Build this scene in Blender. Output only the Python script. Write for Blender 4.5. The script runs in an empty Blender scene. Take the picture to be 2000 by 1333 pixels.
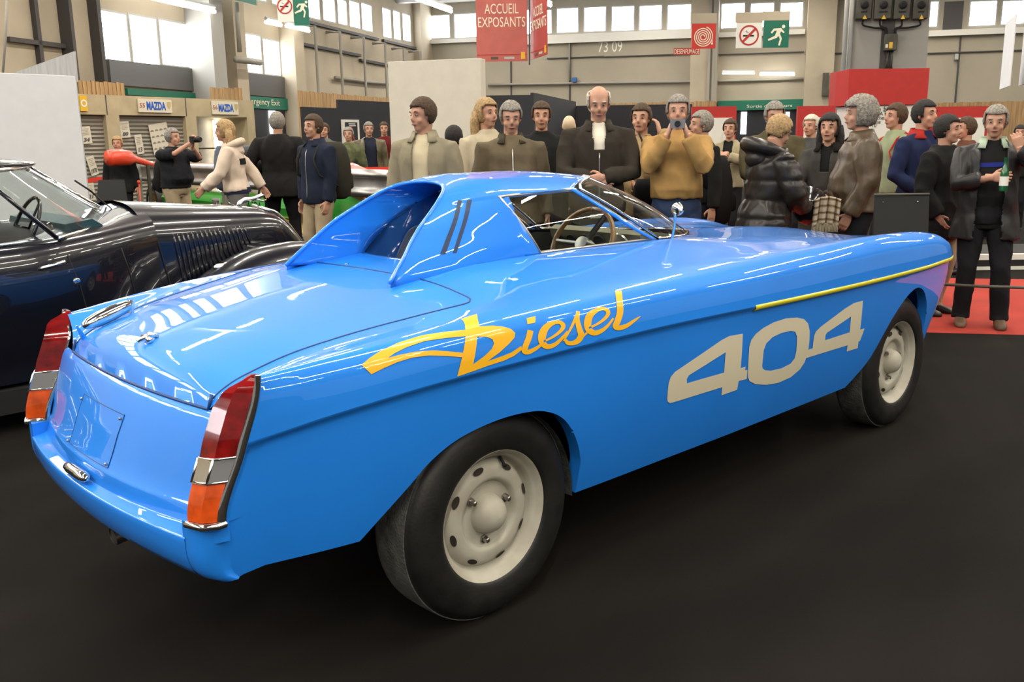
import bpy, bmesh, math, random
import numpy as np
from mathutils import Vector, Matrix
from mathutils.bvhtree import BVHTree
random.seed(7)
S = bpy.context.scene
COL = S.collection
PI = math.pi
R = math.radians

# ------------------------------------------------------------------ camera
# World frame: x = forward along the blue car (rear axle at x=0), y = its left, z = up.
CAM = np.array([-1.728, -2.597, 1.413]); YAW, PITCH, ROLL, FPX = R(46.24), R(12.38), R(-0.822), 1800.0
_f = np.array([math.cos(YAW)*math.cos(PITCH), math.sin(YAW)*math.cos(PITCH), -math.sin(PITCH)])
_r = np.array([math.sin(YAW), -math.cos(YAW), 0.0]); _u = np.cross(_r, _f)
_r2 = math.cos(ROLL)*_r + math.sin(ROLL)*_u; _u2 = -math.sin(ROLL)*_r + math.cos(ROLL)*_u
cam_data = bpy.data.cameras.new('camera'); cam = bpy.data.objects.new('camera', cam_data); COL.objects.link(cam)
cam_data.sensor_width = 36; cam_data.lens = 36*FPX/2000; cam_data.clip_start = .05; cam_data.clip_end = 300
cam.matrix_world = Matrix(((_r2[0], _u2[0], -_f[0], CAM[0]), (_r2[1], _u2[1], -_f[1], CAM[1]), (_r2[2], _u2[2], -_f[2], CAM[2]), (0, 0, 0, 1)))
S.camera = cam
FH = Vector((math.cos(YAW), math.sin(YAW), 0)); RH = Vector((math.sin(YAW), -math.cos(YAW), 0))
def at(px, py, D):
    """point seen at photo position (px,py) standing D metres ahead (horizontal depth)"""
    d = (px-1000)/FPX*_r2 + (666.5-py)/FPX*_u2 + _f
    return Vector(CAM + d*(D/(d[0]*FH.x+d[1]*FH.y)))
def floor_at(px, D):
    p = at(px, 300, D); return Vector((p.x, p.y, 0))

# ------------------------------------------------------------------ world, exposure
w = bpy.data.worlds.new('world'); S.world = w; w.use_nodes = True
bg = w.node_tree.nodes['Background']; bg.inputs[0].default_value = (1.0, .97, .93, 1); bg.inputs[1].default_value = WORLD_STRENGTH if 'WORLD_STRENGTH' in globals() else .15
S.view_settings.view_transform = 'Standard'; S.view_settings.look = 'None'; S.view_settings.gamma = 1; S.view_settings.use_curve_mapping = False
S.view_settings.exposure = 0.75

# hall frame: e1 runs along the left wall away from the camera, e2 to the right along the back wall
HA = R(31.2); E1 = Vector((math.cos(HA), math.sin(HA), 0)); E2 = Vector((math.sin(HA), -math.cos(HA), 0))
_c = at(835, 271, 42.0); CORNER = Vector((_c.x, _c.y, 0))
def hall(a, b, z=0):
    """a metres along the back wall to the right of the corner, b metres from the back wall towards the camera"""
    return CORNER + E2*a - E1*b + Vector((0, 0, z))
HZ = 7.15   # ceiling height

def area_light(loc, sx, sy, power, color, rotz, down=True, rot=None):
    d = bpy.data.lights.new('tube_light', 'AREA'); d.shape = 'RECTANGLE'; d.size = sx; d.size_y = sy; d.energy = power; d.color = color
    o = bpy.data.objects.new('tube_light', d); COL.objects.link(o); o.location = loc
    o.rotation_euler = rot if rot else (0, 0, rotz)
    return o
# rows of fluorescent fittings under the ceiling (their light; only the fittings in view are built with the hall)
TUBES = []
for b in (4, 9, 15, 22, 27, 32, 37, 42, 47, 52):  # the rows nearest the back wall are added to brighten it
    for a in (-1, 4.5, 10, 15.5, 21, 26.5):
        TUBES.append((a, b))
for a, b in TUBES:
    area_light(hall(a, b, 6.98), 3.4, .12, 150, (1, .93, .8), HA+PI/2*0)
# (daylight comes in through the glowing panes of the high windows, built with the walls)

# ------------------------------------------------------------------ helpers
def tag(o, label=None, cat=None, group=None, kind=None):
    if label: o['label'] = label
    if cat: o['category'] = cat
    if group: o['group'] = group
    if kind: o['kind'] = kind
    return o
def empty(name, loc=(0, 0, 0), rz=0, label=None, cat=None, group=None):
    o = bpy.data.objects.new(name, None); COL.objects.link(o); o.location = loc; o.rotation_euler = (0, 0, rz); o.empty_display_size = .1
    return tag(o, label, cat, group)
def link_mesh(name, me, m=None, parent=None):
    o = bpy.data.objects.new(name, me); COL.objects.link(o)
    if m is not None:
        for mm in (m if isinstance(m, (list, tuple)) else [m]): me.materials.append(mm)
    if parent is not None: o.parent = parent
    return o
def mesh(name, verts, faces, m=None, parent=None, smooth=False, midx=None, autosmooth=None):
    me = bpy.data.meshes.new(name); me.from_pydata([tuple(v) for v in verts], [], faces); me.validate(); me.update()
    o = link_mesh(name, me, m, parent)
    if midx is not None:
        for p, i in zip(me.polygons, midx): p.material_index = i
    if smooth: me.shade_smooth()
    if autosmooth is not None:
        me.set_sharp_from_angle(angle=R(autosmooth))
    return o
class MB:
    """collects shapes into one mesh"""
    def __init__(s): s.v = []; s.f = []; s.mi = []; s.cur = 0
    def add(s, vs, fs, M=None):
        n = len(s.v); s.v += [(M @ Vector(v)) if M is not None else Vector(v) for v in vs]
        s.f += [tuple(i+n for i in f) for f in fs]; s.mi += [s.cur]*len(fs); return s
    def box(s, c, d, M=None, rz=0, rx=0, ry=0):
        x, y, z = d[0]/2, d[1]/2, d[2]/2
        vs = [Vector((a*x, b*y, e*z)) for a in (-1, 1) for b in (-1, 1) for e in (-1, 1)]
        T = Matrix.Translation(c) @ Matrix.Rotation(rz, 4, 'Z') @ Matrix.Rotation(ry, 4, 'Y') @ Matrix.Rotation(rx, 4, 'X')
        if M is not None: T = M @ T
        return s.add(vs, [(0, 1, 3, 2), (4, 6, 7, 5), (0, 4, 5, 1), (2, 3, 7, 6), (0, 2, 6, 4), (1, 5, 7, 3)], T)
    def prism(s, pts, a, b, M=None):
        """polygon pts [(u,v)] extruded from a to b: returns (u, w, v) = x,y,z with y extruded"""
        n = len(pts); vs = [(u, a, v) for u, v in pts]+[(u, b, v) for u, v in pts]
        fs = [tuple(range(n)), tuple(range(2*n-1, n-1, -1))]+[(i, i+n, (i+1) % n+n, (i+1) % n) for i in range(n)]
        return s.add(vs, fs, M)
    def tube(s, pts, r, n=8, M=None, cap=True, flat=1.0, up=None):
        P = [Vector(p) for p in pts]; rr = r if isinstance(r, (list, tuple)) else [r]*len(P)
        vs = []; prev = None
        for i, p in enumerate(P):
            t = (P[min(i+1, len(P)-1)]-P[max(i-1, 0)]); t = t.normalized() if t.length > 1e-9 else Vector((0, 0, 1))
            if prev is None:
                a = Vector(up) if up is not None else (Vector((0, 0, 1)) if abs(t.z) < .9 else Vector((1, 0, 0)))
                u = (a-t*a.dot(t)).normalized()
            else:
                u = (prev-t*prev.dot(t)); u = u.normalized() if u.length > 1e-6 else prev
            prev = u; v = t.cross(u)
            for k in range(n):
                an = 2*PI*k/n; vs.append(p+u*math.cos(an)*rr[i]+v*math.sin(an)*rr[i]*flat)
        m = len(P); fs = [(i*n+k, i*n+(k+1) % n, (i+1)*n+(k+1) % n, (i+1)*n+k) for i in range(m-1) for k in range(n)]
        if cap: fs += [tuple(range(n-1, -1, -1)), tuple((m-1)*n+k for k in range(n))]
        return s.add(vs, fs, M)
    def lathe(s, prof, n=32, M=None, cap=False):
        """prof [(r,h)] turned about local z"""
        vs = [(r*math.cos(2*PI*k/n), r*math.sin(2*PI*k/n), h) for r, h in prof for k in range(n)]
        m = len(prof); fs = [(i*n+k, i*n+(k+1) % n, (i+1)*n+(k+1) % n, (i+1)*n+k) for i in range(m-1) for k in range(n)]
        if cap: fs += [tuple(range(n-1, -1, -1)), tuple((m-1)*n+k for k in range(n))]
        return s.add(vs, fs, M)
    def ball(s, c, r, n=12, M=None):
        rx, ry, rz = r if isinstance(r, (list, tuple)) else (r, r, r)
        h = max(4, n//2); vs = [(c[0], c[1], c[2]-rz)]
        for i in range(1, h):
            a = -PI/2+PI*i/h
            for k in range(n): vs.append((c[0]+rx*math.cos(a)*math.cos(2*PI*k/n), c[1]+ry*math.cos(a)*math.sin(2*PI*k/n), c[2]+rz*math.sin(a)))
        vs.append((c[0], c[1], c[2]+rz)); L = len(vs)-1
        fs = [(0, 1+(k+1) % n, 1+k) for k in range(n)]+[(L, L-n+k, L-n+(k+1) % n) for k in range(n)]
        fs += [(1+i*n+k, 1+i*n+(k+1) % n, 1+(i+1)*n+(k+1) % n, 1+(i+1)*n+k) for i in range(h-2) for k in range(n)]
        return s.add(vs, fs, M)
    def grid(s, G, M=None, flip=False):
        n, m = len(G), len(G[0]); vs = [p for row in G for p in row]
        fs = [(i*m+j, (i+1)*m+j, (i+1)*m+j+1, i*m+j+1) if not flip else (i*m+j, i*m+j+1, (i+1)*m+j+1, (i+1)*m+j) for i in range(n-1) for j in range(m-1)]
        return s.add(vs, fs, M)
    def build(s, name, m=None, parent=None, smooth=False, sharp=None, bevel=0, merge=0):
        if merge or bevel:
            bm = bmesh.new(); vv = [bm.verts.new(v) for v in s.v]
            for f, i in zip(s.f, s.mi):
                try: ff = bm.faces.new([vv[k] for k in f]); ff.material_index = i
                except ValueError: pass
            if merge: bmesh.ops.remove_doubles(bm, verts=bm.verts, dist=merge)
            me = bpy.data.meshes.new(name); bm.to_mesh(me); bm.free(); o = link_mesh(name, me, m, parent)
            if smooth: me.shade_smooth()
        else:
            o = mesh(name, s.v, s.f, m, parent, smooth, s.mi)
        if sharp is not None: o.data.set_sharp_from_angle(angle=R(sharp))
        if bevel:
            md = o.modifiers.new('bevel', 'BEVEL'); md.width = bevel; md.segments = 2; md.limit_method = 'ANGLE'; md.angle_limit = R(35); md.harden_normals = False
            o.data.shade_smooth(); o.data.set_sharp_from_angle(angle=R(50))
        return o
def solidify(o, t, off=-1):
    m = o.modifiers.new('solid', 'SOLIDIFY'); m.thickness = t; m.offset = off; return o

def cubic(xs, ys, q):
    """piecewise cubic through points (finite-difference tangents, limited)"""
    xs = np.asarray(xs, float); ys = np.asarray(ys, float); q = np.asarray(q, float)
    h = np.diff(xs); d = np.diff(ys)/h; m = np.zeros_like(ys); m[0] = d[0]; m[-1] = d[-1]
    for i in range(1, len(xs)-1):
        m[i] = 0 if d[i-1]*d[i] <= 0 else 3*(h[i-1]+h[i])/((2*h[i]+h[i-1])/d[i-1]+(h[i]+2*h[i-1])/d[i])
    i = np.clip(np.searchsorted(xs, q)-1, 0, len(h)-1); t = np.clip((q-xs[i])/h[i], 0, 1)
    return (2*t**3-3*t**2+1)*ys[i]+(t**3-2*t**2+t)*h[i]*m[i]+(-2*t**3+3*t**2)*ys[i+1]+(t**3-t**2)*h[i]*m[i+1]
def catmull(P, n):
    """smooth dense curve through control points P (list of vectors), n samples per span"""
    P = np.asarray(P, float); Q = np.vstack([2*P[0]-P[1], P, 2*P[-1]-P[-2]]); out = []
    for i in range(1, len(Q)-2):
        p0, p1, p2, p3 = Q[i-1], Q[i], Q[i+1], Q[i+2]
        for t in np.linspace(0, 1, n, endpoint=False):
            out.append(.5*((2*p1)+(-p0+p2)*t+(2*p0-5*p1+4*p2-p3)*t*t+(-p0+3*p1-3*p2+p3)*t**3))
    out.append(P[-1]); return np.array(out)
def sst(a, b, x): t = np.clip((x-a)/(b-a), 0, 1); return t*t*(3-2*t)


# ------------------------------------------------------------------ materials
def mat(name, col, rough=.6, metal=0, coat=0, coat_rough=.04, spec=.5, noise=0, nscale=8, bump=0, bscale=60, emit=None, estr=1, trans=0, ior=1.45, sheen=0, ncol=None, stretch=None):
    m = bpy.data.materials.new(name); m.use_nodes = True; nt = m.node_tree; b = nt.nodes['Principled BSDF']
    c = (*col, 1) if len(col) == 3 else col
    b.inputs['Base Color'].default_value = c; b.inputs['Roughness'].default_value = rough; b.inputs['Metallic'].default_value = metal
    b.inputs['Coat Weight'].default_value = coat; b.inputs['Coat Roughness'].default_value = coat_rough; b.inputs['Specular IOR Level'].default_value = spec
    b.inputs['IOR'].default_value = ior; b.inputs['Transmission Weight'].default_value = trans; b.inputs['Sheen Weight'].default_value = sheen
    if emit: b.inputs['Emission Color'].default_value = (*emit, 1); b.inputs['Emission Strength'].default_value = estr
    if noise or bump:
        tc = nt.nodes.new('ShaderNodeTexCoord'); mp = nt.nodes.new('ShaderNodeMapping'); nt.links.new(tc.outputs['Object'], mp.inputs[0])
        if stretch: mp.inputs['Scale'].default_value = stretch
    if noise:
        n = nt.nodes.new('ShaderNodeTexNoise'); n.inputs['Scale'].default_value = nscale; n.inputs['Detail'].default_value = 6; nt.links.new(mp.outputs[0], n.inputs['Vector'])
        r = nt.nodes.new('ShaderNodeMix'); r.data_type = 'RGBA'; r.clamp_factor = True
        d = ncol if ncol else tuple(max(0, v*(1-noise)) for v in col); l = col if ncol else tuple(min(1, v*(1+noise)) for v in col)
        r.inputs['A'].default_value = (*d, 1); r.inputs['B'].default_value = (*l, 1)
        mr = nt.nodes.new('ShaderNodeMapRange'); mr.inputs['From Min'].default_value = .3; mr.inputs['From Max'].default_value = .7
        nt.links.new(n.outputs['Fac'], mr.inputs['Value']); nt.links.new(mr.outputs[0], r.inputs['Factor']); nt.links.new(r.outputs['Result'], b.inputs['Base Color'])
    if bump:
        n2 = nt.nodes.new('ShaderNodeTexNoise'); n2.inputs['Scale'].default_value = bscale; n2.inputs['Detail'].default_value = 4; nt.links.new(mp.outputs[0], n2.inputs['Vector'])
        bp = nt.nodes.new('ShaderNodeBump'); bp.inputs['Strength'].default_value = bump; bp.inputs['Distance'].default_value = .01
        nt.links.new(n2.outputs['Fac'], bp.inputs['Height']); nt.links.new(bp.outputs[0], b.inputs['Normal'])
    return m
def glass(name, tint=(.85, .9, .88), rough=0.0, alpha=.25):
    """thin glazing: mirror sheen over a mostly clear tinted pane"""
    m = bpy.data.materials.new(name); m.use_nodes = True; nt = m.node_tree
    for n in list(nt.nodes): nt.nodes.remove(n)
    out = nt.nodes.new('ShaderNodeOutputMaterial'); mix = nt.nodes.new('ShaderNodeMixShader'); t = nt.nodes.new('ShaderNodeBsdfTransparent'); g = nt.nodes.new('ShaderNodeBsdfGlossy')
    fr = nt.nodes.new('ShaderNodeFresnel'); geo = nt.nodes.new('ShaderNodeNewGeometry'); mi = nt.nodes.new('ShaderNodeMapRange'); mi.inputs['To Min'].default_value = 1.5; mi.inputs['To Max'].default_value = 1/1.5; nt.links.new(geo.outputs['Backfacing'], mi.inputs['Value']); nt.links.new(mi.outputs[0], fr.inputs[0])
    ad = nt.nodes.new('ShaderNodeMath'); ad.operation = 'ADD'; ad.use_clamp = True; ad.inputs[1].default_value = alpha*.15
    t.inputs[0].default_value = (*tint, 1); g.inputs['Roughness'].default_value = rough; g.inputs[0].default_value = (1, 1, 1, 1)
    nt.links.new(fr.outputs[0], ad.inputs[0]); nt.links.new(ad.outputs[0], mix.inputs[0]); nt.links.new(t.outputs[0], mix.inputs[1]); nt.links.new(g.outputs[0], mix.inputs[2]); nt.links.new(mix.outputs[0], out.inputs[0])
    return m
M = {}
M['paint'] = mat('blue_paint', (.012, .215, .80), rough=.5, spec=.25, coat=1, coat_rough=.012, noise=.04, nscale=3)
M['paint'].node_tree.nodes['Principled BSDF'].inputs['Coat IOR'].default_value = 1.7
M['paint_dark'] = mat('blue_paint_seam', (.004, .04, .16), rough=.5)
M['yellow'] = mat('yellow_stripe_paint', (.62, .56, .02), rough=.4, coat=.6)
M['orange_yellow'] = mat('amber_yellow_lettering', (.86, .44, .012), rough=.4, coat=1)
M['cream'] = mat('cream_lettering', (.66, .60, .44), rough=.45, coat=.5)
M['chrome'] = mat('chrome', (.82, .8, .76), rough=.09, metal=1)
M['chrome_dull'] = mat('dull_steel', (.42, .4, .37), rough=.32, metal=1)
M['rubber'] = mat('tyre_rubber', (.010, .0095, .009), rough=.5, noise=.35, nscale=14, bump=.08, bscale=90)
M['tread'] = mat('dusty_tread_rubber', (.085, .085, .08), rough=.85, noise=.4, nscale=30, bump=.5, bscale=120)
M['wheel_white'] = mat('off_white_wheel_paint', (.45, .43, .36), rough=.5, noise=.14, nscale=9, ncol=(.33, .30, .24))
M['black'] = mat('matt_black', (.006, .006, .006), rough=.7)
M['hole'] = mat('dark_opening', (.02, .014, .01), rough=.9)
M['liner'] = mat('grey_wheel_arch_liner', (.05, .055, .05), rough=.95, noise=.5, nscale=25, bump=.4)
M['red_lens'] = mat('red_lens', (.17, .004, .004), rough=.12, coat=1, coat_rough=.02, noise=.5, nscale=25)
M['amber_lens'] = mat('amber_lens', (.62, .075, .008), rough=.15, coat=1, coat_rough=.02, noise=.3, nscale=22)
M['reflector'] = mat('ribbed_reflector', (.35, .09, .07), rough=.3, coat=1)
M['glass'] = glass('clear_glass')
M['rear_glass'] = mat('dark_tinted_glass', (.004, .012, .03), rough=.06, coat=1)
M['slot'] = mat('dark_slot', (.003, .02, .07), rough=.5)
# ================================================================== HALL
M['carpet'] = mat('black_carpet', (.0125, .0105, .0088), rough=.95, spec=.12, noise=.5, nscale=.55, ncol=(.0042, .0038, .0035), stretch=(1, 2.2, 1), bump=.3, bscale=260)
M['red_carpet'] = mat('red_carpet', (.34, .026, .014), rough=.95, noise=.15, nscale=3, bump=.2, bscale=200)
M['wall'] = mat('warm_grey_concrete', (.42, .36, .27), rough=.9, noise=.12, nscale=.7)
M['wall_back'] = mat('pale_warm_concrete', (.36, .32, .25), rough=.9, noise=.08, nscale=.6)
M['wall_light'] = mat('pale_grey_concrete', (.36, .35, .32), rough=.85, noise=.1, nscale=.8)
M['wall_dark'] = mat('dark_grey_paint', (.055, .05, .048), rough=.6)
M['ceiling'] = mat('grey_ceiling', (.60, .59, .57), rough=.9, noise=.1, nscale=.6)
M['frame'] = mat('pale_window_frame', (.42, .42, .40), rough=.6)
M['daylight'] = mat('bright_daylight_glazing', (.9, .92, .95), rough=.4, emit=(.93, .96, 1.0), estr=7)
M['tube'] = mat('lit_fluorescent_tube', (.9, .9, .85), emit=(1, .95, .84), estr=9)
M['pipe'] = mat('painted_pipe', (.30, .28, .24), rough=.5)
M['wood_board'] = mat('pine_boards', (.40, .245, .11), rough=.7, noise=.3, nscale=3, stretch=(6, 6, .4))
M['white_panel'] = mat('white_partition', (.62, .63, .66), rough=.7, noise=.03)
M['cream_panel'] = mat('cream_partition', (.56, .52, .44), rough=.7, noise=.04)
M['green'] = mat('green_sign', (.008, .135, .085), rough=.5)
M['red'] = mat('red_partition', (.42, .024, .020), rough=.65, noise=.06)
M['white'] = mat('white_sign', (.72, .70, .64), rough=.5)
M['offwhite_text'] = mat('pale_lettering', (.75, .70, .55), rough=.5)
M['dark_panel'] = mat('black_partition', (.012, .013, .018), rough=.6, noise=.2, nscale=2)
class Wall:
    """a vertical plane through P0 along u; w points towards the viewer"""
    def __init__(s, P0, u):
        s.P = Vector((P0.x, P0.y, 0)); s.u = Vector((u.x, u.y, 0)).normalized(); s.w = Vector((s.u.y, -s.u.x, 0))
        c = Vector(CAM)-s.P
        if c.dot(s.w) < 0: s.w = -s.w
    def px(s, x, y):
        d = Vector(((x-1000)/FPX*_r2+(666.5-y)/FPX*_u2+_f)); t = (s.P-Vector(CAM)).dot(s.w)/d.dot(s.w); q = Vector(CAM)+d*t
        return (q-s.P).dot(s.u), q.z
    def pt(s, a, z, d=0): return s.P+s.u*a+s.w*d+Vector((0, 0, z))
    def mx(s, a, z, d=0):   # local x=u, y=up, z=towards the viewer
        q = s.pt(a, z, d); sg = 1
        u = s.u if s.u.cross(Vector((0, 0, 1))).dot(s.w) > 0 else -s.u
        return Matrix(((u.x, 0, s.w.x, q.x), (u.y, 0, s.w.y, q.y), (0, 1, 0, q.z), (0, 0, 0, 1)))
    def box(s, mb, a0, a1, z0, z1, d0, d1):
        vs = [s.pt(a, z, d) for a in (a0, a1) for d in (d0, d1) for z in (z0, z1)]
        return mb.add(vs, [(0, 1, 3, 2), (4, 6, 7, 5), (0, 4, 5, 1), (2, 3, 7, 6), (0, 2, 6, 4), (1, 5, 7, 3)])
    def pbox(s, mb, x0, y0, x1, y1, d0=0, d1=.02):
        xm, ym = (x0+x1)/2, (y0+y1)/2
        a0, a1 = s.px(x0, ym)[0], s.px(x1, ym)[0]; z1, z0 = s.px(xm, y0)[1], s.px(xm, y1)[1]
        return s.box(mb, min(a0, a1), max(a0, a1), z0, z1, d0, d1)
def WB(wall, name, rect, d, m, parent=None, loc=None, **k):
    mb = MB(); wall.pbox(mb, *rect, *d); return mb.build(name, m, parent, **k)
def text_mesh(name, s, size, M4, m, parent=None, width=None, ext=.002, align='CENTER', shear=0, bold=0, space=1.0):
    c = bpy.data.curves.new(name, 'FONT'); c.body = s; c.size = size; c.align_x = align; c.align_y = 'CENTER'; c.extrude = ext; c.resolution_u = 3; c.shear = shear; c.offset = bold; c.space_character = space
    o = bpy.data.objects.new(name+'_tmp', c); COL.objects.link(o); dg = bpy.context.evaluated_depsgraph_get(); me = bpy.data.meshes.new_from_object(o.evaluated_get(dg))
    bpy.data.objects.remove(o); bpy.data.curves.remove(c)
    xs = [v.co.x for v in me.vertices]; w = max(xs)-min(xs); cx = (max(xs)+min(xs))/2
    ys_ = [v.co.y for v in me.vertices]; cy = (max(ys_)+min(ys_))/2
    f = (width/w) if width else 1
    me.materials.clear(); me.transform(M4 @ Matrix.Diagonal((f, 1, 1, 1)) @ Matrix.Translation((-cx if align == 'CENTER' else 0, -cy, 0)))
    return link_mesh(name, me, m, parent)
def disc(mb, M4, r0, r1, n=28, z=0, a0=0, a1=2*PI):
    ang = np.linspace(a0, a1, n+1)
    vs = [M4 @ Vector((r*math.cos(a), r*math.sin(a), z)) for r in (r0, r1) for a in ang]
    return mb.add(vs, [(k, k+n+1, k+n+2, k+1) for k in range(n)])
def poly(mb, M4, pts, z=0):
    mb.add([M4 @ Vector((x, y, z)) for x, y in pts], [tuple(range(len(pts)))]); return mb
def thing_at(name, objs, label, cat, group=None):
    """Empty at the base of finished meshes; they keep their place"""
    pts = [v.co for o in objs for v in o.data.vertices]; c = Vector((sum(p.x for p in pts)/len(pts), sum(p.y for p in pts)/len(pts), min(p.z for p in pts)))
    e = empty(name, c, 0, label, cat, group)
    for o in objs:
        o.parent = e; o.location = -c
    return e

_m = MB(); _m.add([hall(-14, 70), hall(48, 70), hall(48, -.1), hall(-14, -.1)], [(0, 1, 2, 3)]); tag(_m.build('floor', M['carpet']), kind='structure')
LW = Wall(CORNER, -E1); BWl = Wall(CORNER, E2)
# red carpet of the aisle, thin white edge line towards the black stand floor
A = Vector((4.94, .049, 0)); Bv = Vector((5.317, -.497, 0)); ud = (Bv-A).normalized(); nd = Vector((-ud.y, ud.x, 0))
if nd.dot(FH) < 0: nd = -nd
_m = MB(); P0 = A-ud*1.2; P1 = A+ud*9
_m.add([P0+Vector((0, 0, .0005)), P1+Vector((0, 0, .0005)), P1+nd*2.75+Vector((0, 0, .0005)), P0+nd*2.75+Vector((0, 0, .0005)), P0+Vector((0, 0, .002)), P1+Vector((0, 0, .002)), P1+nd*2.75+Vector((0, 0, .002)), P0+nd*2.75+Vector((0, 0, .002))], [(4, 5, 6, 7), (0, 1, 5, 4), (1, 2, 6, 5), (2, 3, 7, 6), (3, 0, 4, 7)])
tag(_m.build('aisle_carpet', M['red_carpet']), 'bright red carpet strip in the aisle beyond the nose of the blue car', 'carpet')
# ---- ceiling
_m = MB(); LWt = .3
_m.add([hall(-1, 70, HZ), hall(48, 70, HZ), hall(48, -.3, HZ), hall(-1, -.3, HZ)], [(0, 3, 2, 1)])
for b in range(3, 70, 6): BWl.box(_m, -1, 48, HZ-.35, HZ, b-.15, b+.15)
tag(_m.build('ceiling', M['ceiling']), kind='structure')
# ---- back wall
def wall_with_openings(name, W, a0, a1, z0, z1, holes, m, t=.3):
    """solid wall of thickness t behind the plane, holes = [(a0,a1,z0,z1)] cut out"""
    mb = MB(); za = sorted({z0, z1, *[h[2] for h in holes], *[h[3] for h in holes]})
    aa = sorted({a0, a1, *[h[0] for h in holes], *[h[1] for h in holes]})
    for i in range(len(za)-1):
        run = None
        for j in range(len(aa)-1):
            am, zm = (aa[j]+aa[j+1])/2, (za[i]+za[i+1])/2
            solid = not any(h[0] < am < h[1] and h[2] < zm < h[3] for h in holes)
            if solid: run = (run[0] if run else aa[j], aa[j+1])
            if (not solid or j == len(aa)-2) and run:
                W.box(mb, run[0], run[1], za[i], za[i+1], -t, 0); run = None
    return tag(mb.build(name, m), kind='structure')
back_panes = [(836, 880, 28, 76), (886, 932, 25, 75), (944, 990, 20, 71), (1000, 1038, 18, 69), (1065, 1079, 17, 67), (1086, 1131, 14, 65), (1139, 1185, 12, 63), (1193, 1240, 10.5, 61.5), (1247, 1294, 9, 60), (1302, 1351, 7, 59), (1407, 1456, 4.5, 56.5), (1464, 1513, 4, 55), (1522, 1570, 3, 54), (1700, 1750, 2, 54), (1760, 1800, 2, 54), (1812, 1834, 1, 54), (1892, 1948, 0, 52), (1955, 2004, -1, 49), (2012, 2060, -2, 47)]
zt = [BWl.px((p[0]+p[1])/2, p[2])[1] for p in back_panes]; zb_ = [BWl.px((p[0]+p[1])/2, p[3])[1] for p in back_panes]
ZT, ZB = 6.78, 5.42
holes = []
for k, p in enumerate(back_panes):
    a0, a1 = BWl.px(p[0], (p[2]+p[3])/2)[0], BWl.px(p[1], (p[2]+p[3])/2)[0]; holes.append((a0, a1, zb_[k], zt[k]))
wall_with_openings('wall_back', BWl, -1, 48, 0, HZ, holes, M['wall_back'])
wn = 1
def window_unit(W, h, n):
    e = MB(); W.box(e, h[0]-.02, h[1]+.02, h[2]-.02, h[3]+.02, -.12, -.10); g = e.build('window_%d' % n, M['daylight'])
    fr = MB(); t = .05
    W.box(fr, h[0], h[1], h[2], h[2]+t, -.10, .01); W.box(fr, h[0], h[1], h[3]-t, h[3], -.10, .01); W.box(fr, h[0], h[0]+t, h[2]+t, h[3]-t, -.10, .01); W.box(fr, h[1]-t, h[1], h[2]+t, h[3]-t, -.10, .01)
    fr.build('window_frame', M['frame'], g); tag(g, kind='structure')
for h in holes: window_unit(BWl, h, wn); wn += 1
_m = MB()
for (x0, y0, x1, y1) in ((836, 81, 945, 75), (945, 76, 1352, 69), (1398, 66, 1572, 61), (1812, 62, 2010, 58)):
    a0, z = BWl.px(x0, y0); a1, z2 = BWl.px(x1, y1); BWl.box(_m, a0, a1, min(z, z2)-.12, max(z, z2)+.02, 0, .22)
tag(_m.build('trim_1', M['white']), kind='structure')
_m = MB()      # panel joints and ledges of the back wall
for (x0, x1, y) in ((1069, 1180, 114), (1180, 1355, 111), (1400, 1570, 107), (1572, 1655, 106), (1812, 2010, 104)):
    a0, z = BWl.px(x0, y); a1, _ = BWl.px(x1, y); BWl.box(_m, a0, a1, z-.03, z+.01, 0, .09)
for x in (1113, 1368, 1873, 998):
    a0, z = BWl.px(x, 110); BWl.box(_m, a0-.03, a0+.03, 0, BWl.px(x, 72)[1], 0, .05)
tag(_m.build('trim_2', M['wall_dark']), kind='structure')
_m = MB()
for (x0, x1, y0, y1) in ((1350, 1402, -10, 300), (1571, 1626, -10, 300)):
    BWl.pbox(_m, x0, y0, x1, y1, 0, .55)
tag(_m.build('trim_3', M['wall']), kind='structure')
_m = MB()
for x in (1384, 1393, 1397): a, z = BWl.px(x, 200); BWl.box(_m, a-.05, a+.05, 0, HZ, .55, .65)
tag(_m.build('trim_4', M['pipe']), kind='structure')
# pipe run along the back wall
def thing_mesh(name, mb, m, label, cat, group=None, **k): return tag(mb.build(name, m, None, **k), label, cat, group)
_m = MB(); P = [BWl.pt(BWl.px(x, y)[0], BWl.px(x, y)[1], .12) for x, y in ((955, 166), (1030, 164.5), (1387, 159), (1569, 154))]; _m.tube(P, .055, 8)
thing_mesh('wall_pipe', _m, M['pipe'], 'long horizontal grey conduit along the back wall above the hoardings', 'pipe', smooth=True)
_m = MB(); P = [BWl.pt(BWl.px(x, y)[0], BWl.px(x, y)[1], .12) for x, y in ((1113, 76), (1113, 158))]; _m.tube(P, .035, 8)
thing_mesh('wall_pipe', _m, M['pipe'], 'thin vertical conduit on the back wall left of the painted 73 09', 'pipe', smooth=True)
_m = MB(); BWl.pbox(_m, 1120, 152, 1128, 161, .1, .3); thing_mesh('junction_box', _m, mat('blue_plastic', (.03, .12, .35)), 'small blue junction box on the back wall conduit', 'box')
a, z = BWl.px(1192, 91); tag(text_mesh('wall_number', '73 09', .62, BWl.mx(a, z, .012), mat('faded_white_paint', (.85, .82, .74)), width=1.0), 'pale number 73 09 painted high on the back wall', 'lettering')
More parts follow.
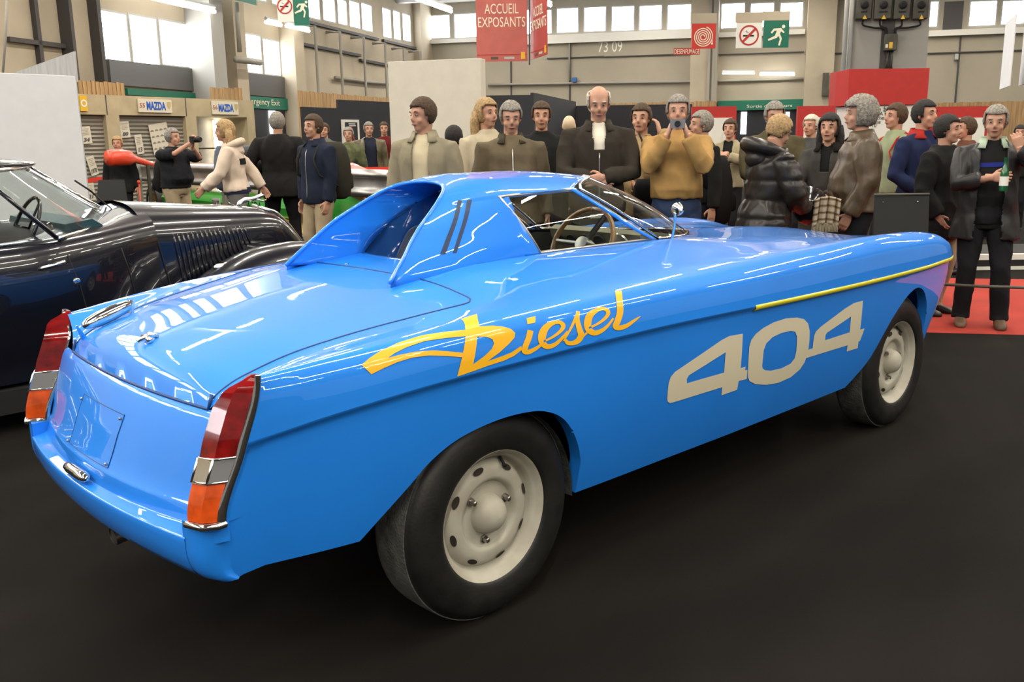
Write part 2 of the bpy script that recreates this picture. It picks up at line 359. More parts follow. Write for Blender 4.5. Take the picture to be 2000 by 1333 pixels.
# ---- left wall : holes for the two big windows and the clerestory
lw_panes = [(200, 257, 22, 124), (259, 314, 31, 128), (316, 371, 41, 132), (459, 473, 60, 142), (475, 514, 66, 145), (516, 550, 77, 149), (598, 626, -10, 38), (631, 656, -6, 44), (660, 679, -2, 50), (683, 704, 2, 56), (707, 728, 7, 62), (748, 765, 16, 75), (769, 783, 21, 79), (787, 803, 27, 82)]
holes = []
for p in lw_panes:
    xm = (p[0]+p[1])/2; a0, a1 = LW.px(p[0], p[3])[0], LW.px(p[1], p[3])[0]; holes.append((min(a0, a1), max(a0, a1), LW.px(xm, p[3])[1], min(HZ-.1, LW.px(xm, p[2])[1])))
for k in range(28):   # the clerestory goes on above the big windows and past the picture
    b0 = LW.px(598, 20)[0]+.8+k*1.72
    holes.append((b0, b0+1.45, 5.45, 6.75))
wall_with_openings('wall_left', LW, -.1, 70, 0, HZ, holes, M['wall'])
for h in holes: window_unit(LW, h, wn); wn += 1
_m = MB()   # pilasters
def lpil(x0, x1, d, y0=-30, y1=400):
    a0, a1 = LW.px(x0, 200)[0], LW.px(x1, 200)[0]; LW.box(_m, min(a0, a1), max(a0, a1), 0, HZ, 0, d)
lpil(436, 458, .5); lpil(553, 572, .5); lpil(812, 834, .35)
tag(_m.build('trim_5', M['wall']), kind='structure')
_m = MB(); lpil(374, 399, .75); tag(_m.build('trim_6', M['wall_light']), kind='structure')
_m = MB(); lpil(190, 197, .25); lpil(132, 138, .3); LW.box(_m, LW.px(72, 100)[0]-.05, LW.px(72, 100)[0]+.05, 0, HZ, 0, .12); tag(_m.build('trim_7', M['wall_dark']), kind='structure')
_m = MB()
for (x0, y0, x1, y1) in ((572, 79, 700, 112), (700, 112, 833, 146), (598, 44, 735, 76), (745, 80, 810, 94), (10, 79, 132, 89)):
    a0, z0 = LW.px(x0, y0); a1, z1 = LW.px(x1, y1); LW.box(_m, min(a0, a1), max(a0, a1), (z0+z1)/2-.05, (z0+z1)/2+.04, 0, .12)
tag(_m.build('trim_8', M['wall_dark']), kind='structure')
_m = MB(); LW.pbox(_m, 209, 126, 382, 172, 0, .10); LW.pbox(_m, 459, 146, 556, 188, 0, .10); tag(_m.build('trim_9', mat('glossy_grey_panel', (.10, .10, .10), rough=.25)), kind='structure')
_m = MB(); LW.pbox(_m, 240, 178, 382, 190, .02, .14); LW.pbox(_m, 459, 190, 558, 213, .02, .16); tag(_m.build('trim_10', M['green']), kind='structure')
a, z = LW.px(502, 201); tag(text_mesh('exit_lettering', 'Emergency Exit', .24, LW.mx(a, z, .17), M['offwhite_text'], width=2.1), 'small pale Emergency Exit lettering on the left green band', 'lettering')
_m = MB(); LW.pbox(_m, 462, 214, 556, 420, .02, .12); tag(_m.build('door_1', M['dark_panel']), kind='structure')
_m = MB(); LW.pbox(_m, 519, 217, 533, 262, .12, .14); tag(_m.build('window_%d' % wn, M['daylight']), kind='structure'); wn += 1
# sprinkler posts standing out from the left wall
for kk, (x, y0, y1) in enumerate(((587, 52, 184), (637, 63, 186), (685, 74, 190), (728, 85, 193), (765, 95, 200), (798, 101, 200))):
    _m = MB(); a, z = LW.px(x, y0); zb0 = LW.px(x, y1+60)[1]; q = LW.pt(a, z, .5); _m.tube([LW.pt(a, z, 0), q, Vector((q.x, q.y, max(.1, zb0)))], .05, 8)
    thing_mesh('wall_post', _m, M['pipe'], 'pale vertical pipe with top arm on the left wall, ' + ('nearest the camera', 'second nearest', 'third nearest', 'third from the corner', 'second from the corner', 'closest to the hall corner')[kk], 'pipe', 'vertical pipes on the left wall', smooth=True, sharp=40)
_m = MB(); P = [LW.pt(*LW.px(x, y), .15) for x, y in ((647, 152), (720, 161), (758, 164))]; _m.tube(P, .06, 8); thing_mesh('wall_pipe', _m, M['pipe'], 'short pale conduit low on the left wall behind the vertical pipes', 'pipe', smooth=True)
_m = MB(); P = [LW.pt(*LW.px(x, y), .85) for x, y in ((406, 8), (413, 104))]; _m.tube(P, .06, 8); _m.tube([LW.pt(*LW.px(405, 118), .85), LW.pt(*LW.px(455, 124), .85)], .09, 8)
thing_mesh('wall_pipe', _m, M['pipe'], 'white drop pipe with a cross bar on the pale pilaster', 'pipe', smooth=True)
# fluorescent fittings in view
def tube_fit(p, q, label, r=.05):
    e = empty('fluorescent_light', (p+q)/2, 0, label, 'light', 'fluorescent tube lights'); c = (p+q)/2
    a = MB(); a.tube([p-c, q-c], r, 8); a.build('tube', M['tube'], e, smooth=True)
    d = (q-p).normalized(); up = Vector((0, 0, .10)); b = MB(); b.tube([p-c+up, q-c+up], r*1.2, 4); b.build('housing', M['frame'], e)
for (x0, y0, x1, y1, d, lb) in ((222, -2, 296, 14, .9, 'lit fluorescent tube over the big left window, nearer half'), (297, 14, 358, 26, .9, 'lit fluorescent tube over the big left window, farther half'), (463, 46, 494, 52, .9, 'lit fluorescent tube over the small left window, nearer half'), (505, 53, 551, 63, .9, 'lit fluorescent tube over the small left window, farther half')):
    tube_fit(LW.pt(*LW.px(x0, y0), d), LW.pt(*LW.px(x1, y1), d), lb)
tube_fit(at(815, -2, 33), at(881, 22, 36), 'lit ceiling tube above the corner of the hall, left of the red banner', .07)
tube_fit(at(1064, 4, 33), at(1075, 10, 34), 'short bright tube end just right of the narrow red banner', .07)
tube_fit(BWl.pt(*BWl.px(1412, 145), .5), BWl.pt(*BWl.px(1474, 145), .5), 'dim tube in the lit recess over the green Sortie band', .03)
tube_fit(BWl.pt(*BWl.px(1484, 147), .5), BWl.pt(*BWl.px(1551, 147), .5), 'warm lit tube in the recess over the green Sortie band', .05)
_m = MB(); BWl.pbox(_m, 1402, 196, 1568, 215, .02, .3); tag(_m.build('trim_11', M['green']), kind='structure')
a, z = BWl.px(1475, 208); tag(text_mesh('exit_lettering', 'Sortie de secours', .17, BWl.mx(a+.55, z, .32), M['offwhite_text'], width=1.75), 'small pale Sortie lettering on the green band over the rear exit', 'lettering')
_m = MB(); BWl.pbox(_m, 1402, 216, 1568, 320, .02, .1); tag(_m.build('door_2', M['dark_panel']), kind='structure')
for x0, x1 in ((1447, 1458), (1534, 1541)):
    _m = MB(); BWl.pbox(_m, x0, 219, x1, 262, .1, .12); tag(_m.build('window_%d' % wn, M['daylight']), kind='structure'); wn += 1
# electrical column
CW = Wall(at(1730, 100, 23), E2)
_m = MB(); a0, a1 = CW.px(1657, 100)[0], CW.px(1811, 100)[0]; CW.box(_m, a0, a1, 0, HZ, -.6, 0); tag(_m.build('trim_12', M['wall_light']), kind='structure')
for x, sd in ((1651, 'left'), (1662, 'right')):
    _m = MB(); a, z = CW.px(x, 60); _m.tube([CW.pt(a, 1.5, .05), CW.pt(a, HZ, .05)], .055, 10); thing_mesh('white_pipe', _m, M['frame'], 'white vertical pipe beside the electrical column, %s one of the pair' % sd, 'pipe', 'white pipes beside the electrical column', smooth=True)
M['metal_grey'] = mat('dark_grey_enclosure', (.065, .06, .045), rough=.45, noise=.3, nscale=4)
M['warn'] = mat('warning_yellow', (.75, .45, .03), rough=.5)
for k, (x0, x1) in enumerate(((1672, 1702), (1707, 1741), (1745, 1777), (1782, 1812))):
    o = WB(CW, 'switch_box', (x0, -34, x1, 39), (.02, .22), M['metal_grey'], bevel=.02)
    tag(o, 'grey switch box high on the column, %s of the four' % ('leftmost', 'second from left', 'third from left', 'rightmost')[k], 'electrical box', 'switch boxes on the column')
    mm = MB(); a, z = CW.px((x0+x1)/2, 36); Mx = CW.mx(a, z, .225); poly(mm, Mx, [(-.05, -.04), (.05, -.04), (0, .06)]); mm.build('warning_triangle', M['warn'], o)
    mm = MB(); a, z = CW.px((x0+x1)/2, 12); Mx = CW.mx(a, z, .225); mm.lathe([(.09, 0), (.09, .04), (.05, .06), (0, .06)], 16, Mx); mm.build('rotary_handle', M['black'], o)
    mm = MB(); CW.pbox(mm, x0+8, 24, x1-10, 27, .222, .226); mm.build('name_strip', M['black'], o)
o = WB(CW, 'switch_box', (1725, 68, 1750, 100), (.03, .22), M['metal_grey'], bevel=.015); tag(o, 'small grey electrical box with orange sticker under the row of switch boxes', 'electrical box')
mm = MB(); CW.pbox(mm, 1734, 84, 1741, 96, .222, .226); mm.build('orange_sticker', M['warn'], o); mm = MB(); CW.pbox(mm, 1727, 88, 1732, 95, .222, .226); mm.build('white_sticker', M['white'], o)
_m = MB(); CW.pbox(_m, 1720, 39, 1745, 135, .0, .03); thing_mesh('cable_tray', _m, M['wall_dark'], 'dark vertical cable tray down the middle of the electrical column', 'cable tray')
for k, (x0, x1, lb) in enumerate(((1685, 1726, 'leftmost'), (1718, 1730, 'second'), (1760, 1748, 'third'), (1795, 1750, 'rightmost'))):
    _m = MB(); P = [CW.pt(*CW.px(x0, 40), .08), CW.pt(*CW.px(x0, 50), .1), CW.pt(*CW.px((x0+x1)/2, 55), .1), CW.pt(*CW.px(x1, 57), .1), CW.pt(*CW.px(x1+(2 if x1 < 1738 else -2), 70), .1)]
    _m.tube([Vector(p) for p in catmull(P, 5)], .022, 6); thing_mesh('cable', _m, M['black'], 'black cable looping down from the %s switch box to the tray' % lb, 'cable', 'black cables under the switch boxes', smooth=True)
_m = MB()
for k in range(4): a, z = CW.px(1731+k*4, 100); _m.tube([CW.pt(a, z, .08), CW.pt(a+.03*(-1)**k, CW.px(1731, 118)[1], .1), CW.pt(a, CW.px(1731, 135)[1], .08)], .018, 6)
tag(_m.build('cable_bundle', M['metal_grey'], smooth=True), 'bundle of grey cables running down from the small electrical box', 'cable', kind='stuff')
_m = MB(); o = WB(BWl, 'meter_box', (1604, 145, 1616, 189), (.6, .85), M['metal_grey']); tag(o, 'grey electric meter box on the brown pillar right of the green band', 'electrical box')
o = WB(BWl, 'alarm_box', (1622, 171, 1634, 188), (.6, .75), M['pipe'], bevel=.02); tag(o, 'small rounded grey alarm box on the pillar beside the meter box', 'box')
o = WB(BWl, 'alarm_box', (1863, 106, 1870, 117), (.05, .2), M['frame']); tag(o, 'tiny white box on the back wall right of the red box', 'box')
# ---- hoardings
def boards(name, W, x0, x1, y0, y1, d, label, n=None, zb=0):
    mb = MB(); xm = (x0+x1)/2; a0, a1 = sorted((W.px(x0, y0)[0], W.px(x1, y0)[0])); z1 = W.px(xm, y0)[1]; z0 = W.px(xm, y1)[1] if y1 else zb
    n = n or max(2, int((a1-a0)/.2)); w_ = (a1-a0)/n
    for k in range(n): W.box(mb, a0+k*w_+.006, a0+(k+1)*w_-.006, z0, z1-.02*((k*7) % 3)*.5, d, d+.03)
    return tag(mb.build(name, M['wood_board']), label, 'wooden hoarding')
WDL = Wall(at(580, 182, 24), at(760, 195, 29)-at(580, 182, 24))
boards('wood_hoarding', WDL, 580, 758, 184, None, 0, 'pine board hoarding behind the black partition on the left', 26)
WB1 = Wall(at(1300, 200, 31), E2)
boards('wood_hoarding', WB1, 1190, 1400, 199, 330, 0, 'strip of pine boards showing behind the heads in the centre, above the black partition', 30)
boards('wood_hoarding', WB1, 1812, 2060, 198, 330, 0, 'tall reddish pine board hoarding at the far right behind the crowd', 24)
DP = Wall(at(590, 210, 21), at(760, 196, 24)-at(590, 210, 21))
_m = MB(); a0 = DP.px(590, 210)[0]; am = DP.px(661, 210)[0]; a1 = DP.px(765, 200)[0]
DP.box(_m, min(a0, am), max(a0, am), 0, DP.px(625, 210)[1], -.06, 0); thing_mesh('black_partition', _m, M['dark_panel'], 'lower black exhibition wall beside the pine hoarding', 'partition')
_m = MB(); DP.box(_m, min(am, a1), max(am, a1), 0, DP.px(710, 197)[1], -.06, 0); thing_mesh('black_partition', _m, M['dark_panel'], 'taller black exhibition wall with a framed poster, left of the cream block', 'partition')
PF = empty('framed_poster', DP.pt(*DP.px(683, 257), .02), 0, 'white framed dark poster with a red figure on the black wall', 'poster')
def child_at(e, o): o.parent = e; o.location = -Vector(e.location); return o
mb = MB(); DP.pbox(mb, 667, 234, 699, 281, .0, .05); child_at(PF, mb.build('frame', M['white']))
mb = MB(); DP.pbox(mb, 671, 239, 695, 276, .05, .055); child_at(PF, mb.build('print', M['dark_panel']))
mb = MB(); a, z = DP.px(683, 262); poly(mb, DP.mx(a, z, .058), [(-.13, -.22), (-.03, .18), (.03, .18), (.13, -.22), (.03, -.05), (-.03, -.05)]); child_at(PF, mb.build('red_figure', M['red']))
a, z = DP.px(683, 243); child_at(PF, text_mesh('title', 'LUNE\nROUGE', .06, DP.mx(a, z, .06), M['white'], width=.2)) if False else None
for k, y in enumerate((241.5, 245)):
    mb = MB(); DP.pbox(mb, 677+k, y, 690+k, y+1.6, .056, .06); child_at(PF, mb.build('title_line', M['white']))
BP = Wall(at(1000, 190, 16), at(1100, 190, 18)-at(1000, 190, 16))
_m = MB(); _m.add([at(948, 187, 15), at(1042, 186, 15), at(1042, 330, 15), at(948, 330, 15)], [(0, 1, 2, 3)]); _m.v = [Vector(v) for v in _m.v]
_m = MB(); W1 = Wall(at(948, 187, 15), RH)
W1.box(_m, -.4, W1.px(1042, 190)[0], 0, W1.px(1000, 186)[1], -.05, 0); thing_mesh('black_partition', _m, M['dark_panel'], 'black exhibition wall right of the cream block, behind the row of men', 'partition')
W2 = Wall(at(1042, 186, 15), at(1125, 200, 19)-at(1042, 186, 15)); _m = MB(); a1 = W2.px(1125, 200)[0]; W2.box(_m, min(0, a1), max(0, a1), 0, 2.12, -.05, 0); thing_mesh('black_partition', _m, M['dark_panel'], 'black exhibition wall receding behind the tallest man', 'partition')
W3 = Wall(at(1125, 205, 19), RH); _m = MB(); W3.box(_m, 0, W3.px(1352, 205)[0], 0, W3.px(1240, 205)[1], -.05, 0); thing_mesh('black_partition', _m, M['dark_panel'], 'long low black exhibition wall behind the man in the tan sweater', 'partition')
# cream block left of centre
CB = Wall(at(757, 120, 10), at(938, 115, 9.7)-at(757, 120, 10)); a1 = CB.px(938, 115)[0]; zt_ = CB.px(850, 117)[1]
e = empty('cream_block', CB.pt(a1/2, 0), 0, 'tall plain cream exhibition block behind the man in the beige jacket', 'partition')
mb = MB(); CB.box(mb, 0, a1, CB.px(800, 354)[1], zt_, -.16, 0); child_at(e, mb.build('upper_panel', M['cream_panel'], bevel=.004))
mb = MB(); CB.box(mb, .005, a1-.005, 0, CB.px(800, 354)[1]-.006, -.155, -.005); child_at(e, mb.build('lower_panel', M['cream_panel']))
# white panels at the left
WP = Wall(at(160, 250, 9.5), at(160, 250, 9.5)-at(0, 250, 8.9)); a0 = WP.px(-60, 260)[0]; a1 = WP.px(159, 260)[0]
_m = MB(); WP.box(_m, a0, a1, 0, WP.px(90, 146)[1], -.06, 0); thing_mesh('white_partition', _m, M['white_panel'], 'large white partition at the left edge behind the black car', 'partition', bevel=.004)
_m = MB(); WP = Wall(at(80, 130, 11.5), RH); q = [WP.px(8, 149), WP.px(145, 100), WP.px(150, 160), WP.px(8, 160)]
z1 = [p[1] for p in q]; vs = [WP.pt(p[0], p[1], d) for d in (0, -.04) for p in q]; _m.add(vs, [(0, 1, 2, 3), (7, 6, 5, 4), (0, 4, 5, 1), (1, 5, 6, 2), (2, 6, 7, 3), (3, 7, 4, 0)])
_m.add([WP.pt(q[3][0], 0), WP.pt(q[2][0], 0), WP.pt(q[2][0], q[2][1]), WP.pt(q[3][0], q[3][1])], [(0, 1, 2, 3)])
thing_mesh('slanted_panel', _m, mat('pale_grey_board', (.42, .42, .42), rough=.7, noise=.12, nscale=5, stretch=(8, 8, .5)), 'pale panel with a slanting top edge rising over the white partition', 'partition')
_m = MB(); _m.tube([at(14, -20, 9.6), at(12, 60, 9.6), at(5, 150, 9.6)], .012, 6); thing_mesh('hanging_cable', _m, M['pipe'], 'thin grey cable hanging at the far left above the white partition', 'cable', smooth=True)
# ---- red box over the stand
RB = Wall(at(1660, 170, 17), RH); a0, a1 = RB.px(1657, 170)[0], RB.px(1813, 170)[0]
_m = MB(); RB.box(_m, a0, a1, RB.px(1735, 205)[1], RB.px(1735, 134)[1], -1.0, 0)
_m.add([RB.pt(a0, RB.px(1735, 205)[1], 0), RB.pt(a0-.125, RB.px(1735, 205)[1], -.30), RB.pt(a0-.125, RB.px(1735, 138)[1], -.30), RB.pt(a0, RB.px(1735, 134)[1], 0)], [(0, 1, 2, 3)])
thing_mesh('red_fascia', _m, M['red'], 'large red box fascia in front of the electrical column', 'fascia')
_m = MB(); RB.box(_m, a0+.1, a1-.1, 0, RB.px(1735, 206)[1], -.8, -.04); thing_mesh('white_stand_wall', _m, M['white'], 'white stand wall with sale notice lettering below the red box', 'partition')
for (x, y, s_, t_) in ((1718, 213, .105, 'vente à la'), (1713, 222, .075, 'A 47 - A la'), (1716, 230, .075, 'Afficher'), (1712, 238, .075, 'fiche'), (1709, 245, .075, '10')):
    a, z = RB.px(x, y); o = tag(text_mesh('notice_lettering', t_, s_*1.25, RB.mx(a, z, -.03), M['wall_dark']), 'grey lettering "%s" of the sale notice under the red box' % t_, 'lettering', 'lines of the sale notice')
def red_frame(x0, x1, y0, y1, D, label, split=None):
    W = Wall(at((x0+x1)/2, y0, D), RH); mb = MB(); a0, a1 = W.px(x0, y0)[0], W.px(x1, y0)[0]; z1 = W.px((x0+x1)/2, y0)[1]
    e = empty('red_framed_board', W.pt((a0+a1)/2, 0), 0, label, 'display board', 'red framed display boards')
    W.box(mb, a0, a1, 0, z1, -.08, 0); child_at(e, mb.build('red_frame', M['red']))
    b = split or [(a0+.12, a1-.12)]
    for p, q in b:
        m2 = MB(); W.box(m2, p, q, .3, z1-.2, 0, .01); child_at(e, m2.build('white_board', M['white']))
    return W
W = Wall(at(1395, 208, 17), RH)
red_frame(1352, 1439, 208, 300, 17, 'red framed white board right of the man in the tan sweater', [(W.px(1342, 210)[0]+.35, W.px(1362, 210)[0]-.02), (W.px(1374, 210)[0], W.px(1430, 210)[0])])
red_frame(1559, 1632, 207, 300, 17, 'red framed white board left of the woman with the dark fur collar')
red_frame(1820, 1940, 208, 300, 17, 'red framed white board behind the man in the black coat', [])
W = Wall(at(1880, 208, 17), RH)
for x0, x1 in ((1826, 1872), (1886, 1934)):
    pass
# ---- hanging banners and signs
M['banner_pink'] = mat('salmon_red_banner', (.46, .115, .095), rough=.35, noise=.1, nscale=5); M['banner_red'] = mat('dark_red_banner', (.36, .052, .04), rough=.45)
def banner(c0, c1, D0, D1, y0, y1a, y1b, m, label, lines, fl):
    P0, P1 = at(c0, 60, D0), at(c1, 60, D1); W = Wall(P0, P1-P0); L = (Vector((P1.x, P1.y, 0))-Vector((P0.x, P0.y, 0))).length
    e = empty('hanging_banner', (P0+P1)/2, 0, label, 'banner', 'red welcome banners'); z0 = W.px(c0, y1a)[1]; mb = MB(); W.box(mb, 0, L, z0, HZ-.02, -.012, 0); child_at(e, mb.build('banner_sheet', m))
    for t_, y, s_, wf in lines:
        a, z = W.px((c0+c1)/2, y); child_at(e, text_mesh('banner_lettering', t_, s_, W.mx(L/2, z, .004), M['offwhite_text'], width=L*wf, ext=.001))
    mb = MB(); W.box(mb, 0, L, z0+.10, z0+.108, 0, .004); child_at(e, mb.build('hem_line', M['red']))
    for f0, f1, col in ((.28, .42, 'metal_grey'), (.54, .74, 'frame'), (.87, .95, 'warn')):
        mb = MB(); W.box(mb, L*f0, L*f1, z0+.035, z0+(.07 if col != 'warn' else .14), 0, .005); child_at(e, mb.build('small_emblem', M[col]))
    return e
banner(930, 1030, 15, 15, 0, 121, 121, M['banner_pink'], 'broad salmon red hanging banner reading ACCUEIL EXPOSANTS', [('ACCUEIL', 17, .21, .66), ('EXPOSANTS', 43, .21, .92)], 1)
banner(1036, 1068, 15.1, 14.2, 0, 117, 125, M['banner_red'], 'narrow darker red banner face turned away, reading ACCUEIL EXPOSANTS', [('ACCUEIL', 20, .21, .60), ('EXPOSANTS', 46, .21, .95)], 1)
_m = MB(); _m.tube([at(1034, 127, 15.0), at(1034, -10, 15.0)], .012, 6); thing_mesh('banner_wire', _m, M['wall_dark'], 'thin dark wire hanging between the two red banner faces', 'wire')
def hung_sign(x0, y0, x1, y1, D, m, label, topm=None, ytop=None):
    W = Wall(at((x0+x1)/2, y0, D), RH); e = empty('hanging_sign', W.pt(*W.px((x0+x1)/2, y1)), 0, label, 'sign'); mb = MB(); W.pbox(mb, x0, y0, x1, y1, -.02, 0); child_at(e, mb.build('sign_plate', m))
    if topm: mb = MB(); W.pbox(mb, x0-1, ytop, x1+2, y0, -.03, .005); child_at(e, mb.build('upper_strip', topm))
    return W, e
W, e = hung_sign(1351, 46, 1398, 95, 26, mat('sign_red', (.55, .03, .02), rough=.5), 'square red hanging sign with a white coiled fire hose', M['wall'], 26)
a, z = W.px(1373, 72); mb = MB(); Mx = W.mx(a, z, .006)
ang = np.linspace(0, 2*PI*4.2, 150); rr = .04+ang/(2*PI*4.2)*.225
for i in range(len(ang)-1):
    c_ = [(rr[i+j]+dr)*math.cos(ang[i+j]) for j, dr in ((0, -.013), (0, .013), (1, .013), (1, -.013))]; s_ = [(rr[i+j]+dr)*math.sin(ang[i+j]) for j, dr in ((0, -.013), (0, .013), (1, .013), (1, -.013))]
    mb.add([Mx @ Vector((c_[k], s_[k], 0)) for k in range(4)], [(0, 1, 2, 3)])
poly(mb, Mx, [(.235, -.02), (.26, -.02), (.26, -.16), (.275, -.16), (.275, -.20), (.225, -.20), (.225, -.16), (.235, -.16)]); child_at(e, mb.build('hose_symbol', M['offwhite_text']))
def no_smoking(W, e, a, z, r, d=.006):
    Mx = W.mx(a, z, d); mb = MB(); disc(mb, Mx, r*.84, r, 36); k = r*.085; q = r*.62
    poly(mb, Mx, [(-q-k, -q+k), (-q+k, -q-k), (q+k, q-k), (q-k, q+k)], .001); child_at(e, mb.build('prohibition_ring', M['red']))
    mb = MB(); poly(mb, Mx, [(-r*.62, -r*.12), (r*.5, -r*.12), (r*.5, r*.03), (-r*.62, r*.03)], -.001); poly(mb, Mx, [(-r*.1, r*.25), (-r*.35, r*.35), (-r*.3, r*.55), (-r*.27, r*.36), (-r*.05, r*.3)], -.001); child_at(e, mb.build('cigarette', M['black']))
def running_man(W, e, a, z, s, m, d=.006):
    Mx = W.mx(a, z, d) @ Matrix.Scale(s, 4); mb = MB(); disc(mb, Mx @ Matrix.Translation((.30, .36, 0)), 0, .075, 16)
    for q in ([(.20, .30), (-.12, .28), (-.25, .12), (-.19, .07), (-.08, .19), (.02, .20), (-.06, -.02), (-.36, -.16), (-.33, -.23), (.02, -.11), (.10, -.03), (.16, -.16), (.10, -.42), (.18, -.43), (.25, -.14), (.16, .06), (.20, .16), (.32, .08), (.36, .13), (.24, .25)],): poly(mb, Mx, q)
    child_at(e, mb.build('running_figure', m))
W, e = hung_sign(1438, 44, 1488, 94, 26, M['white'], 'square cream hanging sign with a red no smoking ring', M['wall'], 24); a, z = W.px(1463, 69); no_smoking(W, e, a, z, .265)
W, e = hung_sign(1491, 40, 1541, 93, 26, M['green'], 'square dark green hanging sign with a white running figure', M['wall'], 22); a, z = W.px(1516, 69); running_man(W, e, a, z, .62, M['offwhite_text'])
W, e = hung_sign(541, -14, 572, 43, 20, M['white'], 'cream no smoking sign cut by the top edge, left of the green one'); a, z = W.px(556, 12); no_smoking(W, e, a, z, .155)
W, e = hung_sign(573, -14, 603, 50, 20, M['green'], 'green running figure sign cut by the top edge, upper left'); a, z = W.px(588, 18); running_man(W, e, a, z, .38, M['offwhite_text'])
o = WB(LW, 'green_strip', (370, -10, 421, 9), (1.2, 1.22), M['green']); tag(o, 'green strip cut by the top edge above the pale pilaster', 'sign')
W, e = hung_sign(1316, 94, 1367, 107, 33, M['red'], 'small red sign reading DESENFUMAGE on the back wall'); a, z = W.px(1341.5, 100.5); child_at(e, text_mesh('sign_lettering', 'DESENFUMAGE', .22, W.mx(a, z, .01), M['offwhite_text'], width=.86))
for (q0, q1, y0, y1, lb) in ((1958, 1977, 52, 173, 'long pale grey pennant hanging at the far right, the nearer to the centre'), (1995, 2030, 50, 166, 'pale grey pennant cut by the right edge')):
    W = Wall(at(q0, 100, 12), at(q1, 100, 11)-at(q0, 100, 12)); mb = MB(); a0, a1 = sorted((W.px(q0, 110)[0], W.px(q1, 110)[0])); W.box(mb, a0, a1, W.px(q0, y1)[1], W.px(q0, y0)[1], -.01, 0); thing_mesh('pennant', mb, M['white_panel'], lb, 'banner')
# dark louvre next to a window of the back wall
o = WB(BWl, 'dark_shutter', (1843, 3, 1880, 60), (.01, .05), M['wall_dark']); tag(o, 'dark closed shutter between the high windows at the right', 'shutter')
# ================================================================== BLUE CAR
# deck stations: x : crease, upper side, shoulder, ridge, valley, cabin base, centre (half section, y z)
ST = [
 (-.70, (.655, .720), (.653, .775), (.645, .832), (.618, .864), (.520, .815), (.340, .842), (0, .862)),
 (-.50, (.712, .756), (.706, .812), (.692, .862), (.655, .888), (.540, .872), (.340, .893), (0, .905)),
 (-.20, (.768, .790), (.762, .845), (.745, .892), (.700, .917), (.560, .922), (.340, .943), (0, .955)),
 (.05, (.788, .800), (.781, .856), (.763, .903), (.715, .932), (.570, .955), (.340, .982), (0, .988)),
 (.30, (.796, .805), (.788, .862), (.769, .909), (.715, .941), (.570, .972), (.340, 1.012), (0, 1.018)),
 (.57, (.800, .806), (.791, .863), (.772, .911), (.715, .946), (.570, .980), (.340, 1.018), (0, 1.024)),
 (1.25, (.800, .795), (.791, .855), (.773, .907), (.715, .947), (.570, .972), (.340, 1.010), (0, 1.018)),
 (1.80, (.800, .786), (.791, .850), (.775, .906), (.722, .948), (.580, .957), (.340, .976), (0, .988)),
 (2.30, (.800, .782), (.791, .850), (.775, .910), (.722, .956), (.580, .945), (.340, .946), (0, .965)),
 (2.75, (.799, .784), (.790, .849), (.770, .907), (.705, .945), (.560, .922), (.340, .912), (0, .930)),
 (3.05, (.788, .790), (.779, .842), (.757, .886), (.690, .915), (.540, .890), (.340, .872), (0, .893)),
 (3.20, (.755, .790), (.746, .828), (.725, .858), (.660, .875), (.515, .856), (.330, .842), (0, .862)),
 (3.31, (.655, .787), (.648, .812), (.630, .828), (.570, .836), (.450, .828), (.290, .818), (0, .828)),
 (3.385, (.400, .782), (.395, .792), (.380, .797), (.330, .800), (.250, .800), (.160, .800), (0, .800)),
]
SX = [s[0] for s in ST]
def station(x):
    return np.array([[cubic(SX, [s[k+1][0] for s in ST], [x])[0], cubic(SX, [s[k+1][1] for s in ST], [x])[0]] for k in range(7)])
def ycr(x): return cubic(SX, [s[1][0] for s in ST], x)
def zcr(x): return cubic(SX, [s[1][1] for s in ST], x)
def x_ob(z):   # outer edge of the tail lamp recess, leaning forward with height
    return cubic([.40, .53, .71, .87, .95], [-.825, -.825, -.757, -.704, -.70], z)
def deck_end(y, z):
    y = np.abs(y); xe = -.775+.14*y*y
    return xe+(x_ob(z)-xe)*sst(.47, .57, y)
def deck_row(x, n=5):
    """full half row at station x: returns list of (x,y,z) from crease to centre"""
    C = catmull(station(max(x, -.70)), n); return C
rows_x = sorted(set([round(v, 4) for v in list(np.linspace(-.60, 3.0, 91))+list(np.linspace(3.0, 3.385, 22))]))
half = []
# tail rows: blend from x=-0.60 back to the curved end line
NT = 22
C0 = catmull(station(-.70), 6)
for i in range(NT+1):
    t = i/NT          # 0 = end, 1 = x=-.60
    row = []
    for k in range(len(C0)):
        y0, z0 = C0[k]; xe = float(deck_end(y0, z0)); x = xe+(-.60-xe)*(1-(1-t)**1.6) if True else 0
        Cx = catmull(station(max(x, -.70)), 6)[k]; y, zz = Cx
        if x < -.70: zz = zz+(x+.70)*.20
        f = 1-float(sst(.47, .57, abs(y0))); xr = -.775+.14*y0*y0
        tt = min(1, max(0, (xr+.085-x)/.085)); zz -= f*max(0, zz-.762)*(1-math.sqrt(max(0, 1-tt*tt)))
        row.append((x, -y, zz))
    half.append(row)
for x in rows_x:
    if x <= -.60: continue
    half.append([(x, -y, z) for y, z in catmull(station(x), 6)])
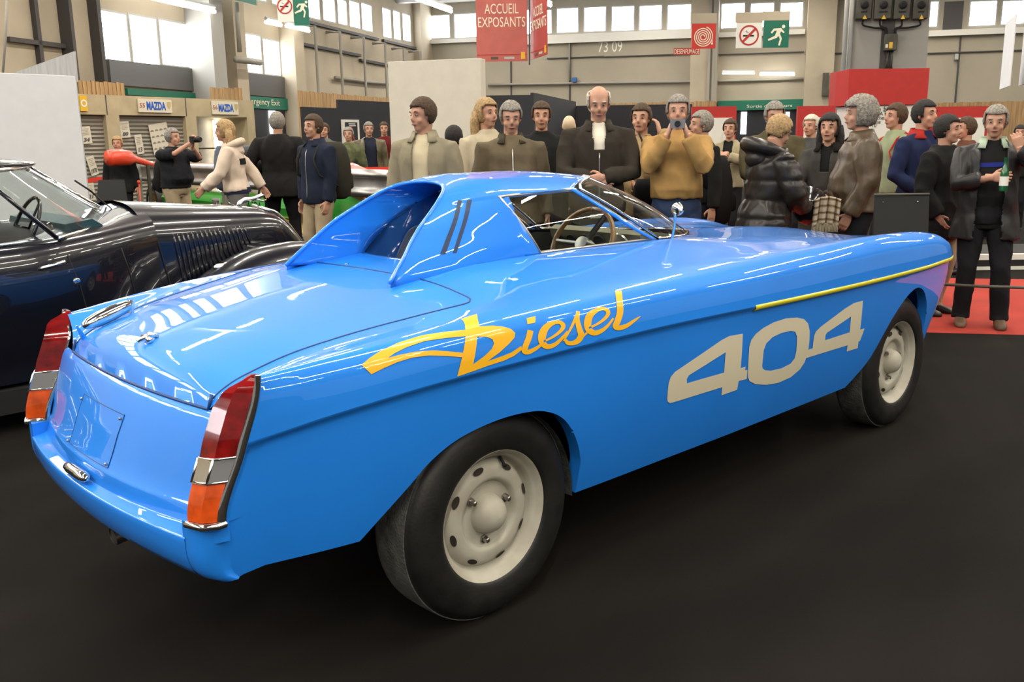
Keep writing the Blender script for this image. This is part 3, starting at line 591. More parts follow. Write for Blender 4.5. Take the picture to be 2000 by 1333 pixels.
# mirror to a full width grid
DECK = [[*row, *[(p[0], -p[1], p[2]) for p in reversed(row[:-1])]] for row in half]
def cab_base(y):  # front edge of the cabin opening (windscreen base), x as a function of |y|
    return cubic([0, .10, .20, .28, .33, .35], [1.86, 1.80, 1.66, 1.48, 1.32, 1.25], [abs(y)])[0]
def in_cabin(x, y): return abs(y) < .325 and .27 < x < cab_base(y)-.02
bluecar = empty('blue_car', (1.2, 0, 0), label='bright blue record coupe with 404 on its side, parked on black carpet', cat='car')
OFF = Vector((-1.2, 0, 0))
def cp(name, mb, m, parent=None, **k):
    """a part of the blue car, built in world coordinates"""
    o = mb.build(name, m, parent or bluecar, **k)
    o.location = OFF if parent is None else (0, 0, 0)
    return o
n, mcol = len(DECK), len(DECK[0]); vs = [p for r in DECK for p in r]; fs = []
for i in range(n-1):
    for j in range(mcol-1):
        c = [DECK[i][j], DECK[i+1][j], DECK[i+1][j+1], DECK[i][j+1]]
        cx = sum(q[0] for q in c)/4; cy = sum(q[1] for q in c)/4
        if in_cabin(cx, cy): continue
        fs.append((i*mcol+j, (i+1)*mcol+j, (i+1)*mcol+j+1, i*mcol+j+1))
shell = MB(); shell.add(vs, fs)
# side shell
def tuck(d, x):
    return .014*float(sst(0, .022, d))+.055*(d/.48)**2.2
rear_arch = [(-.455, .378), (-.40, .432), (-.32, .507), (-.25, .57), (-.155, .615), (-.02, .638), (.105, .634), (.18, .613), (.235, .58), (.28, .53), (.308, .484), (.328, .44), (.337, .406), (.339, .30)]
front_arch = [(2.147, .29), (2.22, .33), (2.32, .395), (2.43, .52), (2.50, .585), (2.58, .64), (2.65, .672), (2.72, .685), (2.79, .665), (2.845, .615), (2.875, .56), (2.889, .50), (2.893, .44), (2.895, .36)]
bx = [-.87, -.70, -.455]; bz = [.375, .378, .378]
def _smooth_arch(A):
    return [(float(p[0]), float(p[1])) for p in catmull([(a, b, 0) for a, b in A], 5)]
rear_arch = _smooth_arch(rear_arch[:-1])+[rear_arch[-1]]; front_arch = _smooth_arch(front_arch[:-1])+[front_arch[-1]]
def z_bottom(x):
    if x < -.455: return float(np.interp(x, [-.87, -.80, -.70, -.455], [.370, .370, .375, .378]))
    if x <= .339: return float(np.interp(x, [p[0] for p in rear_arch], [p[1] for p in rear_arch]))
    if x < 2.147: return float(np.interp(x, [.339, 1.2, 2.147], [.30, .290, .29]))
    if x <= 2.895: return float(np.interp(x, [p[0] for p in front_arch], [p[1] for p in front_arch]))
    return float(np.interp(x, [2.895, 3.385], [.36, .40]))
colsx = set(np.round(np.concatenate([np.linspace(-.79, -.46, 12), np.linspace(-.455, .345, 66), np.linspace(.36, 2.13, 34), np.linspace(2.147, 2.90, 72), np.linspace(2.92, 3.385, 34)]), 4))
colsx |= {.337, .3385, .339, 2.893, 2.895}
colsx = sorted(colsx)
# plan path: (x, y) going round the rear corner, then forward
corner = catmull([(-.8745, .552), (-.8715, .590), (-.858, .626), (-.832, .647), (-.805, .6535), (-.79, .655)], 6)
def ypl(x):  # plan half width below the crease
    if x < -.70: return .655+(x+.70)*.0
    return float(ycr(np.array([x]))[0])
path = [(float(a), float(b)) for a, b in corner[:-1]]+[(x, ypl(x)) for x in colsx]+[(3.392, .2), (3.395, 0)]
def zc2(x): return float(zcr(np.array([max(x, -.7)]))[0])+min(0, x+.70)*.20
def side_pt(x, y, z, s=-1):
    zc = zc2(x); d = max(0, zc-z); tk = tuck(d, x)
    w = float(sst(2.92, 3.2, x)); dx = -1.40*d*d*w
    if x < -.76:
        f_ = min(1, (-.76-x)/.07); dx += f_*float(np.interp(z, [.368, .382, .405, .44, .483], [.055, .025, .010, .001, 0])); tk *= min(1, max(0, (x+.8735)/.075))
    return (x+dx, s*max(0, (y-tk) if x < 3.39 else max(0, y-tk)), z)
for s in (-1, 1):
    # lower band (below the lamps)
    for (za_f, zb_f, nz, start) in ((lambda x: min(z_bottom(x), .53), lambda x: .53, 9, 0), (lambda x: max(z_bottom(x), .53), lambda x: float(zcr(np.array([max(x, -.7)]))[0]), 14, 1)):
        G = []
        for (x, y) in path:
            if start and x < -.80: continue
            za, zb = za_f(x), zb_f(x); col = []
            if start: zb = zc2(x+(float(x_ob(.73))+.825)*max(0, 1-(x+.79)/.40))
            for k in range(nz+1):
                t = k/nz
                if start: t = t  # denser near crease
                z = za+(zb-za)*(1-(1-t)**1.7 if start else t)
                X = x; Y = y
                if start:
                    L = float(x_ob(z))+.825; wt = max(0, 1-(x+.79)/.40); X = x+(L-.035*(1-min(1, (z-.53)*30)) if False else L)*wt
                    if x == colsx[0]: X = float(x_ob(z))
                    Y = ypl(X) if X < 3.3 else y
                col.append(side_pt(X, Y, z, s) if X < 3.3 else side_pt(X, y, z, s))
            G.append(col)
        shell.grid(G, flip=(s > 0))
    # turned-in lip at the bottom edge and arches
    lip = []
    for (x, y) in path:
        zb = z_bottom(x); p = side_pt(x, y if x < -.79 or x > 3.3 else ypl(x), zb, s); lip.append([p, (p[0], p[1]-s*.045, p[2]+.004)])
    shell.grid(lip, flip=(s < 0))
# tail: panel, lip, ledge and bumper skin
prof = [(-.775, .762, .14), (-.786, .757, .14), (-.797, .742, .145), (-.822, .69, .17), (-.846, .64, .19), (-.866, .59, .22), (-.881, .556, .24), (-.889, .5455, .245), (-.8915, .542, .245), (-.893, .537, .24), (-.8945, .52, .235), (-.8965, .502, .22), (-.898, .4975, .21), (-.903, .4945, .20), (-.924, .4895, .17), (-.9275, .4875, .17), (-.929, .484, .17), (-.9285, .47, .17), (-.924, .44, .16), (-.912, .405, .15), (-.897, .382, .15), (-.86, .37, .12)]
ys = np.linspace(-.56, .56, 57)
G = [[(x+k*y*y, y, z) for y in ys] for x, z, k in prof]
shell.grid(G, flip=True)
body = cp('body_shell', shell, M['paint'], smooth=True, merge=.0004, sharp=38)
def side_bvh():
    return BVHTree.FromPolygons([Vector(v) for v in shell.v], shell.f)
BVH = side_bvh()
# boot lid : raised 3 mm above the deck, inside its seam line
def deck_z(x, y):
    h = BVH.ray_cast(Vector((x, y, 1.6)), Vector((0, 0, -1)))
    return h[0].z if h[0] is not None else None
seamL = [(-.752, .40), (-.745, .462), (-.70, .476), (-.543, .492), (-.30, .535), (-.08, .585), (.00, .598), (.03, .585), (.045, .55), (.055, .40), (.06, .2), (.062, 0)]
seam = catmull(seamL, 6); seam = [(-.775+.14*y*y-.0, y) for y in np.linspace(0, .38, 8)]+[tuple(p) for p in seam]
seam_full = seam+[(a, -b) for a, b in reversed(seam)]
def tube_on_deck(pts, r, mb, dz=.0):
    P = []
    for (x, y) in pts:
        z = deck_z(x, y)
        if z is None or x < -.765+.14*y*y: z = .763 if z is None else z
        P.append((x, y, z+dz))
    mb.tube(P, r, 6)
sm = MB()
side_seam = [(x, y) for x, y in seam_full if x > -.74+.0]
half1 = [p for p in seam if p[0] > -.735]
tube_on_deck(half1+[(a, -b) for a, b in reversed(half1)], .0028, sm, .0003)
rear = [(-.7765+.14*y*y, y, .7625) for y in np.linspace(-.47, .47, 40)]
sm.tube([(-.735, -.474, .80), (-.742, -.472, .776)]+rear+[(-.742, .472, .776), (-.735, .474, .80)], .0045, 8)
cp('boot_lid_seam', sm, M['paint_dark'], smooth=True)
# underside plate
ub = MB(); pts = [side_pt(x, y if x < -.79 or x > 3.3 else ypl(x), .36)[:2] for x, y in path if x < -.5 or .5 < x < 2.0 or x > 2.95]
ub.add([(x, -.50, .33) for x in (-.8, 3.1)]+[(x, .50, .33) for x in (3.1, -.8)], [(0, 1, 2, 3)])
ub.add([(.36, -.67, .305), (2.12, -.67, .305), (2.12, .67, .305), (.36, .67, .305)], [(0, 1, 2, 3)])
ub.add([(-.82, -.57, .376), (-.46, -.66, .380), (-.46, .66, .380), (-.82, .57, .376)], [(0, 1, 2, 3)])
cp('underbody', ub, M['black'])
# wheel arch liners
for xw, s, nm in ((0, -1, 'r'), (0, 1, 'r'), (2.62, -1, 'f'), (2.62, 1, 'f')):
    l = MB(); G = []
    for k in range(25):
        a = R(-2+142*k/24) if nm == 'r' else R(5+135*k/24); r = .365 if nm == 'r' else .37
        G.append([(xw-.03+r*math.cos(a), s*yy, .30+r*.98*math.sin(a)) for yy in (.712, .60, .44)])
    l.grid(G)
    l.add([G[k][2] for k in range(25)]+[(xw-.03, s*.44, .30)], [(k, k+1, 25) for k in range(24)])
    cp('wheel_arch_liner', l, M['liner'], smooth=True, sharp=40)
# sill flange and exhaust
ex = MB(); ex.tube([(-.55, .10, .29), (-.72, .10, .275), (-.815, .10, .262)], .028, 20, cap=False); ex.tube([(-.56, .10, .289), (-.812, .10, .2625)], .022, 20)
ex.mi = [0]*(len(ex.f)); cp('exhaust_pipe', ex, M['chrome_dull'], smooth=True, sharp=40)

# ---- tail lamps
def tail_lamp(s):
    e = empty('tail_lamp', (0, 0, 0)); e.parent = bluecar; e.location = OFF
    def sec(z):
        xo = float(x_ob(z)); rr = float(np.interp(z, [.53, .72, .80, .845, .87], [.040, .058, .058, .048, .0]))
        return [(xo+.012, .648), (xo-.004, .652), (xo-rr+.004, .632), (xo-rr-.014*min(1, rr*20), .592), (xo-.004, .566), (xo+.012, .562)]
    def part(name, z0, z1, m, n=8, grow=0, top=None):
        mb = MB(); G = []
        for k in range(n+1):
            z = z0+(z1-z0)*k/n; q = sec(z)
            cx = sum(a for a, b in q)/6; cy = sum(b for a, b in q)/6
            G.append([((a-cx)*(1+grow)+cx-(grow*.02), s*((b-cy)*(1+grow)+cy), z+(top*(a-q[0][0]) if top else 0)) for a, b in q])
        mb.grid(G, flip=(s > 0)); nn = len(G[0])
        mb.add(G[0], [tuple(range(nn))]); mb.add(G[-1], [tuple(range(nn))])
        return mb.build(name, m, e, sharp=20, smooth=True)
    part('amber_lens', .542, .632, M['amber_lens'])
    part('reflector_band', .632, .690, M['chrome'], grow=.07)
    fb = MB()
    for zz in (.634, .688): fb.tube([(a-.002, s*b, zz) for a, b in sec(zz)], .0035, 6)
    for vi in (2, 3): fb.tube([(sec(zz)[vi][0]-.003, s*sec(zz)[vi][1], zz) for zz in (.634, .688)], .0035, 6)
    fb.build('reflector_frame', M['chrome'], e, smooth=True)
    rf = MB(); q = sec(.66)
    y0, y1 = q[3][1]+.006, q[2][1]-.004; x0, x1 = q[3][0]-.006, q[2][0]-.006
    rf.add([(x0, s*y0, .640), (x1, s*y1, .640), (x1+.018, s*y1, .684), (x0+.018, s*y0, .684)], [(0, 1, 2, 3)]); o = rf.build('reflector', M['reflector'], e); solidify(o, .002)
    # red lens closes to a point at the top
    mb = MB(); G = []
    for k in range(17):
        z = .690+(.872-.690)*k/16; q = sec(z); tt = max(0, (z-.80)/.072)
        G.append([(a, s*(b+(.640-b)*tt*.75*(1 if b < .62 else 0)), z) for a, b in q])
    mb.grid(G, flip=(s > 0)); nn = 6; mb.add(G[-1], [tuple(range(nn))]); mb.build('red_lens', M['red_lens'], e, smooth=True, sharp=20)
    # chrome trim following the base outline
    tr = MB(); P = []
    for z in np.linspace(.53, .874, 22): P.append((float(x_ob(z))+.004, s*.652, z))
    tr.tube(P, [.008+.004*min(1, (.874-p[2])*12) for p in P], 8, flat=.45, up=(1, 0, 0))
    P2 = [(float(x_ob(z))+.004, s*(.560 if z < .80 else .560+(.640-.560)*min(1, (z-.80)/.07)), z) for z in np.linspace(.53, .87, 20)]
    tr.tube(P2, .008, 8, flat=.5, up=(1, 0, 0))
    q = sec(.535); tr.prism([(0, 0)], 0, 0) if False else None
    tr.tube([(q[0][0]+.0, s*.654, .533), (q[1][0], s*.656, .533), (q[2][0], s*.636, .532), (q[3][0]-.002, s*.588, .532), (q[4][0], s*.562, .533)], .009, 8)
    tr.build('chrome_trim', M['chrome'], e, smooth=True, sharp=50)
    bl = MB(); q = sec(.53); pp = [(-.8735, .553), (-.868, .588), (-.853, .620), (-.828, .640), (-.80, .645), (-.785, .60), (-.80, .553)]; bl.add([(a, s*b, z) for z in (.484, .5305) for a, b in pp], [tuple(range(7)), tuple(range(13, 6, -1))]+[(i, (i+1) % 7, (i+1) % 7+7, i+7) for i in range(7)]); bl.build('lamp_plinth', M['paint'], e)
tail_lamp(-1); tail_lamp(1)

# ---- number plate panel, plate lamp, boot fittings
pl = MB(); Gp = []
for z in np.linspace(.553, .69, 24):
    row = []
    for y in np.linspace(-.115, .195, 10):
        x = float(np.interp(z, [p[1] for p in reversed(prof[:8])], [p[0]+p[2]*y*y for p in reversed(prof[:8])]))-.0012; row.append((x, y, z))
    Gp.append(row)
ol = MB(); ol.tube([(p[0]-.0002, p[1], p[2]) for p in Gp[0]+[r[-1] for r in Gp[1:]]+list(reversed(Gp[-1][:-1]))+[r[0] for r in reversed(Gp[:-1])]], .0012, 5); cp('panel_edge', ol, M['paint_dark'])
pl.grid(Gp); o = cp('number_plate_panel', pl, M['paint'], smooth=True)
for y, z in ((-.105, .68), (.185, .68), (-.105, .562), (.185, .562)):
    sc = MB(); x = float(np.interp(z, [p[1] for p in reversed(prof[:8])], [p[0] for p in reversed(prof[:8])])); sc.ball((x-.004, y, z), .0045, 8); cp('panel_screw', sc, M['chrome_dull'], smooth=True)
pe = MB(); Pq = [(-.918+.2*(y-.03)**2, y, .515) for y in np.linspace(-.055, .115, 9)]
pe.tube(Pq, [.006, .013, .015, .015, .015, .015, .015, .013, .006], 12, flat=1.15); cp('plate_lamp', pe, M['chrome'], smooth=True)
bu = MB(); P = [Vector((-.722, .435, .846)), Vector((-.562, .452, .893))]
bu.tube([P[0].lerp(P[1], t) for t in (0, .03, .12, .35, .65, .9, .99, 1)], [.002, .011, .019, .025, .025, .021, .018, .003], 14); bu.tube([(-.562, .452, .868), (-.550, .452, .908)], .012, 8)
cp('chrome_lamp_housing', bu, M['chrome'], smooth=True, sharp=50)
fn = MB(); fn.prism([(-.725, .80), (-.705, .80), (-.735, .852), (-.74, .85)], .438, .442); fn.tube([(-.715, .44, .795), (-.722, .44, .82)], .006, 8); cp('catch_lever', fn, M['paint'])
lt = MB(); zl = deck_z(-.70, -.0) or .86
lt.tube([(-.725, -.012, zl+.004), (-.69, -.012, zl+.018), (-.665, -.012, zl+.010)], [.006, .009, .006], 8); lt.tube([(-.70, -.035, zl+.008), (-.70, .012, zl+.012)], .006, 8); lt.ball((-.70, -.036, zl+.008), .010, 8)
cp('boot_latch', lt, M['chrome'], smooth=True)

# ---- yellow stripe on the crease
st = MB(); G = []
for x in list(np.linspace(1.245, 3.2, 70))+list(np.linspace(3.215, 3.38, 12)):
    z = float(zcr(np.array([x]))[0]); y = float(ycr(np.array([x]))[0])
    wz = .0115
    G.append([(x, -(y+.0015-.013), z-.0215), (x, -(y+.002), z-.0125), (x, -(y+.003), z-.004), (x, -(y+.0005), z+.004)])
st.grid(G, flip=True); o = cp('yellow_stripe', st, M['yellow'], smooth=True); solidify(o, .003, 1)

# ---- painted numbers and script on the flank (flat artwork wrapped onto the body)
G404 = [[[(0.7502,0.5352),(0.7478,0.5607),(0.7471,0.594),(0.7559,0.6153),(0.7774,0.6287),(1.0488,0.697),(1.097,0.704),(1.1855,0.6987),(1.1954,0.5644),(1.2297,0.5647),(1.2284,0.5492),(1.2454,0.5484),(1.2503,0.5106),(1.195,0.5136),(1.1948,0.4787),(1.0913,0.4783),(1.0872,0.5111),(0.7892,0.5161),(0.7685,0.5183),(0.7547,0.5258)],[(1.0804,0.6459),(1.0853,0.5679),(0.8558,0.5723),(0.8518,0.5888),(0.8625,0.6002)]],[[(1.2517,0.5362),(1.2423,0.5926),(1.2385,0.6382),(1.2477,0.6646),(1.2765,0.6838),(1.3259,0.6987),(1.4013,0.7102),(1.4919,0.7122),(1.5755,0.7032),(1.6321,0.6887),(1.6696,0.6653),(1.6909,0.63),(1.6983,0.5898),(1.7011,0.55),(1.6982,0.5274),(1.6883,0.498),(1.6583,0.4716),(1.5957,0.4504),(1.503,0.445),(1.4077,0.4552),(1.3233,0.4755),(1.2756,0.497),(1.257,0.5167)],[(1.3495,0.5455),(1.3454,0.6079),(1.3589,0.6331),(1.3998,0.6509),(1.4665,0.6575),(1.5366,0.6553),(1.5716,0.646),(1.5909,0.6234),(1.602,0.5606),(1.5966,0.5304),(1.571,0.5129),(1.5049,0.5058),(1.423,0.511),(1.3772,0.5216),(1.3562,0.5331)]],[[(1.6901,0.5493),(1.7353,0.5495),(1.732,0.6007),(1.7436,0.6198),(1.7773,0.6335),(1.9763,0.6835),(2.0571,0.6975),(2.1418,0.6972),(2.1521,0.565),(2.1952,0.5639),(2.1703,0.5087),(2.1583,0.5093),(2.1632,0.4769),(2.0583,0.4793),(2.0563,0.5086),(1.6888,0.5145)],[(2.0449,0.64),(2.0519,0.568),(1.8355,0.5674),(1.8316,0.5894),(1.8432,0.5995)]]]
GDIESEL = [[[(-0.4446,0.3563),(-0.4176,0.3677),(-0.3884,0.377),(-0.3252,0.3882),(-0.2538,0.3916),(-0.1911,0.3859),(-0.1263,0.3766),(-0.1348,0.3587),(-0.1935,0.3666),(-0.2572,0.373),(-0.3137,0.3694),(-0.3521,0.362),(-0.3729,0.3549),(-0.3419,0.3548),(-0.2988,0.352),(-0.2466,0.3434),(-0.2021,0.3312),(-0.1563,0.3179),(-0.1634,0.3083),(-0.2092,0.321),(-0.263,0.334),(-0.307,0.3394),(-0.3509,0.3387),(-0.3901,0.3339),(-0.4245,0.328)]],[[(-0.0978,0.4189),(-0.0666,0.4231),(-0.0365,0.4248),(-0.0636,0.3991),(-0.0795,0.3777),(-0.0355,0.3705),(-0.0028,0.3602),(0.0197,0.3487),(0.0298,0.3358),(0.0233,0.3243),(0.0035,0.3133),(-0.0359,0.2963),(-0.0808,0.2823),(-0.029,0.2853),(0.0049,0.2886),(0.0436,0.299),(0.0451,0.2888),(0.0122,0.278),(-0.0248,0.273),(-0.0847,0.2708),(-0.1269,0.2677),(-0.1838,0.2651),(-0.1578,0.3182),(-0.1451,0.3423),(-0.1263,0.3766),(-0.1138,0.3932),(-0.1034,0.4078)],[(-0.1008,0.3505),(-0.0707,0.3436),(-0.0532,0.3339),(-0.0508,0.3219),(-0.0623,0.3095),(-0.0879,0.2974),(-0.1292,0.284)]],[[(0.0905,0.3701),(0.126,0.3708),(0.1122,0.3517),(0.0825,0.3522)]],[[(0.0766,0.337),(0.0736,0.3321),(0.0709,0.3272),(0.0682,0.3226),(0.0653,0.3183),(0.0618,0.314),(0.0575,0.3094),(0.0532,0.3048),(0.0498,0.3005),(0.047,0.2968),(0.0444,0.2932),(0.0426,0.2889),(0.0437,0.283),(0.049,0.2777),(0.0557,0.2747),(0.0626,0.2733),(0.0695,0.2729),(0.0765,0.2734),(0.0838,0.2746),(0.0909,0.2761),(0.0978,0.2778),(0.1041,0.2798),(0.1103,0.282),(0.1162,0.2843),(0.1221,0.2866),(0.1172,0.2926),(0.1106,0.2911),(0.1041,0.2896),(0.0977,0.2882),(0.0915,0.2871),(0.0848,0.2861),(0.078,0.2852),(0.0719,0.2847),(0.0676,0.2849),(0.0649,0.2857),(0.0635,0.2867),(0.0638,0.2871),(0.0653,0.2859),(0.0658,0.2847),(0.0661,0.286),(0.0675,0.2887),(0.0695,0.2921),(0.0723,0.2958),(0.0762,0.3002),(0.0805,0.305),(0.0848,0.3101),(0.0884,0.3152),(0.0917,0.3202),(0.0947,0.325),(0.0978,0.3297)]],[[(0.131,0.2937),(0.1406,0.2949),(0.1504,0.2961),(0.1603,0.2974),(0.1701,0.2992),(0.18,0.3014),(0.19,0.304),(0.1995,0.3068),(0.2077,0.3098),(0.2145,0.313),(0.2203,0.3165),(0.2247,0.3207),(0.2266,0.3263),(0.2245,0.332),(0.2198,0.3366),(0.214,0.3402),(0.2077,0.343),(0.2007,0.3447),(0.1932,0.3456),(0.1852,0.346),(0.177,0.3457),(0.1682,0.3451),(0.1587,0.3439),(0.149,0.342),(0.1397,0.3391),(0.1316,0.3351),(0.1247,0.3305),(0.119,0.3254),(0.1147,0.32),(0.1116,0.3141),(0.1098,0.3077),(0.1096,0.3011),(0.1115,0.2945),(0.1157,0.2885),(0.1217,0.2831),(0.1293,0.2784),(0.1384,0.275),(0.1479,0.2735),(0.1573,0.2734),(0.1668,0.2742),(0.176,0.276),(0.185,0.2787),(0.1939,0.2824),(0.2023,0.2865),(0.21,0.2904),(0.2168,0.2941),(0.223,0.298),(0.2288,0.3018),(0.2348,0.3057),(0.2288,0.3104),(0.222,0.307),(0.2155,0.3037),(0.2089,0.3005),(0.2018,0.2974),(0.1937,0.2941),(0.1852,0.2907),(0.1767,0.2879),(0.169,0.2862),(0.1616,0.2855),(0.1544,0.2855),(0.1482,0.2863),(0.1444,0.2875),(0.1422,0.2891),(0.1402,0.2915),(0.1388,0.2943),(0.1382,0.2968),(0.1384,0.2993),(0.1394,0.3026),(0.1411,0.3064),(0.1431,0.31),(0.1454,0.3136),(0.1483,0.3172),(0.1516,0.3206),(0.1552,0.3236),(0.1599,0.3265),(0.166,0.3294),(0.1728,0.3319),(0.1793,0.3337),(0.1855,0.3346),(0.1915,0.3348),(0.1968,0.3344),(0.2008,0.3335),(0.2039,0.3318),(0.2064,0.3294),(0.2076,0.3273),(0.2078,0.3266),(0.2077,0.3258),(0.2067,0.3236),(0.2038,0.3207),(0.1994,0.3176),(0.1929,0.3145),(0.1845,0.3112),(0.1752,0.3082),(0.166,0.3055),(0.157,0.3034),(0.1477,0.3017),(0.1381,0.3001),(0.1286,0.2985)]],[[(0.2124,0.2828),(0.2219,0.2903),(0.2316,0.2979),(0.2417,0.3058),(0.2524,0.3141),(0.2632,0.3231),(0.2742,0.3326),(0.2859,0.3423),(0.299,0.3524),(0.2895,0.3588),(0.2759,0.3479),(0.2644,0.3376),(0.2541,0.3279),(0.2442,0.3186),(0.2344,0.3099),(0.225,0.3016),(0.2159,0.2936),(0.2071,0.2856)]],[[(0.2869,0.3598),(0.2815,0.3537),(0.2769,0.3478),(0.2729,0.3416),(0.2701,0.3348),(0.2689,0.3275),(0.2687,0.32),(0.269,0.313),(0.2694,0.3066),(0.2705,0.301),(0.2719,0.2964),(0.2726,0.2936),(0.2724,0.2921),(0.2713,0.2901),(0.2692,0.2876),(0.2663,0.2851),(0.2633,0.2832),(0.2595,0.2817),(0.2543,0.2805),(0.2485,0.2796),(0.2434,0.2793),(0.2392,0.2796),(0.2352,0.2805),(0.2318,0.2816),(0.2297,0.2823),(0.2287,0.2824),(0.2273,0.2834),(0.2255,0.2856),(0.2235,0.288),(0.2149,0.2873),(0.2149,0.285),(0.2147,0.2824),(0.2157,0.2788),(0.2194,0.275),(0.2248,0.2721),(0.2309,0.2701),(0.2376,0.2686),(0.2448,0.2676),(0.2524,0.2672),(0.2607,0.2672),(0.2692,0.268),(0.2774,0.2697),(0.2844,0.2726),(0.2904,0.2764),(0.2952,0.2809),(0.2984,0.2865),(0.2986,0.2928),(0.2967,0.2982),(0.2944,0.3027),(0.2928,0.3074),(0.2915,0.3134),(0.2903,0.3202),(0.2894,0.3269),(0.2894,0.3328),(0.2908,0.3381),(0.2935,0.3436),(0.2972,0.3494),(0.3014,0.3556)]],[[(0.2777,0.2734),(0.2838,0.2763),(0.29,0.2792),(0.2961,0.282),(0.3021,0.2847),(0.308,0.2871),(0.3138,0.2895),(0.3196,0.2918),(0.3254,0.2942),(0.3207,0.2987),(0.3146,0.2965),(0.3086,0.2944),(0.3025,0.2922),(0.2963,0.2898),(0.2899,0.2872),(0.2835,0.2846),(0.2772,0.2819),(0.2709,0.2792)]],[[(0.3236,0.3005),(0.3354,0.3021),(0.3476,0.3036),(0.3597,0.3053),(0.3713,0.3074),(0.3824,0.31),(0.3932,0.313),(0.4032,0.3162),(0.4117,0.3196),(0.4186,0.3233),(0.4242,0.3274),(0.4281,0.3322),(0.4293,0.338),(0.4267,0.3438),(0.4217,0.3483),(0.4156,0.3517),(0.4088,0.3543),(0.4016,0.3558),(0.3937,0.3564),(0.3853,0.3563),(0.3764,0.3558),(0.3666,0.3549),(0.3558,0.3536),(0.3445,0.3515),(0.3337,0.3482),(0.3245,0.3436),(0.3171,0.3384),(0.3115,0.3327),(0.3075,0.3269),(0.3047,0.3206),(0.303,0.3136),(0.3031,0.3062),(0.3062,0.2988),(0.3126,0.2922),(0.3209,0.2868),(0.3307,0.2826),(0.3415,0.2797),(0.3527,0.2788),(0.3634,0.2795),(0.3734,0.2809),(0.3826,0.2829),(0.3909,0.2853),(0.3987,0.2884),(0.406,0.2918),(0.4131,0.2955),(0.4202,0.2996),(0.4271,0.3041),(0.4341,0.3087),(0.4411,0.3133),(0.4353,0.3174),(0.4274,0.3133),(0.4198,0.3091),(0.4122,0.3053),(0.4048,0.302),(0.3973,0.2992),(0.3898,0.2968),(0.3825,0.295),(0.375,0.2937),(0.3668,0.2928),(0.3583,0.2923),(0.3509,0.2925),(0.3458,0.2935),(0.342,0.2953),(0.338,0.2981),(0.335,0.3013),(0.3336,0.3037),(0.3335,0.3063),(0.3342,0.3102),(0.3358,0.3148),(0.3378,0.3191),(0.34,0.3229),(0.3427,0.3265),(0.3458,0.3298),(0.3494,0.3327),(0.3544,0.3356),(0.3615,0.3387),(0.3697,0.3415),(0.3775,0.3436),(0.3844,0.3448),(0.391,0.3454),(0.3966,0.3453),(0.401,0.3445),(0.4047,0.3428),(0.4078,0.3402),(0.4094,0.3378),(0.4097,0.3367),(0.4097,0.3358),(0.4087,0.3336),(0.406,0.3306),(0.4017,0.3274),(0.3953,0.324),(0.3868,0.3205),(0.3772,0.3171),(0.367,0.3141),(0.3564,0.3117),(0.3448,0.3096),(0.3328,0.3076),(0.321,0.3056)]],[[(0.5053,0.4009),(0.4948,0.3908),(0.4865,0.3813),(0.4797,0.3724),(0.4734,0.3636),(0.4681,0.3546),(0.4644,0.3461),(0.4617,0.3384),(0.4592,0.3319),(0.4558,0.326),(0.4516,0.3202),(0.4468,0.3146),(0.4427,0.3097),(0.439,0.306),(0.4349,0.3026),(0.4305,0.2984),(0.4288,0.2914),(0.4344,0.2844),(0.4424,0.2804),(0.451,0.2782),(0.4598,0.277),(0.4691,0.2768),(0.479,0.2772),(0.4894,0.2783),(0.4997,0.2799),(0.51,0.2823),(0.5203,0.2854),(0.5301,0.2886),(0.539,0.2916),(0.5467,0.2942),(0.5538,0.2968),(0.5606,0.2994),(0.5676,0.302),(0.5659,0.3041),(0.5577,0.303),(0.5497,0.3018),(0.5415,0.3006),(0.5325,0.2991),(0.5225,0.2971),(0.512,0.2947),(0.5018,0.2926),(0.4925,0.2912),(0.4835,0.2905),(0.4745,0.2901),(0.4665,0.2903),(0.4606,0.291),(0.4566,0.292),(0.4541,0.2931),(0.4541,0.2934),(0.4558,0.2913),(0.456,0.2896),(0.4582,0.2913),(0.4628,0.2949),(0.4678,0.2997),(0.4725,0.305),(0.4779,0.311),(0.4836,0.318),(0.4882,0.3258),(0.4915,0.3343),(0.4943,0.3431),(0.4978,0.352),(0.5027,0.361),(0.5089,0.37),(0.5158,0.3793),(0.5239,0.3887),(0.534,0.3987)]]]

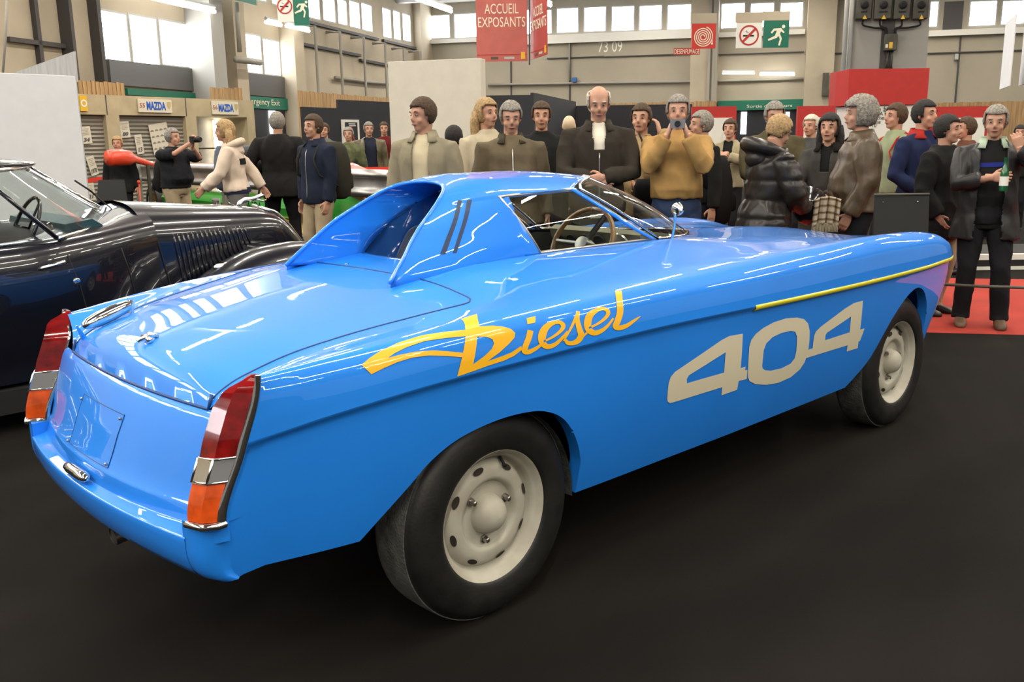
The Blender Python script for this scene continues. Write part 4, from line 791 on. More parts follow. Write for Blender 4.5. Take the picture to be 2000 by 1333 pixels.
def decal(name, groups, conv, dirv, m, lift=.0016):
    """2D outlines (u, v) filled, subdivided and laid onto the body along dirv"""
    for sgroup in [groups]:
        vs, fs = [], []
        for loops in sgroup:
            c = bpy.data.curves.new('tmp', 'CURVE'); c.dimensions = '2D'; c.fill_mode = 'BOTH'
            for l in loops:
                sp = c.splines.new('POLY'); sp.points.add(len(l)-1); sp.use_cyclic_u = True
                for q, (u, v) in zip(sp.points, l): q.co = (u*10, v*10, 0, 1)
            o = bpy.data.objects.new('tmp', c); COL.objects.link(o); me = bpy.data.meshes.new_from_object(o.evaluated_get(bpy.context.evaluated_depsgraph_get())); bpy.data.objects.remove(o); bpy.data.curves.remove(c)
            bm = bmesh.new(); bm.from_mesh(me); bpy.data.meshes.remove(me); bmesh.ops.remove_doubles(bm, verts=bm.verts, dist=1e-4)
            for _ in range(6):
                es = [e for e in bm.edges if e.calc_length() > .22]
                if not es: break
                bmesh.ops.subdivide_edges(bm, edges=es, cuts=1); bmesh.ops.triangulate(bm, faces=bm.faces)
            n = len(vs)
            for v in bm.verts:
                O = conv(v.co.x/10, v.co.y/10); h = BVH.ray_cast(O, dirv)
                pnt = h[0] if h[0] is not None else O+dirv*.5
                nn = h[1] if h[1] is not None else -dirv
                if nn.dot(dirv) > 0: nn = -nn
                vs.append(pnt+nn*lift)
            bm.verts.index_update()
            for f in bm.faces: fs.append(tuple(q.index+n for q in f.verts))
            bm.free()
        mb = MB(); mb.add(vs, fs); return cp(name, mb, m, smooth=True)
_D1 = Vector((0, 1, 0)); _V2 = Vector((0, .53, .848)).normalized(); _D2 = Vector((0, .848, -.53)).normalized()
for k, g in enumerate(G404): decal('racing_digit', [g], lambda u, v: Vector((u, -1.4, v)), _D1, M['cream'])
decal('diesel_script', GDIESEL, lambda u, v: Vector((u, 0, 0))+_V2*v-_D2*2.0, _D2, M['orange_yellow'])

# ---- hardtop with flying buttresses
rim = [(-.055, .308, .984), (.02, .285, 1.050), (.07, .262, 1.095), (.12, .243, 1.135), (.175, .222, 1.170), (.225, .200, 1.200), (.27, .176, 1.228), (.305, .148, 1.247), (.33, .110, 1.260), (.345, .06, 1.267), (.35, 0, 1.270)]
secB = [(.50, .341, 1.018), (.50, .333, 1.062), (.50, .318, 1.105), (.50, .299, 1.150), (.50, .280, 1.190), (.50, .257, 1.222), (.50, .225, 1.248), (.51, .180, 1.270), (.515, .12, 1.283), (.52, .06, 1.290), (.52, 0, 1.292)]
head = [(1.235, .338, 1.012), (1.12, .328, 1.065), (1.03, .314, 1.115), (.945, .297, 1.163), (.88, .279, 1.200), (.845, .258, 1.228), (.90, .220, 1.243), (.99, .165, 1.252), (1.08, .11, 1.256), (1.15, .055, 1.258), (1.18, 0, 1.258)]
N = 6
rimD, BD, HD = catmull(rim, N), catmull(secB, N), catmull(head, N)
# window corners on the side: between sections B..head for rows below the roof rail
nr = len(BD); top = MB()
irail = 5*N
def lerp(a, b, t): return tuple(a[k]+(b[k]-a[k])*t for k in range(3))
# rear quarter: rim -> B section
QN = 14
def quarter(i, t):
    a, b = rimD[i], BD[i]; p = [a[k]+(b[k]-a[k])*t for k in range(3)]
    bulge = .010*math.sin(PI*t)*(1 if i < irail else 1.4); p[1] += bulge*(1-i/nr*.5) if i < irail+6 else 0; p[2] += bulge*.6*(i/nr)
    if i < 8: p[2] = p[2]*1
    return p
for s in (-1, 1):
    G = []
    for i in range(nr):
        row = [quarter(i, t) for t in np.linspace(0, 1, QN+1)]
        if i == 0:
            for p in row:
                z = deck_z(p[0], s*p[1]); p[2] = min(p[2], (z if z is not None else p[2]))-.01
        G.append([(p[0], s*p[1], p[2]) for p in row])
    top.grid(G, flip=(s > 0))
    # roof panel: B -> header above the rail
    G = []
    for i in range(irail, nr):
        row = []
        for t in np.linspace(0, 1, 15):
            a, b = BD[i], HD[i]; p = [a[k]+(b[k]-a[k])*t for k in range(3)]; p[2] += .014*math.sin(PI*t)*(i-irail)/(nr-irail); p[1] += .006*math.sin(PI*t)*(1-(i-irail)/(nr-irail))
            row.append((p[0], s*p[1], p[2]))
        G.append(row)
    top.grid(G, flip=(s > 0))
    # B pillar wedge (fixed panel behind the window: bottom reaches x=.565, top .455)
    G = []
    for i in range(0, irail+1):
        f = i/irail; xw = .572+(.455-.572)*f
        a = BD[i]
        G.append([(a[0], s*a[1], a[2]), (a[0]+(xw-a[0])*1.0 if xw > a[0] else a[0], s*a[1], a[2])] if xw > a[0] else [(a[0], s*a[1], a[2]), (a[0], s*a[1], a[2])])
    top.grid(G, flip=(s > 0))
    # A pillar strip
    G = []
    for i in range(0, irail+1):
        b = HD[i]; G.append([(b[0]-.022, s*(b[1]+.001), b[2]), (b[0]+.004, s*(b[1]+.001), b[2]+.002)])
    top.grid(G, flip=(s > 0))
    # inner face of the buttress, from the rim forward to the rear window
    G = []
    for i in range(nr):
        a = rimD[i]; gz = a[2]
        gx = float(np.interp(gz, [1.0, 1.115, 1.188, 1.222, 1.27], [.215, .304, .412, .50, .60])); 
        b = (max(gx, a[0]+.12), max(0, a[1]-.065*(1 if i < irail else max(0, 1-(i-irail)/(nr-irail)))), a[2]-(.008 if i < irail else .02))
        G.append([(lerp(a, b, t)[0], s*lerp(a, b, t)[1], lerp(a, b, t)[2]) for t in np.linspace(0, 1, 7)])
    top.grid(G, flip=(s < 0))
hard = cp('hardtop', top, M['paint'], smooth=True, merge=.0008, sharp=45)
solidify(hard, .003, 0)
# rounded bead along the rim
bd = MB(); bd.tube([(p[0], -p[1], p[2]) for p in rimD]+[(p[0], p[1], p[2]) for p in reversed(rimD[:-1])], .007, 8); cp('hardtop_rim', bd, M['paint'], smooth=True)
# rear window: curved upright glass across between the buttresses
rg = MB(); G = []
zs = np.linspace(1.005, 1.262, 14)
for z in zs:
    gx = float(np.interp(z, [1.0, 1.115, 1.188, 1.222, 1.27], [.225, .310, .417, .505, .60])); hw = float(np.interp(z, [1.0, 1.1, 1.18, 1.23, 1.262], [.245, .205, .165, .12, .03]))
    G.append([(gx-.02*(1-(y/hw)**2), y, z) for y in np.linspace(-hw, hw, 12)])
rg.grid(G); o = cp('rear_window', rg, M['rear_glass'], smooth=True)
fr = MB(); fr.tube([(g[0][0]-.004, g[0][1], g[0][2]) for g in G]+[(g[-1][0]-.004, g[-1][1], g[-1][2]) for g in reversed(G)], .0055, 6); fr.tube([(p[0]-.006, p[1], p[2]+.002) for p in G[0]], .006, 6)
fo = fr.build('window_frame', M['chrome'], o, smooth=True)
# side windows (glass + frame)
for s in (-1, 1):
    quad = [(.580, .335, 1.020), (1.212, .332, 1.016), (.838, .254, 1.226), (.462, .256, 1.218)]
    g = MB(); G = []
    for v in np.linspace(0, 1, 8):
        L = lerp(quad[0], quad[3], v); Rr = lerp(quad[1], quad[2], v)
        G.append([(lerp(L, Rr, u)[0], s*(lerp(L, Rr, u)[1]+.012*math.sin(PI*v)), lerp(L, Rr, u)[2]) for u in np.linspace(0, 1, 10)])
    g.grid(G); o = cp('side_window', g, M['glass'], smooth=True)
    ed = [G[0][k] for k in range(10)]+[G[k][-1] for k in range(1, 8)]+[G[-1][k] for k in range(8, -1, -1)]+[G[k][0] for k in range(6, -1, -1)]
    fr = MB(); fr.tube([(p[0], p[1]+s*.002, p[2]) for p in ed]+[(ed[1][0], ed[1][1]+s*.002, ed[1][2])], .0055, 6, flat=1.4); fr.build('window_frame', M['chrome_dull'], o, smooth=True)
# slots in the buttress flanks
tb = BVHTree.FromPolygons([Vector(v) for v in top.v], top.f)
for (xb0, xb1, xt0, xt1) in ((.149, .170, .304, .318), (.197, .212, .335, .352)):
    for s in (-1, 1):
        sl = MB(); G = []
        for v in np.linspace(0, 1, 10):
            z = 1.054+(1.214-1.054)*v; x0 = xb0+(xt0-xb0)*v; x1 = xb1+(xt1-xb1)*v; row = []
            for x in (x0, (x0+x1)/2, x1):
                h = tb.ray_cast(Vector((x, s*1.0, z)), Vector((0, -s, 0))); y = h[0].y if h[0] is not None else s*.28; row.append((x, y+s*.0035, z))
            G.append(row)
        sl.grid(G); cp('vent_slot', sl, M['slot'])
# windscreen
ws = MB(); G = []
ang = np.linspace(0, 1, 25)
baseP = catmull([(1.262, .332, 1.014), (1.36, .318, 1.008), (1.48, .280, 1.001), (1.62, .215, .994), (1.74, .135, .989), (1.83, .06, .986), (1.855, 0, .985)], 4)
# glass side edge follows the A pillar, top edge follows the header
topP = catmull([(.875, .262, 1.225), (.92, .218, 1.241), (1.00, .165, 1.250), (1.09, .11, 1.255), (1.155, .055, 1.257), (1.17, .025, 1.257), (1.185, 0, 1.257)], 4)
nb = len(baseP)
hw = []
for i in range(nb):
    row = []
    for t in np.linspace(0, 1, 12):
        p = [baseP[i][k]+(topP[i][k]-baseP[i][k])*t for k in range(3)]; p[2] += .030*math.sin(PI*t)*(.3+.7*i/nb); row.append(p)
    hw.append(row)
G = [[(p[0], -p[1], p[2]) for p in r] for r in hw]+[[(p[0], p[1], p[2]) for p in r] for r in reversed(hw[:-1])]
ws.grid(G); o = cp('windscreen', ws, M['glass'], smooth=True)
fr = MB(); fr.tube([r[0] for r in G], .007, 8); fr.tube([r[-1] for r in G], .006, 8); fr.tube(G[0], .006, 8); fr.tube(G[-1], .006, 8); fr.build('windscreen_frame', M['chrome'], o, smooth=True)
# cockpit
ck = MB()
ck.add([(.26, -.33, 1.0), (1.25, -.33, 1.0), (1.85, -.1, .96), (1.85, .1, .96), (1.25, .33, 1.0), (.26, .33, 1.0), (.26, -.33, .5), (1.25, -.33, .5), (1.85, -.1, .5), (1.85, .1, .5), (1.25, .33, .5), (.26, .33, .5)],
       [(0, 1, 7, 6), (1, 2, 8, 7), (2, 3, 9, 8), (3, 4, 10, 9), (4, 5, 11, 10), (5, 0, 6, 11), (6, 7, 8, 9, 10, 11)])
cp('cockpit_tub', ck, mat('dark_cockpit', (.02, .02, .018), rough=.9))
M['dash'] = mat('olive_dashboard', (.16, .145, .09), rough=.6, noise=.2)
M['wood'] = mat('wood_rim', (.30, .15, .05), rough=.35, coat=.6, noise=.4, nscale=20)
db = MB(); db.prism([(1.42, .88), (1.30, .91), (1.26, 1.02), (1.30, 1.035), (1.60, .99), (1.62, .88)], -.24, .27); o = cp('dashboard', db, M['dash'])
for k, (y, r) in enumerate(((.20, .018), (.14, .024), (.06, .030), (-.02, .030), (-.13, .045))):
    g = MB(); Mx = Matrix.Translation((1.272-.002, y, .975)) @ Matrix.Rotation(R(-110), 4, 'Y'); g.lathe([(0, .004), (r, .004), (r+.004, .008), (r+.006, 0)], 20, Mx); q = g.build('gauge', M['black'] if k < 4 else M['chrome_dull'], o, smooth=True, sharp=40)
sw = MB(); C = Vector((1.12, -.05, .985)); Mx = Matrix.Translation(C) @ Matrix.Rotation(R(-62), 4, 'Y')
sw.tube([Mx @ Vector((.155*math.cos(a), .155*math.sin(a), 0)) for a in np.linspace(0, 2*PI, 37)], .011, 8); o = cp('steering_wheel', sw, M['wood'], smooth=True)
sp = MB()
for a in (90, 210, 330): sp.tube([Mx @ Vector((.02*math.cos(R(a)), .02*math.sin(R(a)), -.01)), Mx @ Vector((.15*math.cos(R(a)), .15*math.sin(R(a)), 0))], .012, 6, flat=.3)
sp.lathe([(0, .012), (.03, .010), (.034, -.02), (.02, -.15)], 16, Mx); sp.build('steering_spoke', M['chrome_dull'], o, smooth=True, sharp=40)
# wing mirror on the cowl
mi = MB(); mi.tube([(1.335, -.345, 1.005), (1.33, -.36, 1.06), (1.315, -.375, 1.115)], .006, 8); mi.lathe([(0, -.028), (.014, -.024), (.024, -.010), (.028, .004), (.024, .006), (0, .006)], 20, Matrix.Translation((1.325, -.378, 1.128)) @ Matrix.Rotation(R(-80), 4, 'Y'))
cp('wing_mirror', mi, M['chrome'], smooth=True, sharp=50)
# small screw on the tail deck
sc = MB(); z = deck_z(.085, .13) or 1; sc.ball((.085, .13, z), (.008, .008, .003), 10); cp('deck_screw', sc, M['chrome'], smooth=True)

# ---- wheels
def wheel(x, y, s, R0=.326):
    e = empty('wheel', (x-1.2, y, R0-.006)); e.parent = bluecar
    base = Matrix.Rotation(R(90)*(1 if s < 0 else -1), 4, 'X')     # local z -> outboard
    t = MB(); W = .155; o_ = 0
    prof = [(.198, .006), (.206, .016), (.222, .022), (.255, .026), (.285, .020), (.305, .008), (.318, -.012), (R0, -.024), (R0, -.130), (.318, -.145), (.29, -.160), (.24, -.165), (.20, -.150)]
    pf = catmull(prof, 3); t.cur = 0
    n = 72; vs = [(r*math.cos(2*PI*k/n), r*math.sin(2*PI*k/n), h) for r, h in pf for k in range(n)]; m = len(pf)
    fs = [(i*n+k, i*n+(k+1) % n, (i+1)*n+(k+1) % n, (i+1)*n+k) for i in range(m-1) for k in range(n)]
    t.add(vs, fs, base); t.mi = [1 if (pf[i][0] > .312 and pf[i][1] < -.012 and pf[i+1][1] > -.15) else 0 for i in range(m-1) for k in range(n)]
    # tread grooves
    t.build('tyre', [M['rubber'], M['tread']], e, smooth=True, sharp=60)
    rm = MB(); pf = [(.203, .004), (.2055, .010), (.202, .013), (.197, .009), (.190, -.004), (.184, -.010), (.178, -.014), (.176, -.030), (.168, -.040), (.163, -.034), (.158, -.026), (.150, -.018), (.138, -.014), (.118, -.012), (.108, -.014), (.102, -.024), (.098, -.030), (.085, -.031), (.070, -.030), (.06, -.029), (.05, -.029)]
    rm.lathe(pf, 64, base); rm.build('rim', M['wheel_white'], e, smooth=True, sharp=50)
    hc = MB(); hc.lathe([(.062, -.030), (.060, -.018), (.055, -.002), (.045, .013), (.030, .023), (.015, .0275), (0, .029)], 36, base); hc.build('hub_cap', M['wheel_white'], e, smooth=True)
    for k in range(8):
        a = 2*PI*(k+.35)/8; h = MB(); Mx = base @ Matrix.Rotation(a, 4, 'Z') @ Matrix.Translation((.148, 0, -.0165)) @ Matrix.Rotation(R(28), 4, 'Y')
        h.add([(.0095*math.cos(b), .020*math.sin(b), .0022) for b in np.linspace(0, 2*PI, 18, endpoint=False)], [tuple(range(18))], Mx); h.build('rim_hole', M['hole'], e)
    for k in range(3):
        a = 2*PI*k/3+.35; h = MB(); Mx = base @ Matrix.Rotation(a, 4, 'Z') @ Matrix.Translation((.080, 0, -.030))
        h.lathe([(.014, 0), (.014, .006), (.009, .007), (.009, .022), (.005, .024), (0, .024)], 6, Mx); h.build('wheel_nut', M['chrome_dull'], e)
    v = MB(); a = R(70); v.tube([base @ Vector((.172*math.cos(a), .172*math.sin(a), -.03)), base @ Vector((.150*math.cos(a), .150*math.sin(a), .002))], .005, 8); v.build('tyre_valve', M['black'], e)
    return e
wheel(0, -.700, -1); wheel(0, .700, 1); wheel(2.65, -.730, -1); wheel(2.65, .730, 1)
for o_ in [c for c in bluecar.children if c.name.startswith('wheel')]: pass
# ================================================================== PEOPLE
SKIN = {}
def skin(c):
    k = tuple(c)
    if k not in SKIN: SKIN[k] = mat('skin', c, rough=.55, noise=.08, nscale=12)
    return SKIN[k]
CL = {}
def cloth(name, c, rough=.9, bump=.25, bscale=14, noise=.15, sheen=0, coat=0):
    if name not in CL: CL[name] = mat(name, c, rough=rough, bump=bump, bscale=bscale, noise=noise, nscale=6, sheen=sheen, spec=.22, coat=coat, coat_rough=.3)
    return CL[name]
EYEW = mat('eye_white', (.30, .25, .21), rough=.3); EYED = mat('iris', (.03, .02, .015), rough=.3); LIP = mat('lips', (.28, .10, .08), rough=.5)
def remesh(mb, vox, smooth=3, name='m', extra=None):
    me = bpy.data.meshes.new(name+'_t'); me.from_pydata([tuple(v) for v in mb.v], [], mb.f); me.update()
    o = bpy.data.objects.new(name+'_t', me); COL.objects.link(o)
    r = o.modifiers.new('r', 'REMESH'); r.mode = 'VOXEL'; r.voxel_size = vox; r.use_smooth_shade = True
    s = o.modifiers.new('s', 'SMOOTH'); s.factor = .5; s.iterations = smooth
    dg = bpy.context.evaluated_depsgraph_get(); out = bpy.data.meshes.new_from_object(o.evaluated_get(dg))
    bpy.data.objects.remove(o); bpy.data.meshes.remove(me)
    return out
from mathutils import noise as _mn
def wrinkle(me, amp, sc=9.0, seed=0):
    if not amp: return me
    ns = [v.normal.copy() for v in me.vertices]
    for v, n_ in zip(me.vertices, ns):
        c = v.co; q = Vector((c.x*sc*.9+seed, c.y*sc*.9, c.z*sc*.55+c.y*sc*.5)); h = _mn.noise(q)
        h = (1-abs(h)*2.2)*.6+_mn.noise(q*2.3)*.35; v.co = c+n_*amp*h
    return me
def ringloft(mb, rings, n=20, p=2.3):
    """rings: (centre, half width vector, half depth vector); superellipse sections, closed"""
    G = []
    for c, a, b in rings:
        row = []
        for k in range(n):
            t = 2*PI*k/n; ct, st = math.cos(t), math.sin(t)
            row.append(Vector(c)+Vector(a)*(math.copysign(abs(ct)**(2/p), ct))+Vector(b)*(math.copysign(abs(st)**(2/p), st)))
        G.append(row)
    m = len(G); vs = [v for r in G for v in r]; fs = [(i*n+k, i*n+(k+1) % n, (i+1)*n+(k+1) % n, (i+1)*n+k) for i in range(m-1) for k in range(n)]
    fs += [tuple(range(n-1, -1, -1)), tuple((m-1)*n+k for k in range(n))]
    mb.add(vs, fs)
def ik(S, T, l1, l2, hint):
    S, T, hint = Vector(S), Vector(T), Vector(hint); d = T-S; L = min(d.length, (l1+l2)*.995); dn = d.normalized(); T = S+dn*L
    a = (l1*l1-l2*l2+L*L)/(2*L); h = math.sqrt(max(0, l1*l1-a*a)); hp = hint-dn*hint.dot(dn)
    hp = hp.normalized() if hp.length > 1e-5 else Vector((0, 0, -1)); return S+dn*a+hp*h, T
def hand_mesh(mb, W, dirv, palm, curl=.5, side=1, vox=.004, spread=.10):
    """wrist W, hand pointing along dirv, palm facing 'palm'; four unequal fingers and a thumb"""
    x = Vector(dirv).normalized(); z = -(Vector(palm)-x*Vector(palm).dot(x)).normalized(); y = z.cross(x)   # z = back of hand
    T = Matrix((( x.x, y.x, z.x, W.x), (x.y, y.y, z.y, W.y), (x.z, y.z, z.z, W.z), (0, 0, 0, 1)))
    h = MB()
    h.tube([T @ Vector(p) for p in ((-.05, 0, 0), (-.01, 0, 0), (.015, 0, 0))], [.027, .024, .026], 12, flat=1.15, up=z)
    ringloft(h, [(T @ Vector((a, 0, c)), T.to_3x3() @ Vector((0, w_, 0)), T.to_3x3() @ Vector((0, 0, t_))) for a, w_, t_, c in ((-.005, .026, .018, 0), (.02, .035, .017, 0), (.05, .041, .015, 0), (.078, .041, .013, 0), (.092, .036, .010, 0))], 14)
    for k, (yy, L) in enumerate(((.031, .070), (.0105, .080), (-.0105, .075), (-.031, .058))):
        ang = -(yy*spread*12); base = Vector((.084, yy, 0)); P = [Vector((.06, yy*.9, 0)), base]; a = curl*.35; p = base.copy()
        for f in (.45, .30, .25):
            p = p+Vector((math.cos(a)*math.cos(yy*spread*20), math.sin(yy*spread*20)*.6, -math.sin(a)))*L*f; P.append(p.copy()); a += curl*1.05
        h.tube([T @ q for q in P], [.0095, .0095, .0088, .0080, .0062], 8)
    t = [Vector((.012, side*.022, -.004)), Vector((.030, side*.045, -.012)), Vector((.055, side*.060, -.020-.010*curl)), Vector((.078, side*(.062-.02*curl), -.026-.022*curl))]
    h.tube([T @ q for q in t], [.014, .0115, .0102, .0075], 8)
    me = remesh(h, vox, 1); return me
def join_mesh(name, meshes, m, parent=None):
    vs, fs = [], []
    for me in meshes:
        n = len(vs); vs += [tuple(v.co) for v in me.vertices]; fs += [tuple(i+n for i in p.vertices) for p in me.polygons]
    return mesh(name, vs, fs, m, parent, smooth=True)
def person(px, ytop, D, face, label, top, bottom, hair, sk=(.45, .24, .16), w=1.0, arms=None, lean=0, hyaw=0, hpitch=0, hem=.86, puff=1.0, opening=None, shirt=None, collar=None,
           legs=None, shoes=None, sleeves=True, vox=.014, hairstyle='short', zip_=None, belly=0, hands=(.5, .5), palms=None, group=None, female=False, seam=None, cuffs=None, x_off=0, hvox=.0045, scarf=None, fmat=None):
    H = at(px, ytop, D).z; s = H/1.765; P = floor_at(px, D)
    ang = math.atan2(CAM[1]-P.y, CAM[0]-P.x)+R(face)
    e = empty('person', P, ang, label, 'person', group)
    Mh = Matrix.Scale(s, 4)
    L = lambda *p: Vector(p)
    la = R(lean)
    def tl(p):   # torso lean about the hips
        p = Vector(p); d = p-Vector((0, 0, .95)); return Vector((d.x*math.cos(la)+d.z*math.sin(la), d.y, .95-d.x*math.sin(la)+d.z*math.cos(la)))
    sw = .188*w*(.92 if female else 1)
    shs = {1: tl((0, sw, 1.392)), -1: tl((0, -sw, 1.392))}
    arms = arms or {}
    armp = {}
    for sd in (1, -1):
        T, hint = arms.get(sd, ((.03, sd*(sw+.075), .86), (-.6, sd*.35, -.2)))
        T = tl(T) if sd not in arms else Vector(T); armp[sd] = (shs[sd], *ik(shs[sd], T, .285, .255, hint))
    legs = legs or {1: (0, .105), -1: (0, -.105)}
    legp = {}
    for sd in (1, -1):
        ax, ay = legs[sd][:2]; az = .085+(legs[sd][2] if len(legs[sd]) > 2 else 0); hp = Vector((0, sd*.088*w, .92)); K, A_ = ik(hp, (ax-.02, ay, az), .43, .42, (1, 0, 0)); legp[sd] = (hp, K, A_)
    hc = tl((.025, 0, 1.635)); Rh = Matrix.Translation(hc) @ Matrix.Rotation(R(hyaw), 4, 'Z') @ Matrix.Rotation(R(hpitch), 4, 'Y') @ Matrix.Translation((0, 0, 0))
    def torso(mb, g, z0, bell=0, pf=1.0):
        zz = [(.80, .150, .105, 0), (.90, .168, .118, 0), (.97, .163, .115, .006), (1.06, .150+belly*.3, .108+belly*.5, .012+belly*.4), (1.16, .152+belly*.2, .110+belly*.4, .010+belly*.3), (1.28, .166, .118, .004), (1.35, .170, .112, 0), (1.405, .150, .094, -.004), (1.445, .112, .074, -.006), (1.475, .078, .062, -.006), (1.50, .055, .055, 0)]
        rg = []
        for z, a, b, cx in zz:
            if z < z0-.05: continue
            if female and 1.0 < z < 1.1: a *= .90
            if z <= .98 and bell: a *= 1+bell; b *= 1+bell
            rg.append((tl((cx, 0, max(z, z0))), Vector((0, (a+g)*w*pf, 0)), Vector(((b+g)*w*pf*math.cos(la), 0, -(b+g)*math.sin(la)*w))))
        ringloft(mb, rg, 22)
    # --- body (continuous): torso, limbs, neck and head
    b = MB(); torso(b, -.012, .80)
    b.tube([tl((-.005, 0, 1.44)), tl((.008, 0, 1.50)), Rh @ Vector((-.02, 0, -.06))], [.062, .056, .055], 14)
    for sd in (1, -1):
        S_, E_, W_ = armp[sd]; b.tube([tl((0, sd*.08*w, 1.42)), S_, S_.lerp(E_, .5), E_, E_.lerp(W_, .35), W_], [.035, .046*w, .042*w, .036, .036, .025], 12)
        hp, K, A_ = legp[sd]; b.tube([hp+Vector((0, 0, .03)), hp, hp.lerp(K, .5), K, K.lerp(A_, .35), A_, A_+Vector((0, 0, -.05))], [.08, .082, .070, .052, .054, .036, .036], 14)
        b.tube([A_+Vector((-.03, 0, -.045)), A_+Vector((.05, 0, -.05)), A_+Vector((.15, 0, -.062))], [.034, .036, .022], 10)
    hd = MB()
    def hb(c, r, n=16): hd.ball(c, r, n)
    hb((-.008, 0, .022), (.098, .077, .098), 20); hb((.022, 0, -.045), (.070, .060, .072), 18); hb((.058, 0, -.092), (.032, .036, .024), 12)
    hd.tube([(.084, 0, .022), (.104, 0, -.012), (.112, 0, -.022)], [.009, .013, .012], 8); hb((.100, 0, -.028), (.016, .018, .010), 10)
    hb((.078, 0, .030), (.018, .058, .012), 12)
    for sd in (1, -1):
        hb((-.005, sd*.078, -.010), (.020, .008, .032), 10); hb((.062, sd*.040, -.035), (.024, .022, .022), 10)
    hb((.086, 0, -.060), (.014, .026, .010), 10)
    hd.v = [Rh @ v for v in hd.v]; b.v += []; n0 = len(b.v); b.v += hd.v; b.f += [tuple(i+n0 for i in f) for f in hd.f]
    bm_ = remesh(b, min(vox, .011), 2)
    parts = [bm_]
    for sd in (1, -1):
        S_, E_, W_ = armp[sd]; d = (W_-E_).normalized(); pm = (palms or {}).get(sd, Vector((0, -sd, 0))); cu = hands[0 if sd == 1 else 1]
        pm = Vector(pm)
        if abs(pm.normalized().dot(d)) > .9: pm = Vector((0, 0, -1)) if abs(d.z) < .8 else Vector((0, -sd, 0))
        hdir = (arms.get('hd', {}) or {}).get(sd, d)
        parts.append(hand_mesh(None, W_, hdir, pm, cu, side=(1 if sd == -1 else -1)*(1 if True else 1), vox=hvox))
    for q in parts: q.transform(Mh)
    body_o = join_mesh('body', parts, skin(sk), e)
    # eyes, brows, mouth
    for sd in (1, -1):
        m_ = MB(); m_.ball((.0775, sd*.031, .008), (.011, .0125, .0065), 10); m_.v = [Mh @ (Rh @ v) for v in m_.v]; eo = m_.build('eye', EYEW, e, smooth=True)
        m_ = MB(); m_.ball((.0865, sd*.031, .008), (.004, .0055, .0055), 8); m_.v = [Mh @ (Rh @ v) for v in m_.v]; m_.build('iris', EYED, eo, smooth=True)
        m_ = MB(); m_.tube([(.089, sd*.018, .030), (.092, sd*.034, .036), (.080, sd*.052, .031)], [.003, .0045, .003], 6); m_.v = [Mh @ (Rh @ v) for v in m_.v]; m_.build('eyebrow', hair, e, smooth=True)
    m_ = MB(); m_.tube([(.090, -.024, -.060), (.102, -.008, -.057), (.102, .008, -.057), (.090, .024, -.060)], [.003, .0055, .0055, .003], 6); m_.v = [Mh @ (Rh @ v) for v in m_.v]; m_.build('mouth', LIP, e, smooth=True)
    # --- hair
    if hairstyle != 'bald':
        hm = MB(); g = {'short': .004, 'bushy': .026, 'long': .010, 'cap': .010, 'ring': .003}[hairstyle]
        n = 28; rows = 18; vs = []; cx, rx, ry, rz = -.010, .100+g, .079+g, .100+g*1.0
        for i in range(rows+1):
            th = PI*i/rows*.80
            for k in range(n):
                f = 2*PI*k/n; vs.append(Vector((cx+rx*math.sin(th)*math.cos(f), ry*math.sin(th)*math.sin(f), .022+rz*math.cos(th))))
        def keep(c):
            c = c+Vector((.004*math.sin(c.y*140+px)+.003*math.sin(c.y*330), 0, .003*math.sin(c.x*170+c.y*90+px)))
            back = c.x < .035 or c.z > .062+max(0, (.075-abs(c.y)))*.1
            if hairstyle == 'ring' and c.z > .07: return False
            if c.x > -.002 and c.x <= .035 and c.z < .0-.01 and hairstyle in ('short', 'ring', 'cap'): return False
            if hairstyle in ('short', 'ring') and c.z < -.075: return False
            return back
        fs = []
        for i in range(rows):
            for k in range(n):
                q = (i*n+k, i*n+(k+1) % n, (i+1)*n+(k+1) % n, (i+1)*n+k); c = sum((vs[j] for j in q), Vector())/4
                if keep(c): fs.append(q)
        rr = random.Random(int(px))
        vs = [v+Vector((rr.uniform(-1, 1), rr.uniform(-1, 1), rr.uniform(-1, 1)))*(.0022 if hairstyle != 'bushy' else .006) for v in vs]
        if hairstyle == 'long':
            k0 = len(vs)
            fall = MB(); 
            for sd in (-1, 0, 1): fall.tube([(-.05, sd*.065, .02), (-.065, sd*.08, -.07), (-.06, sd*.085, -.16), (-.055, sd*.08, -.24)], [.045, .045, .04, .022], 10)
            vs += fall.v; fs += [tuple(i+k0 for i in f) for f in fall.f]
        hm.v = [Mh @ (Rh @ v) for v in vs]; hm.f = fs; hm.mi = [0]*len(fs)
        ho = hm.build('hair' if hairstyle != 'cap' else 'cap', hair, e, smooth=True); solidify(ho, .010, -1)
    # --- trousers
    t = MB(); ringloft(t, [(Vector((.0, 0, z)), Vector((0, a*w, 0)), Vector((bb*w, 0, 0))) for z, a, bb in ((.84, .150, .12), (.90, .178, .130), (.98, .170, .124), (1.04, .158+belly*.3, .116+belly*.4))], 20)
    for sd in (1, -1):
        hp, K, A_ = legp[sd]; t.tube([hp+Vector((0, 0, .02)), hp+Vector((0, 0, -.04)), hp.lerp(K, .5), K, K.lerp(A_, .4), A_+Vector((-.005, 0, .02)), A_+Vector((0, 0, -.03))], [.096*w, .098*w, .086*w, .072, .070, .066, .070], 16)
    tm = wrinkle(remesh(t, vox, 3), .010, 9, px); tm.transform(Mh); tm.materials.clear(); link_mesh('trousers', tm, bottom, e)
